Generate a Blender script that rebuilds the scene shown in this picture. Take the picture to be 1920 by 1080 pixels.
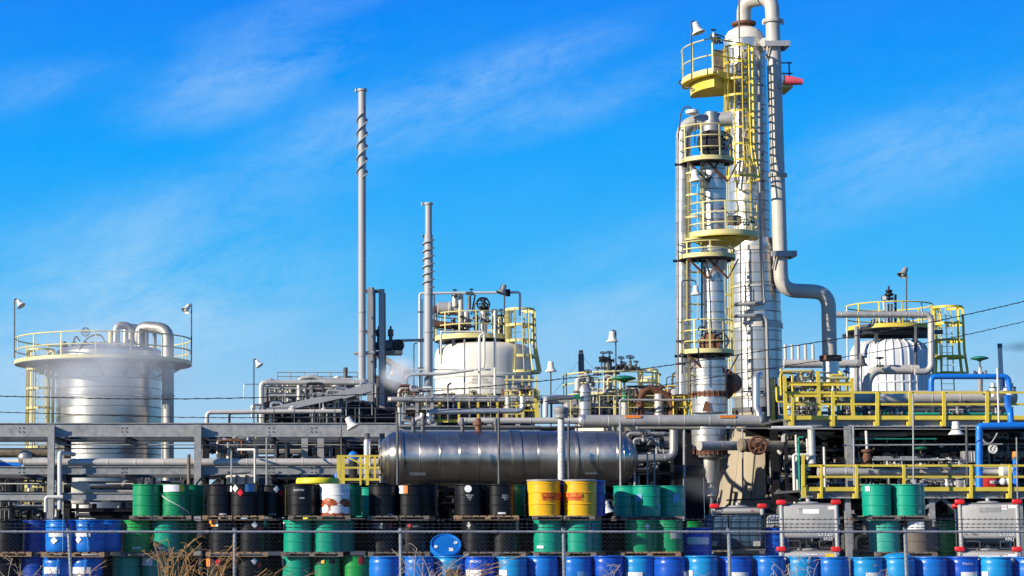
import bpy, bmesh, math, random
from mathutils import Vector, Matrix
from math import sin, cos, pi, radians, sqrt, atan2
for o in list(bpy.data.objects): bpy.data.objects.remove(o)
SC = bpy.context.scene; COL = SC.collection
# ------------------------------------------------------------------ camera, world, sun, exposure
F = 3700.0; X0 = 520.0; H = 1.64; PITCH = math.atan(460/F)
cd = bpy.data.cameras.new('camera'); cam = bpy.data.objects.new('camera', cd); COL.objects.link(cam)
cam.location = (0, 0, H); cam.rotation_euler = (pi/2+PITCH, 0, 0)
cd.sensor_width = 36; cd.lens = 36*F/1920; cd.shift_x = (960-X0)/1920
SC.cycles.volume_bounces = 2
cd.clip_start = .5; cd.clip_end = 6000
SC.camera = cam
SUN_AZ, SUN_EL = radians(66), radians(21)       # to the left of the viewer, low winter sun
SUN_DIR = Vector((-sin(SUN_AZ)*cos(SUN_EL), -cos(SUN_AZ)*cos(SUN_EL), sin(SUN_EL)))
sl = bpy.data.lights.new('sun', 'SUN'); sl.energy = 4.8; sl.angle = radians(.5); sl.color = (1, .92, .78)
so = bpy.data.objects.new('sun', sl); COL.objects.link(so); so.location = (-40, -40, 60)
so.rotation_euler = (-SUN_DIR).to_track_quat('-Z', 'Y').to_euler()
SC.view_settings.view_transform = 'Standard'; SC.view_settings.look = 'None'
SC.view_settings.gamma = 1; SC.view_settings.exposure = 0.45; SC.view_settings.use_curve_mapping = False
world = bpy.data.worlds.new('World'); SC.world = world; world.use_nodes = True
def make_world():
    nt = world.node_tree; N = nt.nodes; L = nt.links; N.clear()
    out = N.new('ShaderNodeOutputWorld'); bg = N.new('ShaderNodeBackground'); L.new(bg.outputs[0], out.inputs[0])
    bg.inputs[1].default_value = .0735
    sky = N.new('ShaderNodeTexSky'); sky.sky_type = 'NISHITA'; sky.sun_disc = False
    sky.sun_elevation = SUN_EL; sky.sun_rotation = atan2(SUN_DIR.x, SUN_DIR.y)
    sky.air_density = 1.0; sky.dust_density = .3; sky.ozone_density = 3.0; sky.altitude = 200
    tc = N.new('ShaderNodeTexCoord'); sep = N.new('ShaderNodeSeparateXYZ'); L.new(tc.outputs['Generated'], sep.inputs[0])
    # the deep polarised blue of the photograph, by height above the horizon only
    rp = N.new('ShaderNodeValToRGB'); L.new(sep.outputs[2], rp.inputs[0])
    el = rp.color_ramp.elements
    el[0].position = 0.0; el[0].color = (3.8, 6.0, 8.0, 1); el[1].position = 1.0; el[1].color = (.0, .55, 2.8, 1)
    for p, c in ((.05, (4.1, 6.4, 8.5, 1)), (.082, (2.7, 5.8, 8.8, 1)), (.125, (.5, 4.8, 9.5, 1)), (.19, (.0, 3.7, 9.9, 1)), (.27, (.0, 2.35, 9.4, 1)), (.45, (.0, 1.3, 5.8, 1))):
        e = el.new(p); e.color = c
    mx = N.new('ShaderNodeMixRGB'); mx.inputs[0].default_value = .975
    L.new(sky.outputs[0], mx.inputs[1]); L.new(rp.outputs[0], mx.inputs[2])
    # thin cirrus: stretched noise, stronger in a few broad banks
    mp = N.new('ShaderNodeMapping'); mp.vector_type = 'TEXTURE'; mp.inputs['Rotation'].default_value = (0, radians(-17), 0); mp.inputs['Scale'].default_value = (1/6.0, 1/6.0, 1/15)
    L.new(tc.outputs['Generated'], mp.inputs[0])
    n1 = N.new('ShaderNodeTexNoise'); n1.inputs['Scale'].default_value = 2.2; n1.inputs['Detail'].default_value = 9
    n1.inputs['Roughness'].default_value = .74; n1.inputs['Distortion'].default_value = .25; L.new(mp.outputs[0], n1.inputs[0])
    banks = None
    for px, py, wx, wy, a in ((450, 150, 220, 66, .66), (760, 215, 290, 66, .66), (1010, 110, 200, 45, .42), (1080, 200, 260, 40, .42), (1700, 290, 380, 85, .55), (1130, 560, 330, 110, .3), (250, 440, 420, 90, .5), (560, 20, 200, 40, .3), (60, 160, 160, 40, .3),(1900,660,330,120,.4), (1120, 610, 260, 60, .35), (120, 660, 520, 130, 1.3)):
        d = ray(px, py); d.normalize()
        sb = N.new('ShaderNodeVectorMath'); sb.operation = 'SUBTRACT'; L.new(tc.outputs['Generated'], sb.inputs[0]); sb.inputs[1].default_value = d
        rt = N.new('ShaderNodeMapping'); rt.vector_type = 'TEXTURE'; rt.inputs['Rotation'].default_value = (0, radians(-16), 0); rt.inputs['Scale'].default_value = (wx/F, wx/F, wy/F); L.new(sb.outputs[0], rt.inputs[0])
        ln = N.new('ShaderNodeVectorMath'); ln.operation = 'LENGTH'; L.new(rt.outputs[0], ln.inputs[0])
        mr = N.new('ShaderNodeMapRange'); mr.interpolation_type = 'SMOOTHSTEP'; mr.inputs[1].default_value = 1.5; mr.inputs[2].default_value = .1
        mr.inputs[3].default_value = 0; mr.inputs[4].default_value = a; L.new(ln.outputs['Value'], mr.inputs[0])
        if banks is None: banks = mr.outputs[0]
        else:
            ad = N.new('ShaderNodeMath'); ad.operation = 'ADD'; L.new(banks, ad.inputs[0]); L.new(mr.outputs[0], ad.inputs[1]); banks = ad.outputs[0]
    ad = N.new('ShaderNodeMath'); ad.operation = 'ADD'; L.new(banks, ad.inputs[0]); ad.inputs[1].default_value = .05
    cr = N.new('ShaderNodeMapRange'); cr.inputs[1].default_value = .30; cr.inputs[2].default_value = .80; L.new(n1.outputs[0], cr.inputs[0])
    ml = N.new('ShaderNodeMath'); ml.operation = 'MULTIPLY'; ml.use_clamp = True; L.new(cr.outputs[0], ml.inputs[0]); L.new(ad.outputs[0], ml.inputs[1])
    m2 = N.new('ShaderNodeMixRGB'); L.new(ml.outputs[0], m2.inputs[0]); L.new(mx.outputs[0], m2.inputs[1]); m2.inputs[2].default_value = (4.2, 6.9, 9.4, 1)
    L.new(m2.outputs[0], bg.inputs[0])
# ------------------------------------------------------------------ from a pixel of the photograph and a distance to a place
def ray(px, py):
    u = (px-X0)/F; v = (540-py)/F
    return Vector((u, cos(PITCH)-v*sin(PITCH), sin(PITCH)+v*cos(PITCH)))
def W(px, py, Y):
    d = ray(px, py); t = Y/d.y
    return Vector((d.x*t, Y, H+d.z*t))
def S(py, Y):
    return Y/ray(X0, py).y/F
make_world()
Z = Vector((0, 0, 1))
# ------------------------------------------------------------------ mesh builder
class MB:
    def __init__(s): s.v = []; s.f = []
    def add(s, vs, fs):
        b = len(s.v); s.v += [Vector(v) for v in vs]; s.f += [tuple(i+b for i in f) for f in fs]; return s
    def box(s, c, d, rz=0):
        c = Vector(c); R = Matrix.Rotation(rz, 3, 'Z'); x, y, z = d[0]/2, d[1]/2, d[2]/2
        vs = [c+R@Vector((a*x, b*y, e*z)) for a in (-1, 1) for b in (-1, 1) for e in (-1, 1)]
        return s.add(vs, [(0,1,3,2),(4,6,7,5),(0,4,5,1),(2,3,7,6),(0,2,6,4),(1,5,7,3)])
    def bar(s, a, b, w, h, up=None):
        a = Vector(a); b = Vector(b); d = (b-a).normalized(); up = Vector(up or (0, 0, 1))
        if abs(d.dot(up)) > .98: up = Vector((0, 1, 0))
        x = d.cross(up).normalized()*w/2; y = x.cross(d).normalized()*h/2
        vs = [p+i*x+j*y for p in (a, b) for i, j in ((-1,-1),(1,-1),(1,1),(-1,1))]
        return s.add(vs, [(0,1,2,3),(7,6,5,4),(0,4,5,1),(1,5,6,2),(2,6,7,3),(3,7,4,0)])
    def hbeam(s, a, b, w, h, t=None, up=None):      # I section: two flanges and a web
        a = Vector(a); b = Vector(b); d = (b-a).normalized(); u = Vector(up or (0, 0, 1))
        if abs(d.dot(u)) > .98: u = Vector((0, 1, 0))
        x = d.cross(u).normalized(); y = x.cross(d).normalized(); t = t or min(w, h)*.1
        s.bar(a+y*(h-t)/2, b+y*(h-t)/2, w, t, u); s.bar(a-y*(h-t)/2, b-y*(h-t)/2, w, t, u)
        return s.bar(a, b, t, h-2*t, u)
    def lathe(s, o, prof, n=20, axis=(0, 0, 1), a0=0, a1=2*pi, ref=None, cap=True, cap0=True):
        o = Vector(o); ax = Vector(axis).normalized()
        e1 = Vector(ref) if ref else (Vector((0, -1, 0)) if abs(ax.y) < .9 else Vector((1, 0, 0)))
        e1 = (e1-ax*e1.dot(ax)).normalized(); e2 = ax.cross(e1)
        full = abs(a1-a0-2*pi) < 1e-6; m = n if full else n+1; vs = []; fs = []
        for r, t in prof:
            for i in range(m):
                a = a0+(a1-a0)*i/n; vs.append(o+ax*t+(e1*cos(a)+e2*sin(a))*r)
        for j in range(len(prof)-1):
            for i in range(n):
                k = (i+1) % m; fs.append((j*m+i, j*m+k, (j+1)*m+k, (j+1)*m+i))
        if full:
            if cap0 and prof[0][0] > 1e-4: fs.append(tuple(range(m))[::-1])
            if cap and prof[-1][0] > 1e-4: fs.append(tuple((len(prof)-1)*m+i for i in range(m)))
        return s.add(vs, fs)
    def cyl(s, a, b, r, r2=None, n=10):
        a = Vector(a); b = Vector(b); L = (b-a).length
        return s.lathe(a, [(r, 0), (r if r2 is None else r2, L)], n, b-a)
    def tube(s, pts, r, n=8, bend=0, seg=5):
        P = [Vector(p) for p in pts]
        if bend > 0 and len(P) > 2:
            Q = [P[0]]
            for i in range(1, len(P)-1):
                a = P[i-1]-P[i]; b = P[i+1]-P[i]; d = min(bend, a.length*.49, b.length*.49)
                p0 = P[i]+a.normalized()*d; p2 = P[i]+b.normalized()*d
                for k in range(seg+1):
                    t = k/seg; q1 = (1-t)**2; 
                    # circular-like blend
                    w = 2*t*(1-t); Q.append(p0*q1+P[i]*w+p2*t*t)
            Q.append(P[-1]); P = Q
        P = [p for i, p in enumerate(P) if i == 0 or (p-P[i-1]).length > 1e-5]
        m = len(P); d = (P[1]-P[0]).normalized(); x = d.cross(Z if abs(d.z) < .95 else Vector((0, 1, 0))).normalized(); vs = []
        for i in range(m):
            t = ((P[min(i+1, m-1)]-P[i]).normalized()+(P[i]-P[max(i-1, 0)]).normalized())
            t = t.normalized() if t.length > 1e-6 else d
            x = (x-t*x.dot(t)).normalized(); y = t.cross(x)
            vs += [P[i]+(x*cos(2*pi*k/n)+y*sin(2*pi*k/n))*r for k in range(n)]
        fs = [(i*n+k, i*n+(k+1) % n, (i+1)*n+(k+1) % n, (i+1)*n+k) for i in range(m-1) for k in range(n)]
        fs += [tuple(range(n))[::-1], tuple((m-1)*n+k for k in range(n))]
        return s.add(vs, fs)
    def ring(s, c, ri, ro, z0, z1, a0=0, a1=2*pi, n=32):   # flat ring or sector; angle 0 faces the camera, grows to the right
        c = Vector(c); full = abs(a1-a0-2*pi) < 1e-6; m = n if full else n+1; vs = []; fs = []
        for i in range(m):
            a = a0+(a1-a0)*i/n; e = Vector((sin(a), -cos(a), 0))
            vs += [c+e*ri+Z*z0, c+e*ro+Z*z0, c+e*ro+Z*z1, c+e*ri+Z*z1]
        for i in range(n):
            k = (i+1) % m
            for j in range(4): fs.append((i*4+j, i*4+(j+1) % 4, k*4+(j+1) % 4, k*4+j))
        if not full: fs += [(0, 3, 2, 1), tuple((m-1)*4+j for j in range(4))]
        return s.add(vs, fs)
    def hoop(s, c, r, z, tr, a0=0, a1=2*pi, n=28, k=6):
        c = Vector(c); pts = [c+Vector((sin(a), -cos(a), 0))*r+Z*z for a in [a0+(a1-a0)*i/n for i in range(n+1)]]
        return s.tube(pts, tr, k)
    def sphere(s, c, r, n=14, m=8, sc=(1, 1, 1)):
        c = Vector(c); vs = [c+Vector((0, 0, -r*sc[2]))]; fs = []
        for j in range(1, m):
            p = -pi/2+pi*j/m
            for i in range(n): vs.append(c+Vector((r*sc[0]*cos(p)*cos(2*pi*i/n), r*sc[1]*cos(p)*sin(2*pi*i/n), r*sc[2]*sin(p))))
        vs.append(c+Vector((0, 0, r*sc[2])))
        for i in range(n): fs.append((0, 1+(i+1) % n, 1+i)); fs.append((len(vs)-1, 1+(m-2)*n+i, 1+(m-2)*n+(i+1) % n))
        for j in range(m-2):
            for i in range(n): fs.append((1+j*n+i, 1+j*n+(i+1) % n, 1+(j+1)*n+(i+1) % n, 1+(j+1)*n+i))
        return s.add(vs, fs)
    def prism(s, poly, a, b):          # polygon in the x,z plane carried from depth a to depth b
        n = len(poly); vs = [(p[0], a, p[1]) for p in poly]+[(p[0], b, p[1]) for p in poly]
        return s.add(vs, [tuple(range(n)), tuple(range(n, 2*n))[::-1]]+[(i, i+n, (i+1) % n+n, (i+1) % n) for i in range(n)])
    def rbox(s, c, d, r, seg=2):
        bm = bmesh.new(); bmesh.ops.create_cube(bm, size=1); bmesh.ops.scale(bm, vec=d, verts=bm.verts)
        bmesh.ops.bevel(bm, geom=list(bm.edges), offset=r, segments=seg, profile=.5, affect='EDGES')
        bm.verts.ensure_lookup_table(); c = Vector(c); vs = [v.co+c for v in bm.verts]; fs = [[v.index for v in f.verts] for f in bm.faces]; bm.free()
        return s.add(vs, fs)
    def mesh(s, name, off=Vector((0, 0, 0)), smooth=35):
        me = bpy.data.meshes.new(name); me.from_pydata([v-off for v in s.v], [], s.f)
        bm = bmesh.new(); bm.from_mesh(me); bmesh.ops.recalc_face_normals(bm, faces=bm.faces); bm.to_mesh(me); bm.free()
        if smooth:
            for p in me.polygons: p.use_smooth = True
            me.set_sharp_from_angle(angle=radians(smooth))
        return me
    def build(s, name, mat, parent=None, smooth=35, kind=None):
        off = root_loc(parent)
        o = bpy.data.objects.new(name, s.mesh(name, off, smooth)); o.data.materials.append(mat); COL.objects.link(o)
        if parent: o.parent = parent
        if kind: o['kind'] = kind
        return o
def root_loc(p):
    if p is None: return Vector((0, 0, 0))
    while p.parent: p = p.parent
    return p.location.copy()
def tag(o, label, cat, group=None):
    o['label'] = label; o['category'] = cat
    if group: o['group'] = group
    return o
def T(name, label, cat, loc=(0, 0, 0), group=None):
    o = bpy.data.objects.new(name, None); o.empty_display_size = .2; COL.objects.link(o); o.location = loc
    return tag(o, label, cat, group)
def solo(mb, name, mat, label, cat, group=None, loc=None, smooth=35):   # a thing that is one mesh
    loc = Vector(loc) if loc is not None else mb.v[0].copy()
    o = bpy.data.objects.new(name, mb.mesh(name, loc, smooth)); o.data.materials.append(mat); COL.objects.link(o); o.location = loc
    return tag(o, label, cat, group)
def inst(me, name, mat, parent, loc=(0, 0, 0), rz=0, sc=None):          # a part that shares its mesh
    o = bpy.data.objects.new(name, me); COL.objects.link(o); o.parent = parent; o.location = loc; o.rotation_euler = (0, 0, rz)
    if sc: o.scale = sc
    if not me.materials: me.materials.append(None)
    o.material_slots[0].link = 'OBJECT'; o.material_slots[0].material = mat
    return o
def copy_tree(o, parent=None):
    c = o.copy(); COL.objects.link(c); c.parent = parent
    for ch in o.children: copy_tree(ch, c)
    return c
# ------------------------------------------------------------------ materials
def mat(name, col, rough=.5, metal=0., var=.15, vs=1.5, dirt=None, bump=0., bs=6., streak=0., coat=0., rv=.12, aniso=None):
    m = bpy.data.materials.new(name); m.use_nodes = True; nt = m.node_tree; N = nt.nodes; L = nt.links
    b = N['Principled BSDF']; b.inputs['Metallic'].default_value = metal; b.inputs['Coat Weight'].default_value = coat
    if name in ('black_drum_paint', 'dark_steel', 'dark_pipework', 'shade_dark_sheeting'): b.inputs['Specular IOR Level'].default_value = .3
    tc = N.new('ShaderNodeTexCoord'); mp = N.new('ShaderNodeMapping'); L.new(tc.outputs['Object'], mp.inputs[0])
    if streak: mp.inputs['Scale'].default_value = (1, 1, 1/(1+streak))
    oi = N.new('ShaderNodeObjectInfo')
    of = N.new('ShaderNodeVectorMath'); of.operation = 'MULTIPLY_ADD'; L.new(oi.outputs['Random'], of.inputs[0]); of.inputs[1].default_value = (17, 9, 13); L.new(mp.outputs[0], of.inputs[2])
    n = N.new('ShaderNodeTexNoise'); n.inputs['Scale'].default_value = vs; n.inputs['Detail'].default_value = 6; n.inputs['Roughness'].default_value = .6; L.new(of.outputs[0], n.inputs[0])
    mr = N.new('ShaderNodeMapRange'); mr.inputs[1].default_value = .3; mr.inputs[2].default_value = .7; mr.inputs[3].default_value = 1-var; mr.inputs[4].default_value = 1+var; L.new(n.outputs[0], mr.inputs[0])
    rr = N.new('ShaderNodeMapRange'); rr.inputs[3].default_value = 1-var*.6; rr.inputs[4].default_value = 1+var*.6; L.new(oi.outputs['Random'], rr.inputs[0])
    mm = N.new('ShaderNodeMath'); mm.operation = 'MULTIPLY'; L.new(mr.outputs[0], mm.inputs[0]); L.new(rr.outputs[0], mm.inputs[1])
    mx = N.new('ShaderNodeMixRGB'); mx.blend_type = 'MULTIPLY'; mx.inputs[0].default_value = 1; mx.inputs[1].default_value = (*col, 1); L.new(mm.outputs[0], mx.inputs[2])
    c = mx.outputs[0]
    if aniso:
        tg = N.new('ShaderNodeTangent'); tg.direction_type = 'RADIAL'; tg.axis = aniso[0]; L.new(tg.outputs[0], b.inputs['Tangent'])
        b.inputs['Anisotropic'].default_value = aniso[1]; b.inputs['Anisotropic Rotation'].default_value = aniso[2]
    if dirt:
        dc, amt, dsc = dirt
        dn = N.new('ShaderNodeTexNoise'); dn.inputs['Scale'].default_value = dsc; dn.inputs['Detail'].default_value = 8; dn.inputs['Roughness'].default_value = .68; L.new(of.outputs[0], dn.inputs[0])
        dr = N.new('ShaderNodeMapRange'); dr.inputs[1].default_value = .78-amt*.5; dr.inputs[2].default_value = .86-amt*.5; dr.inputs[4].default_value = .85; L.new(dn.outputs[0], dr.inputs[0])
        dm = N.new('ShaderNodeMixRGB'); L.new(dr.outputs[0], dm.inputs[0]); L.new(c, dm.inputs[1]); dm.inputs[2].default_value = (*dc, 1); c = dm.outputs[0]
        if metal > 0:
            im = N.new('ShaderNodeMapRange'); im.inputs[3].default_value = metal; im.inputs[4].default_value = metal*.3; L.new(dr.outputs[0], im.inputs[0]); L.new(im.outputs[0], b.inputs['Metallic'])
    L.new(c, b.inputs['Base Color'])
    r2 = N.new('ShaderNodeMapRange'); r2.inputs[1].default_value = .3; r2.inputs[2].default_value = .7; r2.inputs[3].default_value = max(.05, rough-rv); r2.inputs[4].default_value = min(1, rough+rv); L.new(n.outputs[0], r2.inputs[0]); L.new(r2.outputs[0], b.inputs['Roughness'])
    if bump:
        bn = N.new('ShaderNodeTexNoise'); bn.inputs['Scale'].default_value = bs; bn.inputs['Detail'].default_value = 4; L.new(of.outputs[0], bn.inputs[0])
        bp = N.new('ShaderNodeBump'); bp.inputs['Strength'].default_value = bump; bp.inputs['Distance'].default_value = .05; L.new(bn.outputs[0], bp.inputs['Height']); L.new(bp.outputs[0], b.inputs['Normal'])
    return m
RUST = (.16, .055, .022)
M = dict(
 alu=mat('bright_cladding', (.58, .56, .52), .36, .72, .12, 1.2, ((.24, .20, .15), .20, 1.6), .25, 2.2, streak=3),
 tankalu=mat('tank_cladding', (.50, .475, .43), .33, .9, .08, .5, None, .03, 1.0, streak=6),
 drumalu=mat('vessel_cladding', (.40, .38, .345), .47, .6, .16, .9, ((.12, .11, .10), .16, 1.3), .12, 1.6),
 vesselalu=mat('brushed_vessel_cladding', (.42, .39, .345), .38, .95, .2, .9, ((.19, .165, .13), .16, 1.3), .05, 1.6, aniso=('X', .75, .25)),
 pipealu=mat('pipe_cladding', (.52, .485, .42), .48, .35, .14, 1.6, ((.20, .16, .12), .16, 2.5), .18, 3),
 pipegrey=mat('grey_pipe_paint', (.55, .505, .43), .5, .05, .12, 1.4, ((.20, .16, .12), .14, 2), .1, 3),
 beige=mat('beige_cladding', (.62, .56, .48), .5, .25, .12, 1.2, ((.32, .25, .18), .16, 1.4), .15, 3),
 white=mat('white_tank_paint', (.74, .69, .57), .45, 0, .05, .6, ((.55, .46, .34), .08, .9), .04, 2, streak=4),
 coolwhite=mat('cool_white_jacket', (.70, .705, .69), .45, 0, .06, .8, ((.45, .42, .36), .1, 1.2), .03, 2, streak=4),
 whitepipe=mat('off_white_paint', (.68, .65, .58), .5, 0, .10, 2, ((.35, .24, .16), .15, 3)),
 grey=mat('light_grey_paint', (.36, .355, .345), .5, .0, .08, 1.0, ((.26, .22, .19), .10, 1.2), streak=3),
 galv=mat('galvanised_steel', (.33, .325, .305), .6, .2, .22, 5, ((.14, .12, .10), .14, 2)),
 steel=mat('weathered_steel', (.11, .11, .112), .55, .35, .2, 3, ((.10, .06, .04), .14, 3)),
 dark=mat('dark_steel', (.024, .024, .027), .55, .3, .25, 2),  # base lowered to deepen the shade under the decks
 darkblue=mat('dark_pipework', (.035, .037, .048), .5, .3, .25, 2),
 shell=mat('shade_dark_sheeting', (.013, .013, .014), .7, .1, .2, 1),  # near black stands in for shade under the decks
 furnace=mat('furnace_plate', (.17, .17, .18), .6, .2, .15, .8, ((.09, .07, .06), .18, 1), streak=2),  # grey darkened to carry the shade over the furnace wall
 yellow=mat('safety_yellow', (.74, .56, .06), .45, 0, .10, 2, ((.33, .22, .05), .12, 3)),
 paleyellow=mat('faded_yellow', (.70, .60, .24), .5, 0, .10, 2, ((.40, .30, .10), .12, 3)),
 blue=mat('blue_pipe_paint', (.010, .17, .62), .35, 0, .10, 2, ((.30, .40, .5), .06, 4)),
 teal=mat('teal_pipe_paint', (.02, .30, .20), .4),
 green=mat('green_valve_paint', (.01, .20, .085), .4),
 red=mat('red_plastic', (.62, .012, .012), .4, 0, .1, 3),
 redpaint=mat('red_paint', (.40, .02, .015), .5),
 pink=mat('windsock_cloth', (.80, .10, .13), .8),
 rust=mat('rusty_iron', (.17, .07, .035), .75, .1, .35, 6, ((.07, .035, .02), .25, 5), .3, 10),
 concrete=mat('concrete', (.40, .335, .235), .85, 0, .18, .8, ((.25, .18, .10), .22, .6), .15, 5, streak=4),
 bronze=mat('lagging_cloth', (.20, .16, .11), .9, 0, .3, 3, None, .6, 5),
 lamp=mat('lamp_enamel', (.74, .71, .62), .45, 0, .08, 3, ((.40, .33, .24), .08, 4)),
 lampin=mat('lamp_glass', (.60, .60, .58), .25),
 black=mat('black_drum_paint', (.008, .008, .010), .38, 0, .2, 2, ((.05, .05, .055), .10, 4), rv=.06),
 dgreen=mat('green_drum_paint', (.005, .235, .085), .33, 0, .10, 2, ((.02, .09, .045), .16, 3), .06, 3, rv=.06),
 mgreen=mat('bright_green_drum_paint', (.008, .27, .05), .33, 0, .10, 2, ((.02, .09, .04), .16, 3), .06, 3, rv=.06),
 dteal=mat('teal_drum_paint', (.004, .30, .185), .33, 0, .10, 2, ((.02, .10, .07), .16, 3), .06, 3, rv=.06),
 rteal=mat('rusting_teal_paint', (.03, .33, .24), .5, 0, .15, 2, ((.30, .14, .03), .34, 2.2), .1, 4),
 bluep=mat('blue_drum_plastic', (.004, .155, .56), .32, 0, .12, 2, ((.10, .18, .34), .14, 4), .06, 2.5, rv=.06),
 cyanp=mat('faded_blue_drum_plastic', (.006, .26, .58), .34, 0, .12, 2, ((.10, .20, .30), .10, 4), .08, 2.5, rv=.06),
 deepp=mat('deep_blue_drum_plastic', (.004, .085, .50), .30, 0, .12, 2, None, .06, 2.5, rv=.06),
 navy=mat('navy_drum_paint', (.006, .045, .30), .33, 0, .12, 2, None, .06, 2.5, rv=.06),
 salv=mat('salvage_yellow_paint', (.80, .42, .008), .36, 0, .07, 2, None, .05, 3, rv=.06),
 overpack=mat('overpack_yellow_plastic', (.80, .66, .02), .45),
 brown=mat('brown_grey_drum_paint', (.13, .10, .075), .6, 0, .25, 2, ((.20, .09, .03), .25, 3)),
 wood=mat('pallet_wood', (.34, .22, .12), .85, 0, .28, 3, ((.12, .08, .05), .2, 5), .2, 14),
 oldwood=mat('weathered_pallet_wood', (.20, .165, .13), .88, 0, .28, 3, ((.08, .06, .05), .2, 5), .2, 14),
 tote=mat('brushed_tote_steel', (.40, .385, .355), .55, .2, .10, 2, ((.22, .19, .13), .24, 2.0), .08, 3),
 ibc=mat('grey_blue_bottle_plastic', (.05, .105, .165), .35, 0, .12, 2),
 ibcw=mat('white_bottle_plastic', (.55, .60, .62), .4),
 paper=mat('white_sticker', (.78, .77, .74), .6, 0, .10, 9),
 bluepaper=mat('pale_blue_sticker', (.12, .30, .55), .5),
 orange=mat('orange_sticker', (.85, .24, .03), .5),
 placard=mat('red_placard', (.65, .01, .02), .5),
 yellowpaper=mat('yellow_sticker', (.80, .55, .03), .5),
 ink=mat('black_ink', (.02, .02, .02), .6), greyink=mat('faded_grey_ink', (.36, .35, .33), .6),
 redink=mat('red_ink', (.58, .02, .01), .5),
 straw=mat('dry_stalk', (.42, .24, .09), .9, 0, .35, 6), twig=mat('pale_twig', (.42, .34, .26), .9, 0, .3, 6),
 cable=mat('cable_jacket', (.03, .03, .035), .5),
 wire=mat('galvanised_wire', (.10, .10, .10), .6, .2),
 railg=mat('galvanised_rail', (.42, .43, .44), .45, .5, .12, 4),
 ground=mat('gravel_yard', (.055, .05, .045), .95, 0, .35, .8, ((.05, .048, .045), .3, .3), .5, 20),
)
def rusted_white():
    m = mat('rusted_white_paint', (.80, .77, .72), .5, 0, .06, 2); nt = m.node_tree; N = nt.nodes; L = nt.links
    b = N['Principled BSDF']; src = b.inputs['Base Color'].links[0].from_socket
    tc = N.new('ShaderNodeTexCoord'); sp = N.new('ShaderNodeSeparateXYZ'); L.new(tc.outputs['Object'], sp.inputs[0])
    n = N.new('ShaderNodeTexNoise'); n.inputs['Scale'].default_value = 5; n.inputs['Detail'].default_value = 8; L.new(tc.outputs['Object'], n.inputs[0])
    n2 = N.new('ShaderNodeTexNoise'); n2.inputs['Scale'].default_value = 14; n2.inputs['Detail'].default_value = 6; L.new(tc.outputs['Object'], n2.inputs[0])
    h = N.new('ShaderNodeValToRGB'); L.new(sp.outputs[2], h.inputs[0]); e = h.color_ramp.elements
    e[0].position = 0; e[0].color = (.62,)*3+(1,); e[1].position = .87; e[1].color = (.26,)*3+(1,)
    for p, c in ((.05, .5), (.10, .22), (.22, .30), (.33, .62), (.40, .50), (.50, .22), (.60, .12)):
        q = e.new(p); q.color = (c, c, c, 1)
    a = N.new('ShaderNodeMath'); a.operation = 'ADD'; L.new(n.outputs[0], a.inputs[0]); L.new(h.outputs[0], a.inputs[1])
    r = N.new('ShaderNodeMapRange'); r.inputs[1].default_value = .86; r.inputs[2].default_value = .92; L.new(a.outputs[0], r.inputs[0])
    cr = N.new('ShaderNodeValToRGB'); cr.color_ramp.elements[0].position = .35; cr.color_ramp.elements[0].color = (.10, .02, .01, 1); cr.color_ramp.elements[1].position = .62; cr.color_ramp.elements[1].color = (.50, .09, .01, 1); L.new(n2.outputs[0], cr.inputs[0])
    mx = N.new('ShaderNodeMixRGB'); L.new(r.outputs[0], mx.inputs[0]); L.new(src, mx.inputs[1]); L.new(cr.outputs[0], mx.inputs[2]); L.new(mx.outputs[0], b.inputs['Base Color'])
    return m
M['rwhite'] = rusted_white()
def vapour(name, col, dens, scale, soft, anis=.2):     # thin steam or smoke filling its own puff
    m = bpy.data.materials.new(name); m.use_nodes = True; nt = m.node_tree; N = nt.nodes; L = nt.links; N.clear()
    out = N.new('ShaderNodeOutputMaterial'); v = N.new('ShaderNodeVolumePrincipled'); L.new(v.outputs[0], out.inputs['Volume'])
    v.inputs['Color'].default_value = (*col, 1); v.inputs['Anisotropy'].default_value = anis
    tc = N.new('ShaderNodeTexCoord'); n = N.new('ShaderNodeTexNoise'); n.inputs['Scale'].default_value = scale; n.inputs['Detail'].default_value = 4; L.new(tc.outputs['Object'], n.inputs[0])
    g = N.new('ShaderNodeMapping'); g.vector_type = 'POINT'; L.new(tc.outputs['Generated'], g.inputs[0]); g.inputs['Location'].default_value = (-1, -1, -1); g.inputs['Scale'].default_value = (2, 2, 2)
    ln = N.new('ShaderNodeVectorMath'); ln.operation = 'LENGTH'; L.new(g.outputs[0], ln.inputs[0])
    fo = N.new('ShaderNodeMapRange'); fo.interpolation_type = 'SMOOTHSTEP'; fo.inputs[1].default_value = 1; fo.inputs[2].default_value = soft; L.new(ln.outputs['Value'], fo.inputs[0])
    mr = N.new('ShaderNodeMapRange'); mr.inputs[1].default_value = .36; mr.inputs[2].default_value = .7; mr.inputs[4].default_value = dens; L.new(n.outputs[0], mr.inputs[0])
    ml = N.new('ShaderNodeMath'); ml.operation = 'MULTIPLY'; L.new(mr.outputs[0], ml.inputs[0]); L.new(fo.outputs[0], ml.inputs[1]); L.new(ml.outputs[0], v.inputs['Density'])
    return m
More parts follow.
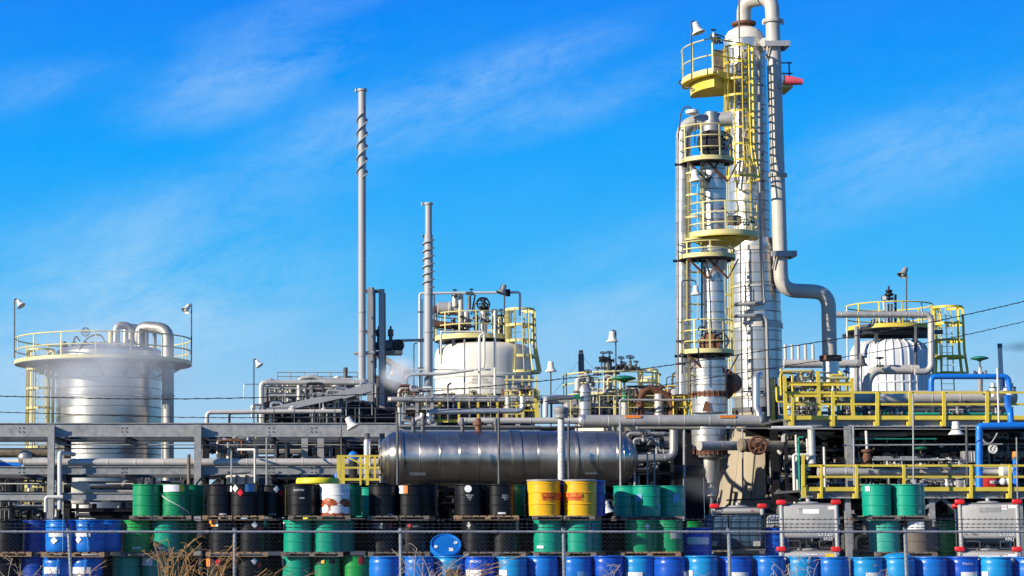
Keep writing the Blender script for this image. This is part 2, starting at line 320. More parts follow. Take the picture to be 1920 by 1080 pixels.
# ------------------------------------------------------------------ builders shared by several things
def pipe(px_pts, r, mt, label, name='pipe', bend=1.0, seams=0, flange=False, n=10, group=None, cat='pipe'):
    """a run of pipe through picture positions given with their distance; r in picture pixels"""
    P = [W(*p) for p in px_pts]; R = r*S(px_pts[0][1], px_pts[0][2])
    b = MB().tube(P, R, n, R*2.6*bend)
    base = P[0]
    root = solo(b, name, mt, label, cat, group, base)
    bands(P, R, seams, mt, root, R*2.6*bend)
    if flange:
        for a, c in ((P[0], P[1]), (P[-1], P[-2])):
            d = (c-a).normalized(); MB().cyl(a+d*.01, a+d*.07, R*1.5, n=14).build('flange', M['steel'], root)
    return root
def bands(P, R, seams, mt, parent, bend=0):
    """joint bands round a clad pipe, one small hoop each"""
    if not seams: return
    me = {}
    for a, b in zip(P[:-1], P[1:]):
        d = b-a; L = d.length-2*bend
        if L < seams*1.2: continue
        d.normalize(); k = int(L/seams)
        for i in range(k+1):
            c = a+d*(bend+L*i/max(k, 1))
            key = tuple(round(x, 3) for x in d)
            if key not in me: me[key] = MB().lathe((0, 0, 0), [(R*1.004, -.028), (R*1.035, -.022), (R*1.035, .022), (R*1.004, .028)], 14, d).mesh('joint_band')
            inst(me[key], 'joint_band', mt, parent, c-root_loc(parent))
def wheel_mb(b, c, r, axis=(0, -1, 0), tr=None):
    a = Vector(axis).normalized(); e1 = a.cross(Z if abs(a.z) < .9 else Vector((1, 0, 0))).normalized(); e2 = a.cross(e1); c = Vector(c); tr = tr or r*.13
    b.tube([c+(e1*cos(t)+e2*sin(t))*r for t in [2*pi*i/14 for i in range(15)]], tr, 5)
    for i in range(3):
        t = pi*i/3; b.tube([c-(e1*cos(t)+e2*sin(t))*r, c+(e1*cos(t)+e2*sin(t))*r], tr*.7, 4)
    return b
def valve_parts(c, s, mt, parent, actuator=None, wheel=True):
    """gate valve of size s standing on a line at c: body, flanges, bonnet, wheel or a round diaphragm head"""
    c = Vector(c)
    b = MB().sphere(c, s*.55, 10, 6).lathe(c-Vector((s, 0, 0)), [(s*.3, 0), (s*.3, 2*s)], 10, (1, 0, 0)).lathe(c, [(s*.3, 0), (s*.26, s*1.0), (s*.4, s*1.05), (s*.4, s*1.15)], 10)
    v = b.build('valve_body', mt, parent)
    for q in (-1, 1): MB().cyl(c+Vector((q*s*.9, 0, 0)), c+Vector((q*s*1.1, 0, 0)), s*.55).build('flange', M['steel'], v if not parent.parent else parent)
    if actuator:
        MB().cyl(c+Z*s*1.1, c+Z*s*2.3, s*.16).build('stem', M['steel'], parent)
        MB().lathe(c+Z*s*2.2, [(s*.3, 0), (s*.5, s*.15), (s*1.5, s*.4), (s*1.6, s*.5), (s*1.6, s*.62), (s*.9, s*.85), (s*.2, s*.95)], 18).build('diaphragm_head', actuator, parent)
    elif wheel:
        w = MB().cyl(c+Z*s*1.1, c+Z*s*2.0, s*.10); wheel_mb(w, c+Z*s*1.9, s*.75, (0, -.5, .85)); w.build('handwheel', M['dark'], parent)
    return v
def bell_lamp(px, py, Y, w, base, label, tilt=(0, 0, -1), pole_px=None, pole=True, gr='bell shaped yard lamps', mt=None, swan=False):
    """enamel bell lamp; (px,py) is the mouth centre, w its width in pixels, base the pixel row of the foot of its pole"""
    k = S(py, Y); c = W(px, py, Y); r = w*k/2; ax = Vector(tilt).normalized()
    loc = W(pole_px or px, base, Y) if pole else c
    t = T('bell_lamp', label, 'lamp', loc, gr)
    o = c-ax*r*1.75
    MB().lathe(o, [(r*.12, -r*.05), (r*.42, 0), (r*.5, r*.12), (r*.5, r*.55), (r*.56, r*.6), (r*.56, r*.95), (r*.66, r*1.25), (r*1.0, r*1.62), (r*1.04, r*1.75), (r*.98, r*1.75), (r*.62, r*1.28), (r*.1, r*1.2)], 20, ax).build('lamp_shade', mt or M['lamp'], t)
    MB().sphere(o+ax*r*1.42, r*.36, 10, 6).build('bulb_glass', M['lampin'], t)
    if pole:
        q = W(pole_px or px, py, Y); q.z = o.z+r*.1; top = q.copy(); d = (o-q)
        p = [W(pole_px or px, base, Y)]
        if d.length > .1: p += [q+Z*r*(.9 if swan else .1), o+Z*r*(.9 if swan else .1)-ax*.02, o]
        else: p += [q]
        MB().tube(p, max(1.35*k, .02), 7, .12).build('pole', M['steel'], t)
    return t
def arcdeg(a): return radians(a)
def platform(parent, c, ri, ro, a0, a1, rail_h, posts, ym, under, toe=.14, name='platform', full=False, mids=1, pr=.022, rail=(None, None)):
    """round access platform: deck plate, toe board, two or three rails, each post; c is the deck centre"""
    a0, a1 = (0, 2*pi) if full else (radians(a0), radians(a1)); n = max(10, int(abs(a1-a0)*7))
    p = MB().ring(c, ri, ro-.012, -.10, -.02, a0, a1, n).build(name, under, parent)
    MB().ring(c, ro-.01, ro, -.065, toe, a0, a1, n).build('toe_board', ym, p)
    r0, r1 = (a0, a1) if rail[0] is None else (radians(rail[0]), radians(rail[1]))
    for i in range(mids+1): MB().hoop(c, ro-.03, rail_h*(1-i/(mids+1)), pr, r0, r1, n).build('guard_rail', ym, p)
    me = MB().box((0, 0, rail_h/2), (.06, .03, rail_h)).mesh('rail_post')
    for i in range(posts+(0 if full else 1)):
        a = r0+(r1-r0)*i/posts; e = Vector((sin(a), -cos(a), 0))
        inst(me, 'rail_post', ym, p, Vector(c)+e*(ro-.02)-root_loc(parent), a)
    return p
def ladder(parent, a, b, w, mt, step=.30, side=(1, 0, 0), rung_r=.014):
    a = Vector(a); b = Vector(b); s = Vector(side).normalized(); d = (b-a).normalized()
    l = MB().bar(a-s*w/2, b-s*w/2, .05, .03, (0, 1, 0)).bar(a+s*w/2, b+s*w/2, .05, .03, (0, 1, 0)).build('ladder', mt, parent)
    me = MB().cyl(-s*w/2, s*w/2, rung_r, n=6).mesh('rung')
    for i in range(1, int((b-a).length/step)): inst(me, 'rung', mt, l, a+d*step*i-root_loc(parent))
    return l
def cage(lad, parent, c0, c1, r, hoops, bars, mt, a0=-120, a1=120, flare=1.35, bw=.06, flare_at=.18):
    """ladder cage: hoops and upright straps, flaring at its foot; c0 foot, c1 top"""
    c0 = Vector(c0); c1 = Vector(c1); a0 = radians(a0); a1 = radians(a1)
    def rad(t): return r*(1+(flare-1)*max(0, 1-t/flare_at)) if flare_at else r
    for i in range(hoops):
        t = i/(hoops-1); MB().ring(c0.lerp(c1, t), rad(t)-.012, rad(t), -bw/2, bw/2, a0, a1, 18).build('cage_hoop', mt, lad)
    for j in range(bars):
        a = a0+(a1-a0)*j/(bars-1); e = Vector((sin(a), -cos(a), 0)); b = MB()
        ts = [0, flare_at, 1] if flare_at else [0, 1]
        for t, u in zip(ts[:-1], ts[1:]): b.bar(c0.lerp(c1, t)+e*(rad(t)-.02), c0.lerp(c1, u)+e*(rad(u)-.02), bw, .012, (cos(a), sin(a), .001))
        b.build('cage_strap', mt, lad)
def guard(parent, pts, h, ym, name='guard_rail', toe=.13, posts=None, pw=.09, rr=.025, mids=1, toe_z=0, drop=0):
    """straight guard rail along world points at deck level: rails, toe board and each post"""
    P = [Vector(p) for p in pts]; g = MB()
    for i in range(mids+1):
        g2 = MB().tube([p+Z*h*(1-i/(mids+1)) for p in P], rr, 6); g2.build(name, ym, parent)
    if toe:
        for a, b in zip(P[:-1], P[1:]): MB().bar(a+Z*(toe_z+toe/2), b+Z*(toe_z+toe/2), .02, toe).build('toe_board', ym, parent)
    for q in posts or []:
        q = Vector(q); MB().bar(q-Z*drop+Vector((0, -.03, 0)), q+Z*h+Vector((0, -.03, 0)), pw, .05).build('rail_post', ym, parent)
def clad_shell(parent, c, r, z0, z1, step, mt, seed=0, axis=(0, 0, 1), n=40, name='cladding_band', lap=.006, rec=.012):
    """a jacketed vessel as a stack of sheet bands, each lapping the next, with its own vertical seam"""
    rnd = random.Random(seed); ax = Vector(axis).normalized(); k = max(1, round((z1-z0)/step)); h = (z1-z0)/k
    ref = (0, -1, 0) if abs(ax.z) > .5 else (0, 0, 1)
    b = MB().lathe((0, 0, 0), [(r-.03, -.01), (r-rec, .012), (r, .018), (r, h-.03), (r+lap, h-.026), (r+lap+.004, h-.010), (r-rec, h-.006), (r-.03, h)], n, ax)
    e = Vector((0, -1, 0)) if abs(ax.z) > .5 else Vector((0, -.85, .5))
    e = (e-ax*e.dot(ax)).normalized(); side = ax.cross(e)
    b.bar(e*(r+.003), e*(r+.003)+ax*(h-.03), .05, .006, e)
    me = b.mesh(name)
    for i in range(k):
        o = inst(me, name, mt, parent, Vector(c)+ax*(z0+h*i)-root_loc(parent))
        ang = (.5 if i % 2 else -.25)+rnd.uniform(-.12, .12)
        o.rotation_euler = Matrix.Rotation(ang, 3, ax).to_euler(); s = 1+rnd.uniform(-.0035, .0035)
        o.scale = (s, s, 1) if abs(ax.z) > .5 else (1, s, s)
def text_faces(txt, size, align='CENTER'):
    cu = bpy.data.curves.new('t', 'FONT'); cu.body = txt; cu.size = size; cu.align_x = align; cu.align_y = 'CENTER'; cu.resolution_u = 2; cu.space_line = .95
    o = bpy.data.objects.new('t', cu); COL.objects.link(o); dg = bpy.context.evaluated_depsgraph_get(); me = bpy.data.meshes.new_from_object(o.evaluated_get(dg))
    vs = [v.co.copy() for v in me.vertices]; fs = [tuple(p.vertices) for p in me.polygons]
    bpy.data.objects.remove(o); bpy.data.curves.remove(cu); bpy.data.meshes.remove(me); return vs, fs
def text_cyl(parent, txt, size, c, r, a, mt, align='CENTER', name='lettering'):
    vs, fs = text_faces(txt, size, align); b = MB()
    b.add([Vector(c)+Vector((sin(a+v.x/r)*r, -cos(a+v.x/r)*r, v.y)) for v in vs], fs); return b.build(name, mt, parent, 0)
def text_flat(parent, txt, size, c, mt, align='CENTER', name='lettering'):
    vs, fs = text_faces(txt, size, align); b = MB(); c = Vector(c); b.add([c+Vector((v.x, 0, v.y)) for v in vs], fs); return b.build(name, mt, parent, 0)
def patch(parent, c, r, a0, a1, z0, z1, mt, name='sticker', diamond=False):
    """a printed label wrapped on a drum of radius r"""
    b = MB(); c = Vector(c); n = 8
    if diamond:
        am, zm, ha, hz = (a0+a1)/2, (z0+z1)/2, (a1-a0)/2, (z1-z0)/2; vs = []; fs = []
        for i in range(n+1):
            t = -1+2*i/n; a = am+ha*t; h = hz*(1-abs(t)); e = Vector((sin(a), -cos(a), 0))*r; vs += [c+e+Z*(zm-h), c+e+Z*(zm+h)]
    else:
        vs = []
        for i in range(n+1):
            a = a0+(a1-a0)*i/n; e = Vector((sin(a), -cos(a), 0))*r; vs += [c+e+Z*z0, c+e+Z*z1]
    b.add(vs, [(2*i, 2*i+2, 2*i+3, 2*i+1) for i in range(n)]); return b.build(name, mt, parent, 60)
def skid(name, label, cat, box, seed, n, mats, rmin=.03, rmax=.10, valves=6, vmats=None, frame=True, group=None, depth=3.0, vert=.4, frame_mat=None):
    """crowded pipework on one steel frame. box = (x0,x1,y0,y1,Y) in picture pixels and metres"""
    x0, x1, y0, y1, Y = box; rnd = random.Random(seed); a = W(x0, y1, Y); b = W(x1, y0, Y)
    t = T(name, label, cat, ((a.x+b.x)/2, Y, a.z), group); X0_, X1_, Z0, Z1 = a.x, b.x, a.z, b.z
    fm = frame_mat or M['steel']
    if frame:
        for x in (X0_+.05, (X0_+X1_)/2, X1_-.05):
            for y in (Y+.1, Y+depth): MB().hbeam((x, y, Z0), (x, y, Z0+(Z1-Z0)*rnd.uniform(.7, 1)), .12, .12).build('frame_post', fm, t)
        for z in (Z0+(Z1-Z0)*.45, Z0+(Z1-Z0)*.68):
            for y in (Y+.1, Y+depth): MB().hbeam((X0_, y, z), (X1_, y, z), .10, .14).build('frame_beam', fm, t)
    for i in range(n):
        r = rnd.uniform(rmin, rmax)*(1 if rnd.random() < .75 else 1.6); y = Y+rnd.uniform(0, depth); m_ = rnd.choice(mats); x = rnd.uniform(X0_, X1_); z = rnd.uniform(Z0, Z1)
        if rnd.random() < vert:
            z2 = rnd.uniform(Z0, Z1); dx = rnd.choice((-1, 1))*rnd.uniform(.2, 1.2); x2 = min(max(x+dx, X0_), X1_)
            p = [(x, y, Z0), (x, y, max(z, z2)), (x2, y, max(z, z2)), (x2, y, min(z, z2))]
        else:
            L = rnd.uniform(.25, .9)*(X1_-X0_); xs = max(X0_, x-L/2); xe = min(X1_, x+L/2); d = rnd.choice((-1, 1))*rnd.uniform(.15, .6)
            p = [(xs, y, min(max(z+d, Z0), Z1)), (xs, y, z), (xe, y, z), (xe, y+rnd.uniform(.1, .6), z), (xe, y+.6, min(max(z-d*2, Z0), Z1))]
        MB().tube(p, r, 8, r*2.5, 3).build('pipe', m_, t)
    for i in range(valves):
        s = rnd.uniform(.09, .19); c = (rnd.uniform(X0_+.2, X1_-.2), Y+rnd.uniform(-.1, depth*.5), rnd.uniform(Z0+.15, Z1-.25))
        v = valve_parts(c, s, rnd.choice(vmats or mats), t, None, rnd.random() < .75)
    return t
# ------------------------------------------------------------------ ground
gm = MB().box((0, 900, -.25), (6000, 2200, .5)); g = gm.build('gravel_yard', M['ground']); g['kind'] = 'structure'
# ------------------------------------------------------------------ pallets and drums
PAL, TIER = .13, 1.0
pb = dict(board=MB().box((0, 0, 0), (.155, 1.75, .022)).mesh('deck_board'), stringer=MB().box((0, 0, 0), (1.72, .045, .085)).mesh('stringer'), low=MB().box((0, 0, 0), (.14, 1.75, .018)).mesh('bottom_board'),
          lead=MB().box((0, 0, 0), (1.72, .12, .02)).mesh('lead_board'), block=MB().box((0, 0, 0), (.14, .12, .07)).mesh('block'))
def pallet(px, Y, tier, label, mt=None, rz=0, dx=0, w=1.0, z=None):
    x = W(px, 1000, Y).x+dx; z = (tier*TIER if z is None else z); mt = mt or M['wood']; rnd = random.Random(int(px*7+tier))
    t = T('pallet', label, 'pallet', (x, Y+.42, z), 'wooden pallets under the drum stacks'); t.rotation_euler = (0, 0, rz); t.scale = (w, 1, 1)
    for i in range(8): inst(pb['board'], 'deck_board', mt, t, (-.78+i*.223, rnd.uniform(-.01, .01), .117), rnd.uniform(-.008, .008))
    for y in (-.86, 0, .86):
        for xx in (-.79, 0, .79): inst(pb['block'], 'block', mt, t, (xx, y, .053))
        inst(pb['lead'], 'lead_board', mt, t, (0, y, .096)); inst(pb['lead'], 'bottom_board', mt, t, (0, y, .010))
    return t
def hoopprof(r, z, d=.014): return [(r, z-.020), (r+d, z-.009), (r+d, z+.009), (r, z+.020)]
def drum_mesh(kind):
    if kind == 'steel':
        r, h = .395, .87; prof = [(r-.03, 0), (r+.010, .0), (r+.010, .022), (r, .03)]+hoopprof(r, .29)+hoopprof(r, .575)+[(r, h-.06), (r-.008, h-.05), (r, h-.032), (r+.012, h-.022), (r+.012, h), (r-.015, h), (r-.015, h-.02)]
        lid = [(r-.015, h-.02), (.02, h-.016), (0, h-.016)]
    elif kind == 'open':
        r, h = .42, .87; prof = [(r-.03, 0), (r+.010, .0), (r+.010, .022), (r, .03)]+hoopprof(r, .30)+hoopprof(r, .58)+[(r, h-.09)]+hoopprof(r, h-.06, .008)+[(r+.006, h-.02), (r+.018, h-.018), (r+.018, h+.006), (r-.02, h+.008)]
        lid = [(r-.02, h+.006), (r-.05, h-.012), (0, h-.012)]
    elif kind == 'salvage':
        r, h = .455, 1.0; prof = [(r-.04, 0), (r-.005, .0), (r-.005, .022), (r-.012, .03), (r-.006, .2)]+hoopprof(r-.005, .32, .02)+hoopprof(r, .64, .02)+[(r, .82)]+hoopprof(r, .89, .014)+[(r+.002, .955)]
        lid = [(r+.022, .955), (r+.030, .965), (r+.028, .99), (r-.01, 1.0), (r-.05, .985), (0, .985)]
    else:
        r, h = .43, .875; prof = [(r-.10, .0), (r-.04, .012), (r-.012, .05), (r, .10), (r+.004, .25), (r-.004, .30), (r+.006, .36), (r+.006, .56), (r-.004, .62), (r+.004, .68), (r, .77), (r-.02, .80), (r-.028, .815), (r-.006, .83), (r+.004, .845), (r+.002, .87), (r-.022, h), (r-.04, .865)]
        lid = [(r-.04, .865), (r-.055, .835), (.05, .84), (0, .84)]
    return MB().lathe((0, 0, 0), prof, 32, cap=False).mesh('body'), MB().lathe((0, 0, 0), lid, 32, cap0=False).mesh('lid'), r
DM = {k: drum_mesh(k) for k in ('steel', 'open', 'salvage', 'poly')}
BUNG = MB().lathe((0, 0, 0), [(.05, 0), (.05, .022), (.032, .024), (.030, .012), (0, .012)], 12).mesh('bung')
DRUMS = {}
def drum(px, tier, Y, kind, col, label, st=(), dx=0, dy=0, z=None, group=None, lidmat=None, name=None, rz=None):
    body, lid, r = DM[kind]; x = W(px, 1000, Y).x+dx; z = PAL+tier*TIER if z is None else z
    grp = group or {'steel': 'steel drums in the stacks', 'open': 'open head drums in the stacks', 'salvage': 'yellow salvage drums', 'poly': 'blue plastic drums along the fence'}[kind]
    t = T('drum', label, 'drum', (x, Y+dy, z), grp); rnd = random.Random(int(px*31+tier*7+Y*3)); m_ = M[col]
    q = rnd.uniform(0, 6.28) if rz is None else rz
    inst(body, 'body', m_, t, (0, 0, 0), q); inst(lid, 'lid', lidmat or m_, t, (0, 0, 0), q)
    if kind in ('steel', 'poly'):
        zb = .853 if kind == 'steel' else .836
        for a in (q, q+pi): inst(BUNG, 'bung', M['galv'] if kind == 'steel' else M['paper'], t, (cos(a)*r*.68, sin(a)*r*.68, zb))
    C = Vector((x, Y+dy, z)); tx = {}
    for s in st:
        if s[0] == 'p': _, a0, a1, z0, z1, mm = s[:6]; patch(t, C, r+.022, radians(a0), radians(a1), z0, z1, M[mm])
        elif s[0] == 'd': _, a, hw, zc, mm = s; patch(t, C, r+.024, radians(a-hw), radians(a+hw), zc-.105, zc+.105, M[mm], 'placard', True)
        elif s[0] == 't': _, a, zc, txt, size, mm = s; text_cyl(t, txt, size, C+Z*zc, r+.026, radians(a), M[mm])
        elif s[0] == 's': _, a0, z0, a1, z1, mm = s; MB().tube([C+Vector((sin(radians(a0+(a1-a0)*i/6))*(r+.03), -cos(radians(a0+(a1-a0)*i/6))*(r+.03), z0+(z1-z0)*i/6)) for i in range(7)], .012, 5).build('strap', M[mm], t)
    DRUMS[label] = t; return t
D = 55.5
def placards(a): return [('d', a, 13, .75, 'paper'), ('d', a+21, 12, .63, 'placard')]
# front row of plastic drums along the fence, left to right
row = [
 (722, 'bluep', 'blue drum at the left end of the front row beside the red stickered green drum', []),
 (785, 'bluep', 'blue plastic drum with a dented lower side just right of the second steel fence post', []),
 (842, 'cyanp', 'faded teal blue plastic drum half hidden by straw under the fallen drum', [('p', -20, 45, .28, .52, 'brown')]),
 (898, 'deepp', 'dark blue plastic drum with a big square white sticker right of the fallen drum', [('p', -60, 0, .30, .52, 'paper'), ('t', -20, .74, 'HYDRO', .09, 'paper')]),
 (959, 'cyanp', 'bright blue drum with a small white sticker at its left below the lettered black stack', [('p', -55, -22, .36, .52, 'paper')]),
 (1015, 'bluep', 'plain glossy blue drum directly left of the fence post below the yellow salvage drums', []),
 (1080, 'bluep', 'blue drum with a scuffed pale sticker directly right of the post below the yellow drums', [('p', -5, 40, .34, .47, 'bluepaper')]),
 (1138, 'deepp', 'blue drum with a pale bare twig in front below the white bell lamp', []),
 (1196, 'cyanp', 'faded blue drum with a wide low white sticker in line with the shaded teal drums', [('p', -55, 5, .28, .44, 'paper')]),
 (1255, 'deepp', 'deep blue drum with a white sticker low at its right edge near the caged tank', [('p', 40, 75, .30, .48, 'paper')]),
 (1315, 'cyanp', 'light blue drum with a white sticker at its left edge below the caged tank', [('p', -75, -45, .30, .48, 'paper')]),
 (1377, 'deepp', 'bright blue drum with a wide white sticker behind the fence post under the caged tank', [('p', -35, 35, .28, .46, 'paper')]),
 (1440, 'bluep', 'blue drum with a long highlight directly left of the grey tote with red caps', []),
 (1501, 'cyanp', 'blue drum with bare twigs in front under the left half of the grey tote', []),
 (1559, 'bluep', 'plain blue drum under the right edge of the grey tote', []),
 (1622, 'cyanp', 'blue drum with white scribbled marks and an oval white sticker left of the domed drum', [('p', -20, 35, .26, .46, 'paper'), ('t', 15, .66, 'xylo', .09, 'paper')]),
 (1682, 'cyanp', 'blue drum with a swollen domed top at the fence post under the teal pair', []),
 (1742, 'bluep', 'plain blue drum between the domed drum and the white lettered one', []),
 (1803, 'deepp', 'deep blue drum with white lettering and a square white sticker', [('p', -25, 35, .22, .46, 'paper'), ('t', 0, .68, 'TOLUOL', .08, 'paper')]),
 (1863, 'cyanp', 'light blue drum with a sunken dent under the rightmost tote', [('p', -72, -45, .30, .48, 'paper')]),
 (1926, 'bluep', 'blue plastic drum cut by the right edge of the picture', []),
]
rnd = random.Random(4)
for px, col, lab, st in row:
    t = drum(px, 0, D+rnd.uniform(-.12, .12)-(.95 if px > 1240 else .5), 'poly', col, lab, st, dx=rnd.uniform(-.02, .02), z=PAL+rnd.uniform(-.012, .03))
    if 'domed' in lab and 'swollen' in lab:
        MB().lathe(t.location+Z*.855, [(.385, 0), (.36, .05), (.26, .10), (.12, .125), (0, .13)], 28).build('swollen_top', M['cyanp'], t)
for i, px in enumerate((752, 868, 988, 1108, 1228, 1346, 1470, 1590, 1712, 1832)): pallet(px, D, 0, 'weathered pallet on the gravel under the front row of blue drums', M['oldwood'])
# the fallen drum lying on the front row
fd = drum(838, 0, D, 'poly', 'bluep', 'blue drum lying on its side on the front row with its lid facing out', [], z=0, rz=.12)
fd.rotation_euler = (radians(43), radians(-6), radians(6)); fd.location = W(836, 1020, D+.10)-fd.rotation_euler.to_matrix()@Vector((0, 0, .87))
MB().add([fd.location+Vector(v) for v in ((.03, -.26, .848), (.15, -.29, .848), (.17, -.17, .848), (.06, -.13, .848))], [(0, 1, 2, 3)]).build('sticker', M['paper'], fd)
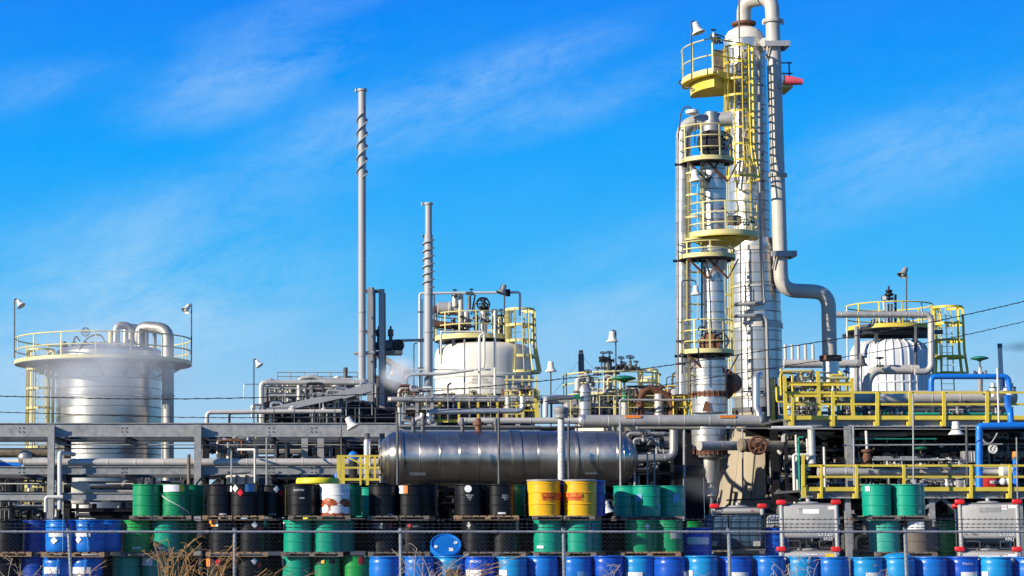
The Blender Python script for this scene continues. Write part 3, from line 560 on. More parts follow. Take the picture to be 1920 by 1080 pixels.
# coloured stacks: (px, tier, Y, kind, colour, label, stickers)
GS = [
 (275, 2, D, 'steel', 'dgreen', 'left green drum on the top tier of the green stack', []),
 (328, 2, D, 'steel', 'dgreen', 'green drum with a white and yellow label and a loose strap on the top tier', [('p', -48, 18, .66, .85, 'paper'), ('p', 18, 40, .66, .85, 'yellowpaper'), ('s', -75, .62, 75, .05, 'paper')]),
 (258, 1, D, 'steel', 'mgreen', 'left green drum on the middle tier with a small white tag near its foot', [('p', -15, 18, .09, .13, 'paper')]),
 (312, 1, D, 'steel', 'dteal', 'sea green drum on the middle tier behind the straw clump', [('p', -30, 0, .09, .13, 'paper')]),
 (238, 0, D, 'steel', 'dteal', 'teal drum at the foot of the green stack', []),
 (293, 0, D, 'steel', 'dteal', 'teal drum at the foot of the green stack with a white label behind the straw', [('p', -65, -10, .62, .84, 'paper')]),
 (412, 2, D+.1, 'steel', 'black', 'narrow looking plain black drum at the left of the placarded black pair', [('p', 0, 28, .02, .06, 'paper')]),
 (456, 2, D, 'steel', 'black', 'black drum with white and red diamond placards and a large blue and orange label', [('p', -62, -50, .66, .82, 'paper'), ('p', 8, 48, .66, .86, 'bluepaper'), ('p', 48, 66, .66, .86, 'orange')]+placards(-32)),
 (510, 2, D+.9, 'steel', 'black', 'black drum in shade with small dull placards right of the placarded pair', placards(18)+[('p', -12, 16, .03, .06, 'greyink')]),
 (418, 1, D, 'steel', 'black', 'black drum on the middle tier with an orange and white label high at its left', [('p', -65, -28, .70, .86, 'orange'), ('p', -28, -18, .70, .86, 'paper')]),
 (473, 1, D, 'steel', 'black', 'middle tier black drum with placards near its rim at the first straight fence post', placards(10)+[('p', 52, 72, .70, .86, 'teal')]),
 (412, 0, D, 'steel', 'black', 'black drum on the bottom tier with an orange label behind the tall straw', [('p', -62, -38, .60, .82, 'orange'), ('d', -5, 12, .72, 'placard')]),
 (470, 0, D, 'steel', 'black', 'black drum on the bottom tier with faint placards by the fence post', placards(15)),
 (566, 2, D, 'open', 'black', 'grey black open head drum with white lettering and a rusty rim beside the white drum', [('t', -12, .70, 'ACETON', .075, 'paper'), ('t', 0, .48, 'F-003', .06, 'paper')]),
 (628, 2, D, 'open', 'rwhite', 'white drum with large red brown rust patches on the top tier', [('t', 42, .68, 'UN 1993', .06, 'ink'), ('t', 42, .45, 'FLAMM', .07, 'ink')]),
 (558, 1, D, 'steel', 'dteal', 'left teal drum of the middle tier under the grey black drum', [('p', -75, -62, .62, .82, 'paper')]),
 (614, 1, D, 'steel', 'dteal', 'right teal drum of the middle tier under the rusty white drum', []),
 (556, 0, D, 'steel', 'dteal', 'teal drum on the bottom tier with a cream tag at its left edge', [('p', -78, -62, .60, .84, 'paper')]),
 (612, 0, D, 'steel', 'dgreen', 'green drum on the bottom tier with a torn black and yellow label', [('p', -50, -18, .66, .84, 'ink'), ('p', -22, -10, .68, .78, 'yellowpaper'), ('p', 8, 36, .68, .80, 'ink')]),
 (668, 0, D, 'steel', 'mgreen', 'bright green drum with a red square sticker at the end of the blue row', [('p', 5, 35, .66, .86, 'redpaint')]),
 (718, 2, D+.5, 'steel', 'black', 'plain black drum in shade left of the one with the white and orange label', [('p', 20, 38, .02, .05, 'bluepaper')]),
 (772, 2, D+.5, 'steel', 'black', 'black drum with a white and orange label high on its left side under the vessel', [('p', -62, -38, .62, .84, 'paper'), ('p', -38, -18, .62, .84, 'orange')]),
 (718, 1, D+.5, 'steel', 'black', 'lower black drum with white lettering near its top behind the second steel fence post', [('t', -20, .72, 'IPA 70\nN.O.S.', .09, 'paper'), ('d', 30, 9, .74, 'redpaint')]),
 (775, 1, D+.5, 'steel', 'black', 'lower black drum with small dull labels left of the fallen drum', [('t', 10, .70, 'KEROS', .08, 'greyink'), ('d', -20, 9, .74, 'redpaint')]),
 (880, 2, D, 'steel', 'black', 'black drum with a round silver sticker and white lettering', [('t', -2, .50, 'METHYL\nISOB.\n-9-', .06, 'paper')]),
 (940, 2, D, 'steel', 'black', 'black drum with three lines of white lettering right of the silver stickered one', [('t', 12, .50, 'CYCLO\nHEXAN\n17-4', .06, 'paper'), ('p', -18, 12, .04, .09, 'paper')]),
 (893, 1, D+.25, 'steel', 'black', 'black drum on the middle tier behind the fallen blue drum', [('d', -35, 9, .74, 'greyink')]),
 (947, 1, D+.25, 'steel', 'black', 'black drum on the middle tier with a pale torn label at its right side', [('p', 40, 62, .60, .84, 'greyink')]),
 (1021, 2, D, 'salvage', 'salv', 'left yellow salvage drum with a red band', []),
 (1089, 2, D, 'salvage', 'salv', 'right yellow salvage drum with a red band', []),
 (1027, 1, D, 'steel', 'dteal', 'green drum with a white tag low on its left under the left salvage drum', [('p', -55, -25, .10, .17, 'paper')]),
 (1085, 1, D, 'steel', 'dteal', 'green drum with a pale blue label at its right under the right salvage drum', [('p', 55, 80, .58, .80, 'bluepaper')]),
 (1178, 2, D+1.85, 'steel', 'dteal', 'shaded teal drum at the left of the teal group of three', []),
 (1214, 2, D+1.45, 'steel', 'dteal', 'shaded teal drum with a blue label in the middle of the teal group', [('p', -60, -30, .42, .62, 'bluepaper'), ('p', 35, 52, .22, .30, 'bluepaper')]),
 (1258, 2, D+1.9, 'steel', 'dteal', 'shaded teal drum at the right of the teal group of three', [('p', 0, 28, .40, .62, 'bluepaper'), ('p', -45, -20, .05, .09, 'bluepaper')]),
 (1198, 1, D+.6, 'steel', 'dgreen', 'green drum in half shade under the teal group with a white diamond', [('d', 25, 9, .70, 'paper')]),
 (1254, 1, D+.8, 'steel', 'dgreen', 'dark green drum in full shade under the teal group', [('p', -5, 40, .36, .60, 'greyink')]),
 (1297, 1, D+4.6, 'steel', 'mgreen', 'bright green drum left of the black drum beyond the caged tank', []),
 (1330, 1, D+5, 'steel', 'black', 'black drum with a white square sticker beyond the caged tank', [('p', -8, 12, .70, .82, 'paper'), ('t', -25, .40, 'WASTE\nOIL', .08, 'greyink')]),
 (1305, .80, D+1.6, 'poly', 'deepp', 'blue plastic drum with a white sticker squeezed left of the caged tank', [('p', -45, 40, .40, .60, 'paper')]),
 (1450, .80, D+2.2, 'poly', 'deepp', 'blue plastic drum squeezed between the caged tank and the grey tote', []),
 (1646, 2, D+.2, 'steel', 'dteal', 'left teal drum of the high pair with a white tag near its rim', [('p', -62, -42, .68, .82, 'paper')]),
 (1702, 2, D+.2, 'steel', 'dteal', 'right teal drum of the high pair with a small tag near its foot', [('p', 32, 55, .08, .15, 'paper')]),
 (1658, 1, D+.2, 'open', 'rteal', 'pale teal drum rusting at rim and foot under the high pair', []),
 (1719, 1, D+.2, 'open', 'brown', 'brown grey rusty drum with a white label under the high pair', [('p', -50, 10, .62, .84, 'paper')]),
 (115, 1, D-1, 'poly', 'bluep', 'left blue drum on top of the strapped blue pallet load', [('p', -42, 25, .42, .58, 'paper'), ('d', -20, 14, .32, 'paper'), ('s', 12, .02, 12, .86, 'bluepaper')]),
 (167, 1, D-1, 'poly', 'bluep', 'right blue drum on top of the strapped blue pallet load', [('p', -58, 10, .42, .58, 'paper'), ('d', -35, 14, .34, 'paper'), ('s', 4, .02, -6, .86, 'bluepaper')]),
 (111, 0, D-1, 'poly', 'bluep', 'left blue drum at the foot of the strapped pallet load behind the leaning post', [('p', -55, 8, .42, .60, 'paper'), ('s', -5, .02, 4, .86, 'bluepaper'), ('t', -42, .74, '4 0', .07, 'paper')]),
 (163, 0, D-1, 'poly', 'bluep', 'right blue drum at the foot of the strapped pallet load', [('p', -58, 20, .42, .60, 'paper'), ('d', -20, 14, .32, 'paper'), ('s', -5, .02, 2, .86, 'bluepaper')]),
 (70, 1, D+.6, 'steel', 'navy', 'blue steel drum standing alone left of the strapped blue load', []),
 (205, 1, D+6, 'steel', 'dteal', 'teal drum with a small white tag behind the strapped blue load', [('p', 0, 16, .66, .80, 'paper')]),
 (242, 1, D+5, 'steel', 'dteal', 'narrow strip of a teal drum beside the green stack', [('p', 25, 60, .5, .7, 'redpaint')]),
 (381, 1, D+6, 'steel', 'dgreen', 'green drum lower down between the green stack and the black pair', []),
 (693, 2, D+4, 'steel', 'dteal', 'teal drum standing on the dark row behind the rusty white drum', []),
 (104, 1, D+6.4, 'steel', 'black', 'black drum with a pale blue label at the left behind the strapped load', [('p', 20, 45, .55, .80, 'bluepaper')]),
 (156, 1, D+6.4, 'steel', 'black', 'black drum with a pale blue label at the right behind the strapped load', [('p', 25, 48, .55, .80, 'bluepaper'), ('p', -40, -28, .45, .52, 'paper')]),
 (15, 1, D+.2, 'steel', 'black', 'black drum at the left edge of the yard', []),
]
for a in GS:
    t = drum(*a)
    if 'round silver sticker' in a[5]: MB().lathe(t.location+Vector((-.06, -.413, .74)), [(.10, 0), (.10, .012), (0, .014)], 16, (-.14, -1, 0)).build('round_sticker', M['paper'], t)
    if a[3] == 'salvage':
        c = t.location; r = .487; left = 'left' in a[5]; q = [(-16, 92), (-108, -4)][0 if left else 1]
        patch(t, c, r-.006, radians(q[0]), radians(q[1]), .50, .62, M['redink'], 'red_band'); patch(t, c, r-.006, radians(q[0]), radians(q[1]), .465, .48, M['redink'], 'red_line'); patch(t, c, r-.006, radians(q[0]), radians(q[1]), .43, .445, M['redink'], 'red_line')
        text_cyl(t, 'SALVAGE DRUM', .125, c+Z*.56, r, radians(sum(q)/2), M['salv'])
        for o in t.children:
            if o.name.startswith('lid'): o.material_slots[0].material = M['galv']
# second ranks on the same pallets and black rows added behind to darken gaps
for px, tier, col in ((275,2,'dgreen'),(328,2,'dgreen'),(258,1,'dgreen'),(312,1,'dgreen'),(238,0,'dteal'),(293,0,'dteal'),(412,2,'black'),(456,2,'black'),(418,1,'black'),(473,1,'black'),(412,0,'black'),(470,0,'black'),(566,2,'black'),(628,2,'dgreen'),(558,1,'dteal'),(614,1,'dteal'),(556,0,'dteal'),(612,0,'black'),
                      (718,2,'black'),(772,2,'black'),(880,2,'black'),(940,2,'dgreen'),(888,1,'black'),(943,1,'black'),(1021,2,'navy'),(1089,2,'navy'),(1027,1,'dteal'),(1085,1,'dteal'),(1198,1,'dgreen'),(1646,2,'dteal'),(1702,2,'dteal'),(115,1,'bluep'),(167,1,'bluep')):
    kind = 'poly' if col == 'bluep' else 'salvage' if col == 'navy' else 'steel'  # taller salvage kind behind blocks sun to shade the teal group
    names = {'black': 'black', 'dgreen': 'green', 'dteal': 'teal', 'navy': 'dark blue', 'bluep': 'blue'}
    st_ = min(((266, 'green stack'), (300, 'green stack'), (440, 'placarded black stack'), (590, 'rusty white drum stack'), (745, 'orange labelled black stack'), (912, 'lettered black stack'), (1053, 'salvage drum stack'), (1212, 'teal group stack'), (1675, 'high teal pair'), (140, 'strapped blue load')), key=lambda q: abs(q[0]-px))
    drum(px, tier, D-(1 if col == 'bluep' else 0), kind, col, 'shaded %s second rank drum, %s side, %s tier of the %s' % (names[col], 'left' if px in (275,258,238,412,418,566,558,556,718,880,888,1021,1027,1198,1646,115) else 'right', ('bottom', 'middle', 'top')[tier], st_[1]), [], dx=.40, dy=.92, group='drums in the shaded second ranks')
rnd = random.Random(11)
for j, yy in enumerate((2.3,)):
    for i in range(40):
        px = 8+i*38+rnd.uniform(-4, 4)
        if 1270 < px: continue
        for tier in (0, 1):
            if (px < 60 or 175 < px < 235 or 820 < px < 850 or 1120 < px < 1165) and tier and j: continue
            drum(px, tier, D+yy+rnd.uniform(-.1, .1), 'steel', 'black', 'black steel drum added to darken the gaps behind the front stacks', [], group='black drums added to darken gaps behind')
for px, tier, Y, lab, mt in ((302, 2, D, 'pallet under the top tier of green drums', 'oldwood'), (286, 1, D, 'pallet under the middle tier of green drums', 'oldwood'), (266, 0, D, 'pallet on the gravel under the green stack', 'oldwood'),
        (438, 2, D, 'fresh brown pallet under the placarded black pair', 'wood'), (445, 1, D, 'brown pallet under the middle tier of black drums', 'wood'), (440, 0, D, 'pallet on the gravel under the black stack', 'oldwood'),
        (598, 2, D, 'pallet under the grey black and rusty white drums', 'oldwood'), (584, 1, D, 'grey pallet under the middle tier of teal drums', 'oldwood'), (586, 0, D, 'pallet on the gravel under the teal drums', 'oldwood'), (660, 0, D, 'pallet on the gravel under the red stickered green drum', 'oldwood'),
        (745, 2, D+.5, 'dark pallet under the black drum with the orange label', 'oldwood'), (746, 1, D+.5, 'grey pallet behind the second steel fence post', 'oldwood'),
        (912, 2, D, 'brown pallet under the white lettered black pair', 'wood'), (924, 1, D+.25, 'grey pallet behind the fallen blue drum', 'oldwood'),
        (1053, 2, D, 'grey pallet under the two yellow salvage drums', 'oldwood'), (1054, 1, D, 'grey pallet on top of the blue row under the salvage stack', 'oldwood'),
        (1218, 2, D+1.6, 'dark pallet under the shaded teal group', 'oldwood'), (1212, 1, D+.6, 'brown pallet under the half shaded green drums', 'wood'),
        (1312, 1, D+4.6, 'pallet under the bright green and black drums beyond the caged tank', 'oldwood'), (1675, 2, D+.2, 'pallet under the high teal pair', 'oldwood'), (1688, 1, D+.2, 'dark pallet under the two rusty drums', 'oldwood'),
        (140, 1, D-1, 'bright new pallet between the two tiers of the strapped blue load', 'wood'), (137, 0, D-1, 'pallet on the gravel under the strapped blue load', 'wood'), (72, 1, D+.6, 'pallet under the single blue steel drum', 'oldwood'), (6, 1, D+.2, 'pallet at the left edge of the yard under a black drum', 'wood'), (1690, 0, D+.8, 'pallet on the gravel under the rusty drums', 'oldwood')):
    pallet(px, Y, tier, lab, M[mt])
for px, lab in ((10, 'black drum at the foot of the left edge stack'), (68, 'dark drum under the single blue steel drum')): drum(px, 0, D+.3, 'steel', 'black' if px < 50 else 'navy', lab)
for px in (745,): pass
# yellow overpack lid behind the black and white drums
oc = W(596, 908, D+2.6); ol = T('overpack_drum', 'large flat yellow plastic overpack drum behind the rusty white drum', 'drum', (oc.x, oc.y, 1.13)); ro = 41*S(900, D+2.6)
MB().lathe((oc.x, oc.y, 1.13), [(ro*.66, 0), (ro*.70, oc.z-1.13)], 36).build('body', M['overpack'], ol)
MB().lathe((oc.x, oc.y, oc.z), [(ro*.96, 0), (ro, .03), (ro, .10), (ro*.97, .16), (ro*.93, .18), (0, .2)], 40).build('lid', M['overpack'], ol)
pallet(600, D+2.4, 1, 'pallet under the yellow overpack drum', M['oldwood'])
# ------------------------------------------------------------------ steel totes with red corner caps
def tote(px, top, Y, w, h, label, foot=.42, marks=(), plates=(), dep=1.5, z0=None):
    k = S(top, Y); x = W(px, top, Y).x; zt = W(px, top, Y).z; w *= k; hb = h*k
    t = T('steel_tote', label, 'tote', (x, Y, zt-hb-foot), 'grey steel totes with red caps'); zb = zt-hb; yc = Y+dep/2
    MB().rbox((x, yc, zb+hb/2-.02), (w-.04, dep-.03, hb-.04), .10, 3).build('tank', M['tote'], t, 50)
    MB().lathe((x, yc-.1, zt-.04), [(.30, 0), (.30, .05), (.24, .08), (.06, .09), (.06, .17), (0, .17)], 20).build('manway_lid', M['tote'], t)
    MB().box((x, yc, zt-.02), (w*.8, dep*.8, .03)).build('top_plate', M['steel'], t)
    for sx in (-1, 1):
        for sy in (-1, 1):
            p = Vector((x+sx*(w/2-.05), yc+sy*(dep/2-.05), 0))
            MB().cyl(p+Z*(zb-foot), p+Z*(zt-.03), .062, n=12).build('corner_post', M['tote'], t)
            if sy < 0 or (sx < 0 and px > 1800): MB().rbox(p+Z*(zt+.02), (.27, .22, .14), .045, 2).build('red_cap', M['red'], t)
    for sx in (-.28, .28):
        f = MB()
        for a, b in (((-.18, -.1), (.18, -.1)), ((-.18, .1), (.18, .1)), ((-.18, -.1), (-.18, .1)), ((.18, -.1), (.18, .1))): f.bar((x+sx*w+a[0], yc-dep/2+.1, zb-.16+a[1]), (x+sx*w+b[0], yc-dep/2+.1, zb-.16+b[1]), .02, .02, (0, 1, 0))
        f.build('fork_pocket', M['steel'], t)
    for ux, uz, uw, uh, mm in plates: MB().box((x+ux*w, yc-dep/2+.010, zb+uz*hb), (uw*w, .014, uh*hb)).build('plate', M[mm], t)
    for ux, uz, txt, sz, mm in marks: text_flat(t, txt, sz, (x+ux*w, yc-dep/2+.006, zb+uz*hb), M[mm])
    t.rotation_euler.z = -math.atan((px-X0)/F)+.02
    return t
YT = 55.05
tote(1516, 943, YT, 106, 66, 'upper grey steel tote with red corner caps above the middle of the blue row', .46, [(.27, .12, 'LT120', .15, 'paper'), (.31, -.01, '4A20', .12, 'paper')], [(.0, .76, .36, .13, 'paper'), (-.14, .77, .07, .14, 'brown'), (.40, .86, .14, .10, 'paper')])
tote(1516, 1031, YT, 106, 62, 'lower grey steel tote under the first one partly behind the blue row', .08, [(.2, .78, 'ETHYLENE', .09, 'redink')], [(.36, .84, .15, .10, 'yellowpaper'), (.05, .86, .2, .03, 'paper')])
tote(1853, 942, YT, 108, 68, 'upper grey steel tote at the right with a white and orange sticker', .46, [(.28, .13, 'LT120', .15, 'paper'), (.32, .0, 'ABLJ', .12, 'paper'), (-.3, .12, 'No. 1 Plant', .08, 'ink')], [(.02, .80, .34, .13, 'galv'), (.26, .86, .09, .12, 'paper'), (.26, .87, .09, .03, 'orange'), (.40, .88, .16, .09, 'paper')])
tote(1853, 1031, YT, 108, 62, 'lower grey steel tote at the right with a pale name plate', .08, [(-.25, .70, 'SOLV', .09, 'redink')], [(.02, .76, .34, .14, 'paper'), (.28, .76, .09, .14, 'paper'), (.28, .78, .09, .03, 'orange'), (.40, .84, .16, .08, 'paper')])
tote(1842, 950, YT+2.2, 96, 70, 'grey steel tote standing directly behind the right upper tote', .40)
tote(1384, 950, YT+2.3, 94, 14, 'shallow grey tote base with red caps and black marks on top of the caged tank', .03, [(-.38, .45, '7Z=', .14, 'ink'), (.28, .5, 'm.', .12, 'redink')])
# caged plastic tank
def caged(px0, px1, y0, y1, Y, mt, label, dep=1.35):
    a = W(px0, y1, Y); b = W(px1, y0, Y); x = (a.x+b.x)/2; w = b.x-a.x; h = b.z-a.z
    t = T('caged_tank', label, 'tank', (x, Y, a.z-.16), 'caged plastic tanks'); yc = Y+dep/2
    MB().rbox((x, yc, a.z+h/2), (w-.08, dep-.08, h-.05), .12, 3).build('bottle', mt, t, 50)
    MB().box((x, yc, a.z-.04), (w, dep, .04)).build('base_plate', M['steel'], t)
    for sx in (-1, 1):
        for sy in (-1, 1): MB().box((x+sx*(w/2-.1), yc+sy*(dep/2-.1), a.z-.11), (.16, .16, .10)).build('foot', M['steel'], t)
    n = 7; mv = MB().cyl((0, 0, a.z), (0, 0, b.z), .010, n=6).mesh('cage_bar'); mh = MB().cyl((-w/2, 0, 0), (w/2, 0, 0), .011, n=6).mesh('cage_bar'); ms = MB().cyl((0, -dep/2, 0), (0, dep/2, 0), .011, n=6).mesh('cage_bar')
    L = root_loc(t)
    for i in range(n+1):
        for y in (yc-dep/2, yc+dep/2): inst(mv, 'cage_bar', M['dark'], t, Vector((x-w/2+w*i/n, y, 0))-L)
    for i in range(1, 5):
        for s in (-1, 1): inst(mv, 'cage_bar', M['dark'], t, Vector((x+s*w/2, yc-dep/2+dep*i/5, 0))-L)
    for i in range(6):
        z = a.z+h*i/5
        for y in (yc-dep/2, yc+dep/2): inst(mh, 'cage_bar', M['dark'], t, Vector((x, y, z))-L)
        for s in (-1, 1): inst(ms, 'cage_bar', M['dark'], t, Vector((x+s*w/2, yc, z))-L)
    for sx in (-.33, .36): MB().box((x+sx*w, yc-dep/2-.02, a.z+.14*h), (.20, .012, .14)).build('plate', M['galv'], t)
    t.rotation_euler.z = -math.atan(((px0+px1)/2-X0)/F)+.01
    return t
caged(1320, 1432, 965, 1028, YT+2.2, M['ibc'], 'grey blue plastic tank in a steel cage carrying the shallow tote base')
caged(1320, 1432, 1040, 1100, YT+2.2, M['ibc'], 'lower caged tank under the grey blue one mostly behind the blue row')
caged(1436, 1480, 964, 992, YT+5, M['ibcw'], 'white caged plastic tank seen between the grey blue tank and the tote')
pallet(1305, D+1.6, .80, 'pallet under the blue drum left of the caged tank', M['oldwood'], w=.5)
pallet(1450, D+2.2, .80, 'pallet under the blue drum between the caged tank and the grey tote', M['wood'], w=.5)
for px_, q_ in ((1305, 1.6), (1450, 2.2)): drum(px_, 0, D+q_, 'poly', 'deepp', 'blue drum at ground level below the squeezed drum %s of the caged tank' % ('left' if px_ < 1400 else 'right'), z=-.07)
# green bin and grey keg right of the rusty drums
gb = W(1778, 981, D+1.4); t = T('green_bin', 'upright bright green bin between the rusty drums and the right totes', 'bin', (gb.x, gb.y, 0))
MB().rbox((gb.x, gb.y+.3, gb.z/2), (.40, .6, gb.z-.02), .03).build('body', M['mgreen'], t); MB().rbox((gb.x, gb.y+.3, gb.z+.03), (.44, .64, .06), .02).build('lid', M['mgreen'], t)
gk = W(1752, 1010, D+2); t = T('grey_keg', 'small plain grey keg on a stand left of the green bin', 'keg', (gk.x, gk.y, gk.z-1.3)); MB().lathe(gk-Z*.35, [(.25, 0), (.28, .03), (.28, .65), (.25, .7), (0, .7)], 20).build('body', M['galv'], t); MB().box(gk-Z*.82, (.6, .6, .94)).build('stand', M['dark'], t)
# ------------------------------------------------------------------ chain link fence
YF = 47.0
def fence():
    zt = W(520, 997, YF).z; x0 = W(-260, 997, YF).x; x1 = W(2080, 997, YF).x
    t = T('chain_link_fence', 'grey chain link fence with top rail and barbed wire along the front of the yard', 'fence', ((x0+x1)/2, YF, 0))
    MB().cyl((x0, YF, zt), (x1, YF, zt), .028, n=8).build('top_rail', M['railg'], t)
    for i in range(13):
        x = x0+(x1-x0)*(i+.6)/13; MB().cyl((x-.05, YF, zt), (x+.05, YF, zt), .036, n=8).build('rail_sleeve', M['railg'], t)
    for px, lean in ((128, -.10), (440, 0), (751, 0), (1057, 0), (1367, 0), (1698, 0), (-180, 0), (2010, 0)):
        x = W(px, 997, YF).x
        p = MB().cyl((x-lean*1.2, YF+.04, 0), (x, YF+.04, zt+.04), .042, n=10).lathe((x, YF+.04, zt+.03), [(.05, 0), (.055, .04), (.02, .10), (0, .11)], 10).build('post', M['railg'], t)
        MB().bar((x, YF+.03, zt+.06), (x-.05, YF-.16, zt+.36), .035, .03).build('barb_arm', M['dark'], p)
    b = MB(); n = int((x1-x0)/.105); st = .105/2; rows = int((zt-.05)/st); z0 = zt-rows*st
    for i in range(n):
        xa = x0+i*.105; s = .0525
        b.tube([(xa+(s if j % 2 else -s)*1.02, YF-.012+(.012 if j % 2 else 0)-.03, z0+j*st) for j in range(rows+1)], .0046, 4)
    b.build('wire_mesh', M['wire'], t, 0, 'stuff')
    for q, (dy, dz) in enumerate(((-.04, .10), (-.09, .18), (-.15, .29))):
        w = MB().cyl((x0, YF+dy, zt+dz), (x1, YF+dy, zt+dz), .006, n=4); x = x0
        while x < x1:
            w.bar((x-.02, YF+dy, zt+dz-.022), (x+.02, YF+dy, zt+dz+.022), .008, .008); w.bar((x-.02, YF+dy, zt+dz+.022), (x+.02, YF+dy, zt+dz-.022), .008, .008); x += .13
        w.build('barbed_wire', M['cable'], t, 0)
fence()
# dry weeds in front of the fence
def weed(px, Y, h, n, seed, label, mt, spread=.5, lean=0, name='dry_weed'):
    r = random.Random(seed); c = W(px, 1090, Y); b = MB(); l = MB()
    for i in range(n):
        x = r.gauss(0, spread*.35); y = r.uniform(-.3, .3); hh = h*r.uniform(.55, 1); dx = r.gauss(lean, spread)*hh*.5
        p = [Vector((c.x+x, Y+y, 0)), Vector((c.x+x+dx*.25, Y+y, hh*.5)), Vector((c.x+x+dx*.6, Y+y, hh*.8)), Vector((c.x+x+dx*1.2, Y+y+r.uniform(-.1, .1), hh))]
        b.tube(p, r.uniform(.005, .009), 4)
        for k in range(r.randint(2, 6)):
            q = p[2].lerp(p[3], r.random()) if r.random() < .6 else p[1].lerp(p[2], r.random()); d = Vector((r.uniform(-.3, .3), r.uniform(-.1, .1), r.uniform(-.12, .2)))
            l.tube([q, q+d*.6, q+d+Vector((0, 0, -.06))], r.uniform(.003, .006), 3)
    t = T(name, label, 'dry weed', (c.x, Y, 0), 'dry weeds along the fence')
    b.build('stalk', mt, t, 0, 'stuff'); l.build('twig', mt, t, 0, 'stuff')
weed(318, 45.5, 1.62, 20, 1, 'thick clump of orange brown straw in front of the green stack', M['straw'], .42)
weed(350, 45.8, 1.40, 8, 2, 'thin straw stalks between the straw clump and the first straight fence post', M['straw'], .55)
weed(395, 45.6, 1.55, 12, 3, 'tall straw stalks leaning right in front of the bottom black drums', M['straw'], .35, .55)
weed(470, 45.6, .95, 14, 4, 'low straw bending right around the first straight fence post', M['straw'], .9, .9)
weed(800, 45.4, 1.32, 12, 5, 'pale tangled straw in front of the drums under the fallen drum', M['twig'], .6)
weed(850, 45.5, 1.15, 18, 6, 'orange straw bending right below the fallen drum', M['straw'], .9, .9)
weed(1148, 45.4, 1.15, 6, 7, 'pale bare twig in front of the blue drum below the white bell lamp', M['twig'], .35)
weed(1200, 45.4, .75, 12, 8, 'low curved straw under the faded blue drum with the wide white sticker', M['straw'], 1.3, .4)
weed(1500, 45.4, 1.25, 9, 9, 'pale bare twigs in front of the blue drums under the grey tote', M['twig'], .45)
weed(1672, 45.4, .95, 7, 10, 'small pale twig beside the fence post under the domed drum', M['twig'], .5)
weed(55, 45.6, 1.1, 9, 12, 'pale straw at the foot of the fence at the far left', M['twig'], .6)
weed(1440, 45.4, .9, 10, 13, 'low thin twigs right of the fence post below the caged tank', M['twig'], .8, .5)
weed(128, 45.6, 1.05, 9, 14, 'dry straw across the lower blue drums at the leaning post', M['straw'], .6, .4)
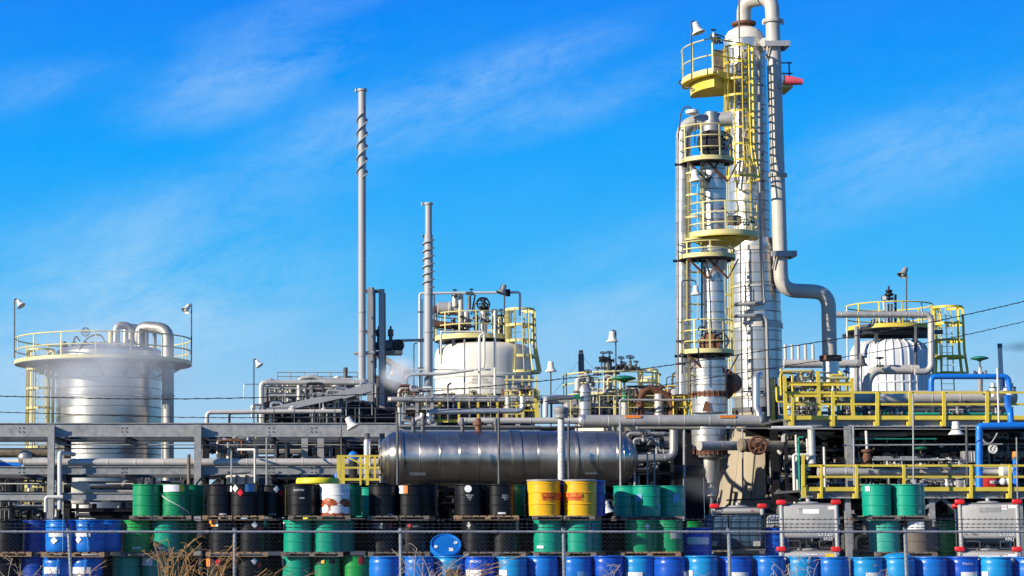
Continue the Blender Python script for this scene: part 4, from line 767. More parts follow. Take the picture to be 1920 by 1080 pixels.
# ------------------------------------------------------------------ left storage tank
YL = 95.0
def left_tank():
    k = S(760, YL); c = W(204, 760, YL); c.z = 0; R = 99*k
    ztop = W(204, 662, YL).z
    t = T('storage_tank', 'large silver clad storage tank with a ringed yellow railing at the far left', 'storage tank', c)
    clad_shell(t, c, R, 0, ztop, .44, M['tankalu'], 1, n=56)
    for py, hh in ((742, .16),): 
        z = W(204, py, YL).z; MB().ring(c, R-.02, R+.06, z-hh/2, z+hh/2, n=56).build('stiffener_ring', M['tankalu'], t)
    MB().lathe(c, [(R+.02, ztop-.01), (R*.97, ztop+.14), (R*.55, ztop+.42), (R*.12, ztop+.52), (0, ztop+.52)], 48).build('roof', M['tankalu'], t)
    cp = Vector((W(194, 676, YL).x, YL, W(194, 682, YL).z)); Rp = 166*S(682, YL)
    p = platform(t, cp, R*.9, Rp, 0, 0, 1.16, 16, M['paleyellow'], M['grey'], .09, full=True, mids=1, pr=.034)
    for i in range(16):
        a = 2*pi*i/16; e = Vector((sin(a), -cos(a), 0)); MB().bar(c+e*(R+.01)+Z*(cp.z-.75), cp+e*(Rp-.35)-Z*.12, .07, .07).build('bracket', M['grey'], p)
    # tall vent duct standing at the right side and bending over the roof
    d = [W(315, 930, YL-1.6), W(315, 617, YL-1.6), W(262, 612, YL-1.0), W(258, 660, YL-.8)]; rr = 11*S(700, YL)
    MB().tube(d, rr, 16, .5).build('vent_duct', M['drumalu'], t)
    for py in (690, 742, 800): q = W(315, py, YL-1.6); MB().ring(q, rr-.01, rr+.03, -.04, .04, n=20).build('duct_band', M['galv'], t)
    for px, top, r, y in ((208, 622, 6, -1.6), (218, 609, 9, -1.2), (236, 612, 8, -.6), (262, 616, 6, -1.5), (274, 622, 6, -1.4), (290, 611, 5, -1)):
        q = W(px, 668, YL+y); top_ = W(px, top, YL+y); MB().tube([q-Z*.3, top_] if px in (208, 262, 274) else [q-Z*.3, top_, top_+Vector((.7, .2, -.05)), top_+Vector((.7, .2, -1.4))], r*k*.8, 12, .32).build('roof_pipe', M['paleyellow'] if px == 208 else M['drumalu'], t)
    for px, y in ((120, -1), (138, .5), (160, -2), (172, 0), (255, 1.5)):
        q = W(px, 652, YL+y); MB().lathe(q-Z*.3, [(.12, 0), (.12, .35), (.2, .37), (.2, .44), (.12, .46), (.1, .6), (0, .6)], 12).build('roof_nozzle', M['steel'], t)
        if px in (160, 255): wh = MB(); wheel_mb(wh, q+Z*.75, .2); wh.build('handwheel', M['steel'], t)
    MB().tube([W(135, 650, YL-2.4), W(142, 628, YL-2.4), W(150, 640, YL-2.4)], .04, 6, .3).build('hose', M['steel'], t)
    MB().tube([W(148, 660, YL-2.2), W(162, 632, YL-2.2), W(190, 625, YL-2), W(200, 650, YL-2)], .04, 6, .5).build('hose', M['steel'], t)
    # caged ladder at the left
    lx = W(74, 760, YL-1.2); zt = W(74, 636, YL-1.2).z
    l = ladder(t, (lx.x, lx.y+.5, .2), (lx.x, lx.y+.5, zt), .55, M['paleyellow'])
    cage(l, t, (lx.x, lx.y+.2, W(74, 950, YL).z), (lx.x, lx.y+.2, zt-.5), .66, 9, 13, M['paleyellow'], -150, 150, 1.0, .10, None)
    # level gauge line and strapping on the shell
    for px in (209, 240): MB().tube([W(px, 690, YL-R-.06), W(px, 736, YL-R-.06)], .03, 6).build('gauge_line', M['tankalu'], t)
left_tank()
bell_lamp(40, 574, YL-1.5, 17, 672, 'small lamp leaning right on the left end of the silver tank railing', (.55, -.3, -.8), 27, gr='lamps on thin poles')
bell_lamp(347, 583, YL-1, 17, 678, 'small lamp leaning left on the right end of the silver tank railing', (-.5, -.4, -.8), 359, gr='lamps on thin poles')
# ------------------------------------------------------------------ steel pipe rack
YR = 72.0
def rack():
    a = W(-140, 805, YR); b = W(748, 805, YR); kk = S(805, YR)
    t = T('pipe_rack', 'long grey galvanised steel pipe rack crossing the left half in front of the tank', 'pipe rack', ((a.x+b.x)/2, YR, 0))
    for y, yy in ((YR, 0), (YR+4.2, 1)):
        for py, hh in ((806, 26), (882, 15), (931, 14)):
            z = W(500, py, YR).z; h = hh*kk
            x1 = b.x if py != 931 else W(365, 900, YR).x
            MB().hbeam((a.x, y+.01*(py == 931), z), (x1, y, z), .13, h, .03).build('girder', M['galv'] if not yy else M['steel'], t)
        for px, hw in ((97, 6), (371, 6.5), (-120, 6), (640, 5)):
            x = W(px, 850, YR).x+yy*.15; ztop = W(500, 797 if not yy else 800, YR).z
            if px == 640 and not yy: continue
            MB().hbeam((x, y-.14, 0), (x, y-.14, ztop), 2*hw*kk, .30, .03).build('column', M['galv'] if not yy else M['dark'], t)
    for px in (-120, 97, 235, 371, 510, 640):
        for py in (820, 890): z = W(500, py, YR).z; x = W(px, 850, YR).x; MB().hbeam((x, YR+.14, z-.05), (x+.15, YR+4.0, z-.05), .16, .22).build('cross_beam', M['steel'], t)
    for px in (233, 508, 588, 40):
        for py in (806, 882):
            for dx, dz in ((-.05, -.05), (.05, -.05), (-.05, .05), (.05, .05)):
                q = W(px, py, YR-.025); MB().cyl(q+Vector((dx*1.6, -.012, dz*1.4)), q+Vector((dx*1.6, .01, dz*1.4)), .022, n=6).build('bolt', M['dark'], t)
rack()
def P3(l): return l
pipe([(46, 867, YR+.45), (724, 867, YR+.45)], 7.5, M['beige'], 'long beige clad pipe resting on the lower girder of the pipe rack', 'clad_pipe', 0, .95, n=14)
pipe([(47, 858, YR+.9), (47, 858, YR+6)], 14, M['drumalu'], 'short thick silver pipe end bulging at the left end of the long beige pipe', 'clad_pipe', 0, n=18)
q = W(47, 858, YR+.7); solo(MB().sphere(q, 14*S(858, YR), 20, 12), 'pipe_elbow', M['drumalu'], 'round silver clad elbow at the left end of the long beige pipe', 'pipe', None, q)
q = W(70, 850, YR+3); solo(MB().sphere(q, 9*S(858, YR), 16, 10), 'pipe_elbow', M['drumalu'], 'smaller round silver elbow behind the big elbow at the far left', 'pipe', None, q)
pipe([(-60, 849, YR+3), (100, 849, YR+3)], 9, M['bronze'], 'brown lagged pipe entering from the left edge above the blue pipe', 'lagged_pipe', 0, n=12)
pipe([(-60, 866, YR+2.4), (50, 866, YR+2.4)], 5, M['whitepipe'], 'off white pipe under the brown lagged pipe at the left edge', 'pipe', 0)
pipe([(-60, 873, YR+1.9), (40, 873, YR+1.9)], 6, M['blue'], 'short blue pipe at the left edge under the off white one', 'pipe', 0)
pipe([(112, 955, YR-.5), (112, 849, YR-.5), (139, 852, YR+1.2)], 4.2, M['whitepipe'], 'off white vertical pipe with a top elbow right of the first rack column', 'pipe', .5, n=10)
pipe([(86, 960, YR-.6), (86, 932, YR-.6), (118, 932, YR-.6)], 3.6, M['whitepipe'], 'small off white elbow pipe at the foot of the first rack column', 'pipe', .6)
pipe([(150, 921, YR+2), (258, 921, YR+2)], 3.4, M['beige'], 'thin cream pipe above the lowest rack girder', 'pipe', 0)
pipe([(354, 912, YR-.7), (354, 852, YR-.7)], 3.4, M['bronze'], 'brown upright pipe with a slanted cut top left of the second rack column', 'pipe', 0)
pipe([(368, 935, YR-.6), (368, 908, YR-.6), (380, 893, YR-.4), (470, 886, YR-.4)], 1.8, M['steel'], 'thin dark conduit bending at the foot of the second rack column', 'pipe', .8, n=6)
for i, (py, dy) in enumerate(((834, 1.2), (842, .6), (832, 2.6))):
    pipe([(-60, py-7*(i == 2), YR+dy), (760, py-3*i, YR+dy)], 1.3, M['steel'] if i else M['galv'], ('thin grey tube running under the top girder of the rack', 'second thin tube just under the first below the top girder', 'third thin tube at the back below the top girder')[i], 'tube', 0, n=6)
pipe([(-60, 907, YR+3), (250, 907, YR+3)], 1.2, M['whitepipe'], 'thin pale tube running low behind the rack at the left', 'tube', 0, n=6)
# white vessels and skids in the shadow behind the rack
def upright(px, py0, py1, r, Y, mt, label, name='vessel', head=.35, cat='vessel'):
    a = W(px, py1, Y); z1 = W(px, py0, Y).z; R = r*S(py0, Y); t = T(name, label, cat, a)
    MB().lathe(a, [(R, 0), (R, z1-a.z-R*head), (R*.93, z1-a.z-R*head*.5), (R*.6, z1-a.z-R*head*.12), (0, z1-a.z)], 28).build('shell', mt, t)
    MB().ring(a, R, R+.02, .25, .32, n=28).build('band', M['steel'], t); MB().cyl(a+Z*(z1-a.z-.02), a+Z*(z1-a.z+.18), .1).build('nozzle', M['steel'], t)
    return t
def boxtank(px0, px1, py0, py1, Y, mt, label, name='box_tank', cat='tank', dep=2.0, ribs=2):
    a = W(px0, py1, Y); b = W(px1, py0, Y); t = T(name, label, cat, ((a.x+b.x)/2, Y, a.z))
    MB().rbox(((a.x+b.x)/2, Y+dep/2, (a.z+b.z)/2), (b.x-a.x, dep, b.z-a.z), .06).build('shell', mt, t)
    for i in range(ribs): x = a.x+(b.x-a.x)*(i+1)/(ribs+1); MB().box((x, Y-.02, (a.z+b.z)/2), (.05, .05, b.z-a.z)).build('rib', M['steel'], t)
    return t
boxtank(52, 96, 953, 1010, 80, M['white'], 'white box tank in shade below the yellow ladder cage', ribs=1)
boxtank(424, 480, 890, 960, 73.2, M['white'], 'cream panelled box tank behind the placarded black drums', ribs=2)
boxtank(484, 512, 891, 960, 79, M['steel'], 'grey box tank beside the cream panelled one', ribs=0)
boxtank(133, 160, 903, 945, 73.6, M['white'], 'small white box tank under the silver storage tank', ribs=0)
upright(472, 835, 900, 12, 74.6, M['white'], 'short white vessel just under the top rack girder', head=.2)
upright(440, 815, 900, 11, 74.8, M['white'], 'white vessel beside the short one under the top rack girder', head=.2)
skid('pipework_skid', 'dark crowded pipework on a frame at the far left below the rack', 'pipework', (-60, 100, 885, 1010, 77), 21, 34, [M['dark'], M['dark'], M['darkblue'], M['steel'], M['whitepipe']], .03, .09, 8)
skid('pipework_skid', 'dark pipework on a frame in front of the foot of the silver tank', 'pipework', (128, 372, 890, 1010, 80), 22, 30, [M['dark'], M['dark'], M['darkblue'], M['steel']], .04, .12, 6, frame_mat=M['dark'])
skid('valve_skid', 'crowded valves with yellow and red parts between the two rack girders', 'valve rack', (408, 480, 815, 872, 74.0), 23, 26, [M['whitepipe'], M['paleyellow'], M['galv'], M['dark'], M['rust']], .025, .07, 12, [M['dark'], M['yellow'], M['redpaint'], M['whitepipe']])
skid('pipework_skid', 'steel legs and dark pipes below the heater between the rack girders', 'pipework', (372, 700, 812, 1010, 80), 24, 60, [M['dark'], M['dark'], M['darkblue'], M['steel'], M['grey']], .04, .13, 12, frame_mat=M['dark'])
for i, px in enumerate((388, 410, 418)):
    pipe([(px-4, 875, 78), (px+2 if i else px-4, 815, 78)], 5 if i == 0 else 2, M['steel'], ('dark inclined steel leg right of the second rack column', 'thin inclined steel leg beside the thicker one', 'second thin inclined steel leg near the valve rack')[i], 'inclined_prop', 0)
for px, a, b, lab in ((571, 822, 872, 'light grey steel post with a cut top, left of two under the rack girder'), (601, 822, 872, 'plain light grey steel post, right of two under the rack girder'), ):
    t = T('steel_post', lab, 'post', W(px, b+80, 74)); MB().hbeam(W(px, b+80, 74), W(px, a, 74), 12*S(850, 74), .25, .03, (0, 1, 0)).build('post', M['grey'], t)
pipe([(478, 905, YR-.8), (478, 843, YR-.8), (446, 843, YR)], 2.2, M['whitepipe'], 'white handrail like pipe in front of the long beige pipe', 'pipe', .4, n=8)
pipe([(434, 905, YR-.8), (434, 845, YR-.8)], 1.6, M['galv'], 'thin grey upright in front of the long beige pipe', 'tube', 0, n=6)
pipe([(500, 912, YR-.9), (500, 822, YR-.9), (506, 815, YR-.5)], 1.8, M['galv'], 'thin grey upright right of the white handrail pipe', 'tube', .8, n=6)
q = W(467, 868, 76); w_ = MB(); wheel_mb(w_, q, .26, tr=.09); solo(w_, 'hose_reel', M['dark'], 'black hose ring behind the long beige pipe', 'hose', None, q)
# ------------------------------------------------------------------ heater with its stack at the left of centre
YS = 82.0
def stack(px, top, base, r0, r1, step, s0, s1, starts, pitch, label, arm=-12):
    k = S(base, YS); a = W(px, base, YS); b = W(px, top, YS); t = T('chimney', label, 'chimney', a, 'grey stacks with spiral strakes')
    ax = (b-a).normalized(); zs = W(px, step, YS).z-a.z; L = (b-a).length
    n = 5; hs = [zs*i/3 for i in range(4)]+[L]
    prof = [(r1*k, 0), (r1*k, zs), (r0*k, zs+.06), (r0*k, L)]
    MB().lathe(a, prof, 22, ax).build('shaft', M['grey'], t)
    MB().lathe(a, [(r0*k*1.3, L-.05), (r0*k*1.3, L+.04), (r0*k*.8, L+.04), (r0*k*.8, L-.4)], 22, ax).build('top_flange', M['grey'], t)
    for f in (.38, .62, .80): MB().lathe(a, [(r1*k*1.0, zs*f-.04), (r1*k*1.14, zs*f-.03), (r1*k*1.14, zs*f+.03), (r1*k, zs*f+.04)], 22, ax).build('joint_flange', M['grey'], t)
    tip = b+Vector((arm*k, 0, -.02)); MB().bar(b, tip, .07, .06).cyl(tip-Z*.06, tip+Z*.08, .05, n=6).build('lightning_arm', M['galv'], t)
    z0 = W(px, s1, YS).z-a.z; z1 = W(px, s0, YS).z-a.z; P_ = pitch*k*1.0; rr = (r0 if s0 < step and s1 < step else r1)*k
    for s in range(starts):
        m = int((z1-z0)/P_*22); vs = []; fs = []
        for i in range(m+1):
            z = z0+(z1-z0)*i/m; th = 2*pi*((z-z0)/P_+s/starts); e = Vector((sin(th), -cos(th), 0)); c = a+ax*z; r = rr
            vs += [c+e*(r-.01)-Z*.03, c+e*(r+.085)-Z*.02, c+e*(r+.085)+Z*.02, c+e*(r-.01)+Z*.03]
        for i in range(m): fs += [(i*4+j, i*4+(j+1) % 4, i*4+4+(j+1) % 4, i*4+4+j) for j in range(4)]
        MB().add(vs, fs).build('spiral_strake', M['grey'], t)
    return t
stack(679, 169, 742, 7.3, 7.0, 546, 212, 335, 2, 50, 'tallest thin grey chimney with spiral strakes near its top')
stack(803.5, 382, 735, 6.4, 8.0, 441, 442, 542, 1, 15, 'shorter thin grey chimney with tight spiral strakes beside the cream tank')
def frame_pair():
    a = W(695, 800, YS+.6); t = T('duct_frame', 'pair of tall light grey steel columns tied together right of the tallest chimney', 'steel frame', a)
    for px, w, top in ((695, 13, 540), (715.5, 10, 543)):
        MB().hbeam(W(px, 800, YS+.6), W(px, top, YS+.6), w*S(700, YS), .45, .04, (0, 1, 0)).build('column', M['grey'], t)
        MB().box((W(px+w*.5, 670, YS+.6).x+.05, YS+.75, (W(px, 800, YS).z+W(px, top+3, YS).z)/2), (.05, .3, W(px, top+3, YS).z-W(px, 800, YS).z)).build('side_plate', M['furnace'], t)
    for py in (546, 622, 662): MB().bar(W(684, py, YS+.7), W(718, py, YS+.7), .12, .14).build('tie_beam', M['steel'], t)
frame_pair()
def furnace():
    a = W(728, 800, YS+1.2); t = T('furnace', 'shade darkened grey plate walled furnace with a sloped roof right of the tallest chimney', 'furnace', a); z0 = W(728, 800, YS).z-.3
    x0 = W(700, 700, YS+1.2).x; x1 = W(757, 700, YS+1.2).x; za = W(700, 704, YS+1.2).z; zb = W(757, 724, YS+1.2).z
    MB().prism([(x0, z0), (x1, z0), (x1, zb), (x0, za)], YS+1.2, YS+6).build('shell', M['furnace'], t)
    MB().prism([(x0-.1, za), (x1+.1, zb-.02), (x1+.1, zb+.06), (x0-.1, za+.08)], YS+1.1, YS+6.1).build('roof', M['furnace'], t)
    for i in range(4): x = x0+(x1-x0)*(i+.5)/4; MB().box((x, YS+1.16, (z0+zb)/2), (.06, .08, zb-z0-.05)).build('wall_rib', M['steel'], t)
    MB().hbeam(W(702, 662, YS+2), W(768, 703, YS+2), .3, .26, .03).build('sloped_beam', M['grey'], t)
    MB().tube([W(702, 690, YS+2), W(702, 660, YS+2)], .1, 8).build('support', M['steel'], t)
furnace()
def fan():
    a = W(735, 662, YS+.9); t = T('draught_fan', 'small fan and two upright valves on a bracket platform right of the grey columns', 'fan', a)
    MB().box(a, (38*S(660, YS), .9, .14)).build('platform', M['steel'], t); MB().rbox(a+Vector((-.3, 0, .3)), (.8, .5, .36), .1).build('casing', M['steel'], t)
    MB().lathe(a+Vector((.25, -.3, .3)), [(.26, 0), (.26, .5), (.1, .6)], 16, (0, 1, 0)).build('impeller_housing', M['dark'], t)
    for dx in (-.55, -.05): MB().lathe(a+Vector((dx, 0, .3)), [(.09, 0), (.08, .4), (.13, .42), (.12, .7), (.05, .72), (.04, .85)], 10).build('valve', M['steel'], t)
fan()
pipe([(716, 641, YS+1), (735, 639, YS+1), (812, 637, YS+2)], 2.6, M['grey'], 'thin grey pipe running right from the fan bracket behind the shorter chimney', 'pipe', 0, n=8)
pipe([(664, 663, YS), (700, 661, YS), (704, 662, YS+1)], 3, M['grey'], 'short grey pipe stub passing behind the tallest chimney', 'pipe', 0, n=8)
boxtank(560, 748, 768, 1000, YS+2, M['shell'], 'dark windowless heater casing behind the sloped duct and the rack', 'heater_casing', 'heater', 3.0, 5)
def flue():
    a = W(600, 760, YS-2.6); t = T('sloped_duct', 'long light grey duct sloping up to the foot of the tallest chimney', 'duct', a)
    MB().bar(W(500, 772, YS-2.6), W(640, 742, YS-2.6), .8, 11*S(740, YS)).bar(W(640, 742, YS-2.6), W(694, 727, YS-2.6), .8, 15*S(740, YS)).build('duct', M['grey'], t)
    MB().lathe(W(679, 727, YS-.2)-Z*.1, [(.30, 0), (.30, .35), (.2, .45), (0, .46)], 16).build('collar', M['grey'], t)
    for px, py in ((640, 741), (560, 758)): MB().bar(W(px, py+8, YS-2.6), W(px, 810, YS-2.6), .14, .14).build('support', M['steel'], t)
flue()
pipe([(490, 800, 80), (490, 717, 80), (674, 717, 80)], 5, M['pipealu'], 'grey clad pipe rising then running level to the tallest chimney', 'clad_pipe', .8, 1.4)
pipe([(561, 750, 83), (561, 710, 83), (590, 706, 83), (604, 713, 83), (660, 713, 83)], 4.5, M['pipealu'], 'grey clad pipe with a hump just above the level one', 'clad_pipe', .8, 1.4)
pipe([(388, 800, 78), (388, 773, 78), (640, 771, 78)], 4, M['pipegrey'], 'dark grey pipe turning right just above the top rack girder', 'pipe', .9, 0)
pipe([(430, 798, 78), (430, 775, 78), (560, 773, 78.4)], 2.4, M['dark'], 'thin dark pipe under the dark grey pipe above the rack', 'pipe', .9, 0)
skid('valve_skid', 'silver valves and small pipes between the clad pipes left of the tallest chimney', 'valve rack', (494, 672, 708, 765, 84), 31, 60, [M['galv'], M['pipealu'], M['alu'], M['grey'], M['paleyellow'], M['steel']], .03, .08, 22, [M['alu'], M['galv'], M['pipealu'], M['redpaint']], frame_mat=M['galv'])
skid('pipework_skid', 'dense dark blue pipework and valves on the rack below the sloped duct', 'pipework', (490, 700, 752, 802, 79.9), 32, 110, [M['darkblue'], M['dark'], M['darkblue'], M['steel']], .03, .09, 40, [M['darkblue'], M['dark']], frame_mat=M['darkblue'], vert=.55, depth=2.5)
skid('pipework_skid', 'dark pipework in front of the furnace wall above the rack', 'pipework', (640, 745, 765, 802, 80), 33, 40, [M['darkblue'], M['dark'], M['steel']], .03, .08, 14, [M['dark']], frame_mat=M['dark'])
boxtank(576, 626, 723, 731, 84.5, M['grey'], 'long pale grey cable tray box beside the tallest chimney', 'cable_tray', 'cable tray', .6, 0)
for px, py, r, lab in ((548, 767, 9, 'left of the two cream domed covers among the dark pipes'), (607, 769, 7, 'right of the two cream domed covers among the dark pipes')):
    q = W(px, py, 78.6); k = S(py, 78.6); t = T('domed_cover', lab, 'cover', q, 'cream covers among the dark pipes'); MB().lathe(q-Z*.12, [(r*k, 0), (r*k*.95, .1), (r*k*.5, .22), (0, .26)], 16).build('cover', M['lamp'], t); MB().cyl(q-Z*.8, q-Z*.1, .05).build('stem', M['dark'], t)
q = W(632, 712, 84); t = T('domed_cover', 'white domed hood on the pipes directly left of the tallest chimney', 'cover', q); k = S(712, 84)
MB().lathe(q-Z*.05, [(9*k, -.22), (8*k, .0), (7*k, .16), (0, .24)], 18).build('cover', M['lamp'], t); MB().lathe(q-Z*.2, [(11*k, -.1), (9*k, .0)], 18).build('brim', M['drumalu'], t); MB().cyl(q-Z*1.2, q, .08).build('stem', M['steel'], t)
upright(648, 697, 730, 4, 84, M['steel'], 'short grey vent stub beside the white domed hood', 'vent_stub', .1, 'vent')
bell_lamp(487, 686, 82, 15, 802, 'small lamp with a wire guard on a thin pole left of the dark pipework', (.5, -.2, -.8), 476, gr='lamps on thin poles')
bell_lamp(735, 703, 82.5, 19, 760, 'white bell lamp in front of the furnace left of the steam', (0, 0, -1), 735, gr='bell shaped yard lamps')
bell_lamp(662, 802, YR-1.5, 25, 905, 'bell lamp tilted right on a thin pole in front of the top rack girder', (.45, -.15, -.85), 640)
# yellow stair landing left of the horizontal vessel
def landing():
    Y = 69.5; a = W(672, 905, Y); t = T('yellow_landing', 'small yellow steel landing with rails at the left end of the horizontal vessel', 'walkway', (a.x, Y, 0))
    k = S(880, Y)
    for px, y in ((635, 0), (643, 0), (688, 0), (676, 1.2), (703, 1.2)): MB().bar(W(px, 910, Y+y), W(px, 854, Y+y), 7*k if not y else 4*k, .10, (0, 1, 0)).build('rail_post', M['yellow'], t)
    for py in (855, 877, 899): MB().bar(W(632, py, Y-.02), W(712, py, Y-.02), .07, 4.5*k if py == 899 else 3.4*k).build('guard_rail', M['yellow'], t)
    MB().bar(W(650, 857, Y-.04), W(690, 875, Y-.04), .05, 3*k).build('brace', M['yellow'], t); MB().box((W(672, 903, Y).x, Y+.7, W(672, 903, Y).z), (80*k, 1.4, .08)).build('deck', M['steel'], t)
    MB().bar(W(676, 898, Y-.1), W(676, 918, Y-.1), .06, .05).build('drop_leg', M['yellow'], t)
    for px in (636, 702): MB().bar((W(px, 900, Y).x, Y+.6, 0), (W(px, 900, Y).x, Y+.6, a.z), .15, .15, (0, 1, 0)).build('leg', M['dark'], t)
landing()
q = W(662, 852, 71); t = T('blue_motor', 'rounded bright blue motor cover above the yellow landing', 'motor', q-Z*.5); MB().sphere(q-Z*.1, 10*S(850, 71), 18, 10, (1, 1, 1.15)).build('cover', M['blue'], t); MB().cyl(q-Z*.9, q-Z*.1, .16).build('stand', M['dark'], t)
q = W(631, 893, 71); t = T('blue_motor', 'small blue motor cover left of the yellow landing', 'motor', q-Z*.4); MB().sphere(q, 5*S(893, 71), 14, 8, (.8, 1, 1.6)).build('cover', M['blue'], t); MB().cyl(q-Z*.8, q-Z*.1, .08).build('stand', M['dark'], t)
for px, r, y, lab in ((689, 7, 70.3, 'left of two short white capped pipes by the vessel head'), (717, 7.5, 71.2, 'right of two short white capped pipes by the vessel head')):
    upright(px, 822, 905, r, y, M['alu'], lab, 'capped_pipe', 1.2, 'pipe')

def thin_rails(px0, px1, Y, rows, base, step, label, mt, r=.9, group=None):
    """light handrail of thin tube: rails at the given picture rows and uprights every step pixels"""
    k = S(base, Y); t = T('handrail', label, 'handrail', W((px0+px1)/2, base, Y), group)
    for py in rows: MB().tube([W(px0, py, Y), W(px1, py, Y)], r*k, 6).build('rail', M[mt], t)
    px = px0
    while px <= px1: MB().tube([W(px, base, Y), W(px, rows[0], Y)], r*k, 6).build('upright', M[mt], t); px += step
    return t
thin_rails(476, 745, 76.6, (765, 783), 800, 38, 'thin dark handrail along the rack in front of the dark tangle of pipes', 'steel')
thin_rails(520, 670, 85.5, (698, 706), 725, 25, 'thin grey handrail above the silver valves left of the tallest chimney', 'galv')
rnd = random.Random(77)
pl = T('pipework_skid', 'light silver risers and elbows standing among the dark pipes left of the furnace', 'pipework', W(600, 800, 79.2))
for i in range(34):
    px = rnd.uniform(486, 690); top = rnd.uniform(715, 775); Y = rnd.uniform(79.0, 80.4); dx = rnd.choice((-1, 1))*rnd.uniform(6, 34)
    MB().tube([W(px, 800, Y), W(px, top, Y), W(px+dx, top, Y), W(px+dx, top+rnd.uniform(8, 30), Y)], rnd.choice((.9, 1.2, 1.6, 2.6))*S(760, Y), 7, .12).build('pipe', M[rnd.choice(('galv', 'alu', 'pipealu', 'steel', 'darkblue', 'grey'))], pl)
# ------------------------------------------------------------------ horizontal vessel
YH = 70.0
def hvessel():
    k = S(860, YH); R = 52*k; c = W(952, 860, YH); xl = W(748, 860, YH).x; xr = W(1150, 860, YH).x; hl = 39*k; hr = 45*k
    t = T('horizontal_vessel', 'long horizontal silver pressure vessel with domed ends in the middle', 'pressure vessel', (c.x, YH, 0))
    n = 16; rnd = random.Random(5)
    clad_shell(t, (xl, YH, c.z), R, 0, xr-xl, 37.5*k, M['vesselalu'], 7, (1, 0, 0), 56, lap=.003, rec=.005)
    for s, x, h in ((-1, xl, hl), (1, xr, hr)):
        for i in range(6):
            a0, a1 = pi/2*i/6, pi/2*(i+1)/6
            MB().lathe((x, YH, c.z), [(R*cos(a0)+.004, sin(a0)*h), (R*cos(a0)+.010, sin(a0)*h+.012), (max(R*cos(a1), .0), sin(a1)*h)], 48, (s, 0, 0)).build('head_segment', M['vesselalu'], t)
    for px, w in ((957, 3), (966, 7), (1047, 3), (1075, 2.5), (751, 3)):
        x = W(px, 860, YH).x; MB().lathe((x-w*k, YH, c.z), [(R, 0), (R+.035, .005), (R+.035, 2*w*k-.005), (R, 2*w*k)], 56, (1, 0, 0)).build('strap_ring', M['vesselalu'], t)
    for px in (800, 1110):
        x = W(px, 860, YH).x; MB().box((x, YH+.3, (c.z-R*.6)/2), (.5, 1.2, c.z-R*.6)).build('saddle', M['dark'], t)  # near black so the saddle sinks into shade under the vessel
    for px, r in ((775, 4), (793, 4), (867, 3.5), (897, 6), (930, 3)):
        q = W(px, 812, YH); q.z = c.z+R-.05; MB().lathe(q, [(r*k, 0), (r*k, .25), (r*k*1.7, .26), (r*k*1.7, .36), (r*k, .37), (r*k*.8, .5), (0, .5)], 14).build('nozzle', M['rust'] if r > 5 else M['steel'], t)
    MB().box((W(780, 893, YH).x, YH-R*.86, W(780, 890, YH).z), (30*k, .03, .10)).build('name_plate', M['steel'], t); MB().box((W(1105, 889, YH).x, YH-R*.86, W(1105, 889, YH).z), (30*k, .03, .06)).build('name_plate', M['steel'], t)
hvessel()
# upright posts in front of the vessel
for px, top, r, mt, lab in ((745, 772, 2.4, 'steel', 'thin dark post in front of the left head of the vessel'), (935, 770, 2.4, 'steel', 'thin dark post in front of the middle of the vessel'), (1163, 790, 2.2, 'galv', 'thin grey post in front of the right head of the vessel'), (1066, 790, 2.4, 'steel', 'thin grey post right beside the chipped white column')):
    t = T('post', lab, 'post', W(px, 1010, 67.5)); MB().cyl(W(px, 1010, 67.5)-Z*1.5, W(px, top, 67.5), r*S(800, 67.5), n=8).build('post', M[mt], t)
t = T('white_column', 'chipped white round column standing in front of the vessel right of its strap', 'column', W(1052, 1010, 67.8))
rnd = random.Random(3)
for i in range(16):
    a = W(1052, 905-8*i, 67.8); b = W(1052, 905-8*(i+1), 67.8); MB().cyl(a, b-Z*.006, 6.0*S(850, 67.8)*(1+rnd.uniform(-.04, .04)), n=14).build('lagging_ring', M['whitepipe'], t)
MB().cyl(W(1052, 1010, 67.8)-Z*1.5, W(1052, 905, 67.8), .10, n=12).build('shaft', M['whitepipe'], t)
MB().lathe(W(1052, 778, 67.8), [(.24, -.1), (.24, .0), (.20, .02), (.26, .14), (.26, .24), (.1, .3), (0, .3)], 16).build('cap', M['galv'], t)
# ------------------------------------------------------------------ raised concrete and steel process deck
def deck():
    t = T('process_deck', 'dark steel deck carrying the cream tank and small vessels behind the horizontal vessel', 'platform', (8, 80, 0)); z = W(1000, 800, 74).z
    for px0, px1, y0 in ((745, 1012, 74), (1012, 1283, 79.0)):
        xa = W(px0, 800, y0).x if px0 == 745 else W(1012, 800, 74).x; xb = W(px1, 800, y0).x if px1 != 1012 else W(1012, 800, 74).x; y1 = 98
        MB().box(((xa+xb)/2, (y0+y1)/2, z-.15), (xb-xa-.01, y1-y0, .3)).build('deck_plate', M['steel'], t)
        MB().hbeam((xa, y0-.16, z-.25), (xb, y0-.16, z-.25), .3, .55, .04).build('edge_beam', M['galv'], t)
        for i in range(5):
            x = xa+.2+(xb-xa-.4)*i/4
            for y in (y0+1, 87, 95): MB().hbeam((x, y, 0), (x, y, z-.32), .3, .3).build('column', M['dark'], t)
            MB().hbeam((x, y0+.3, z-.46), (x, 97, z-.46), .2, .3).build('cross_beam', M['dark'], t)
    return z
ZD = deck()
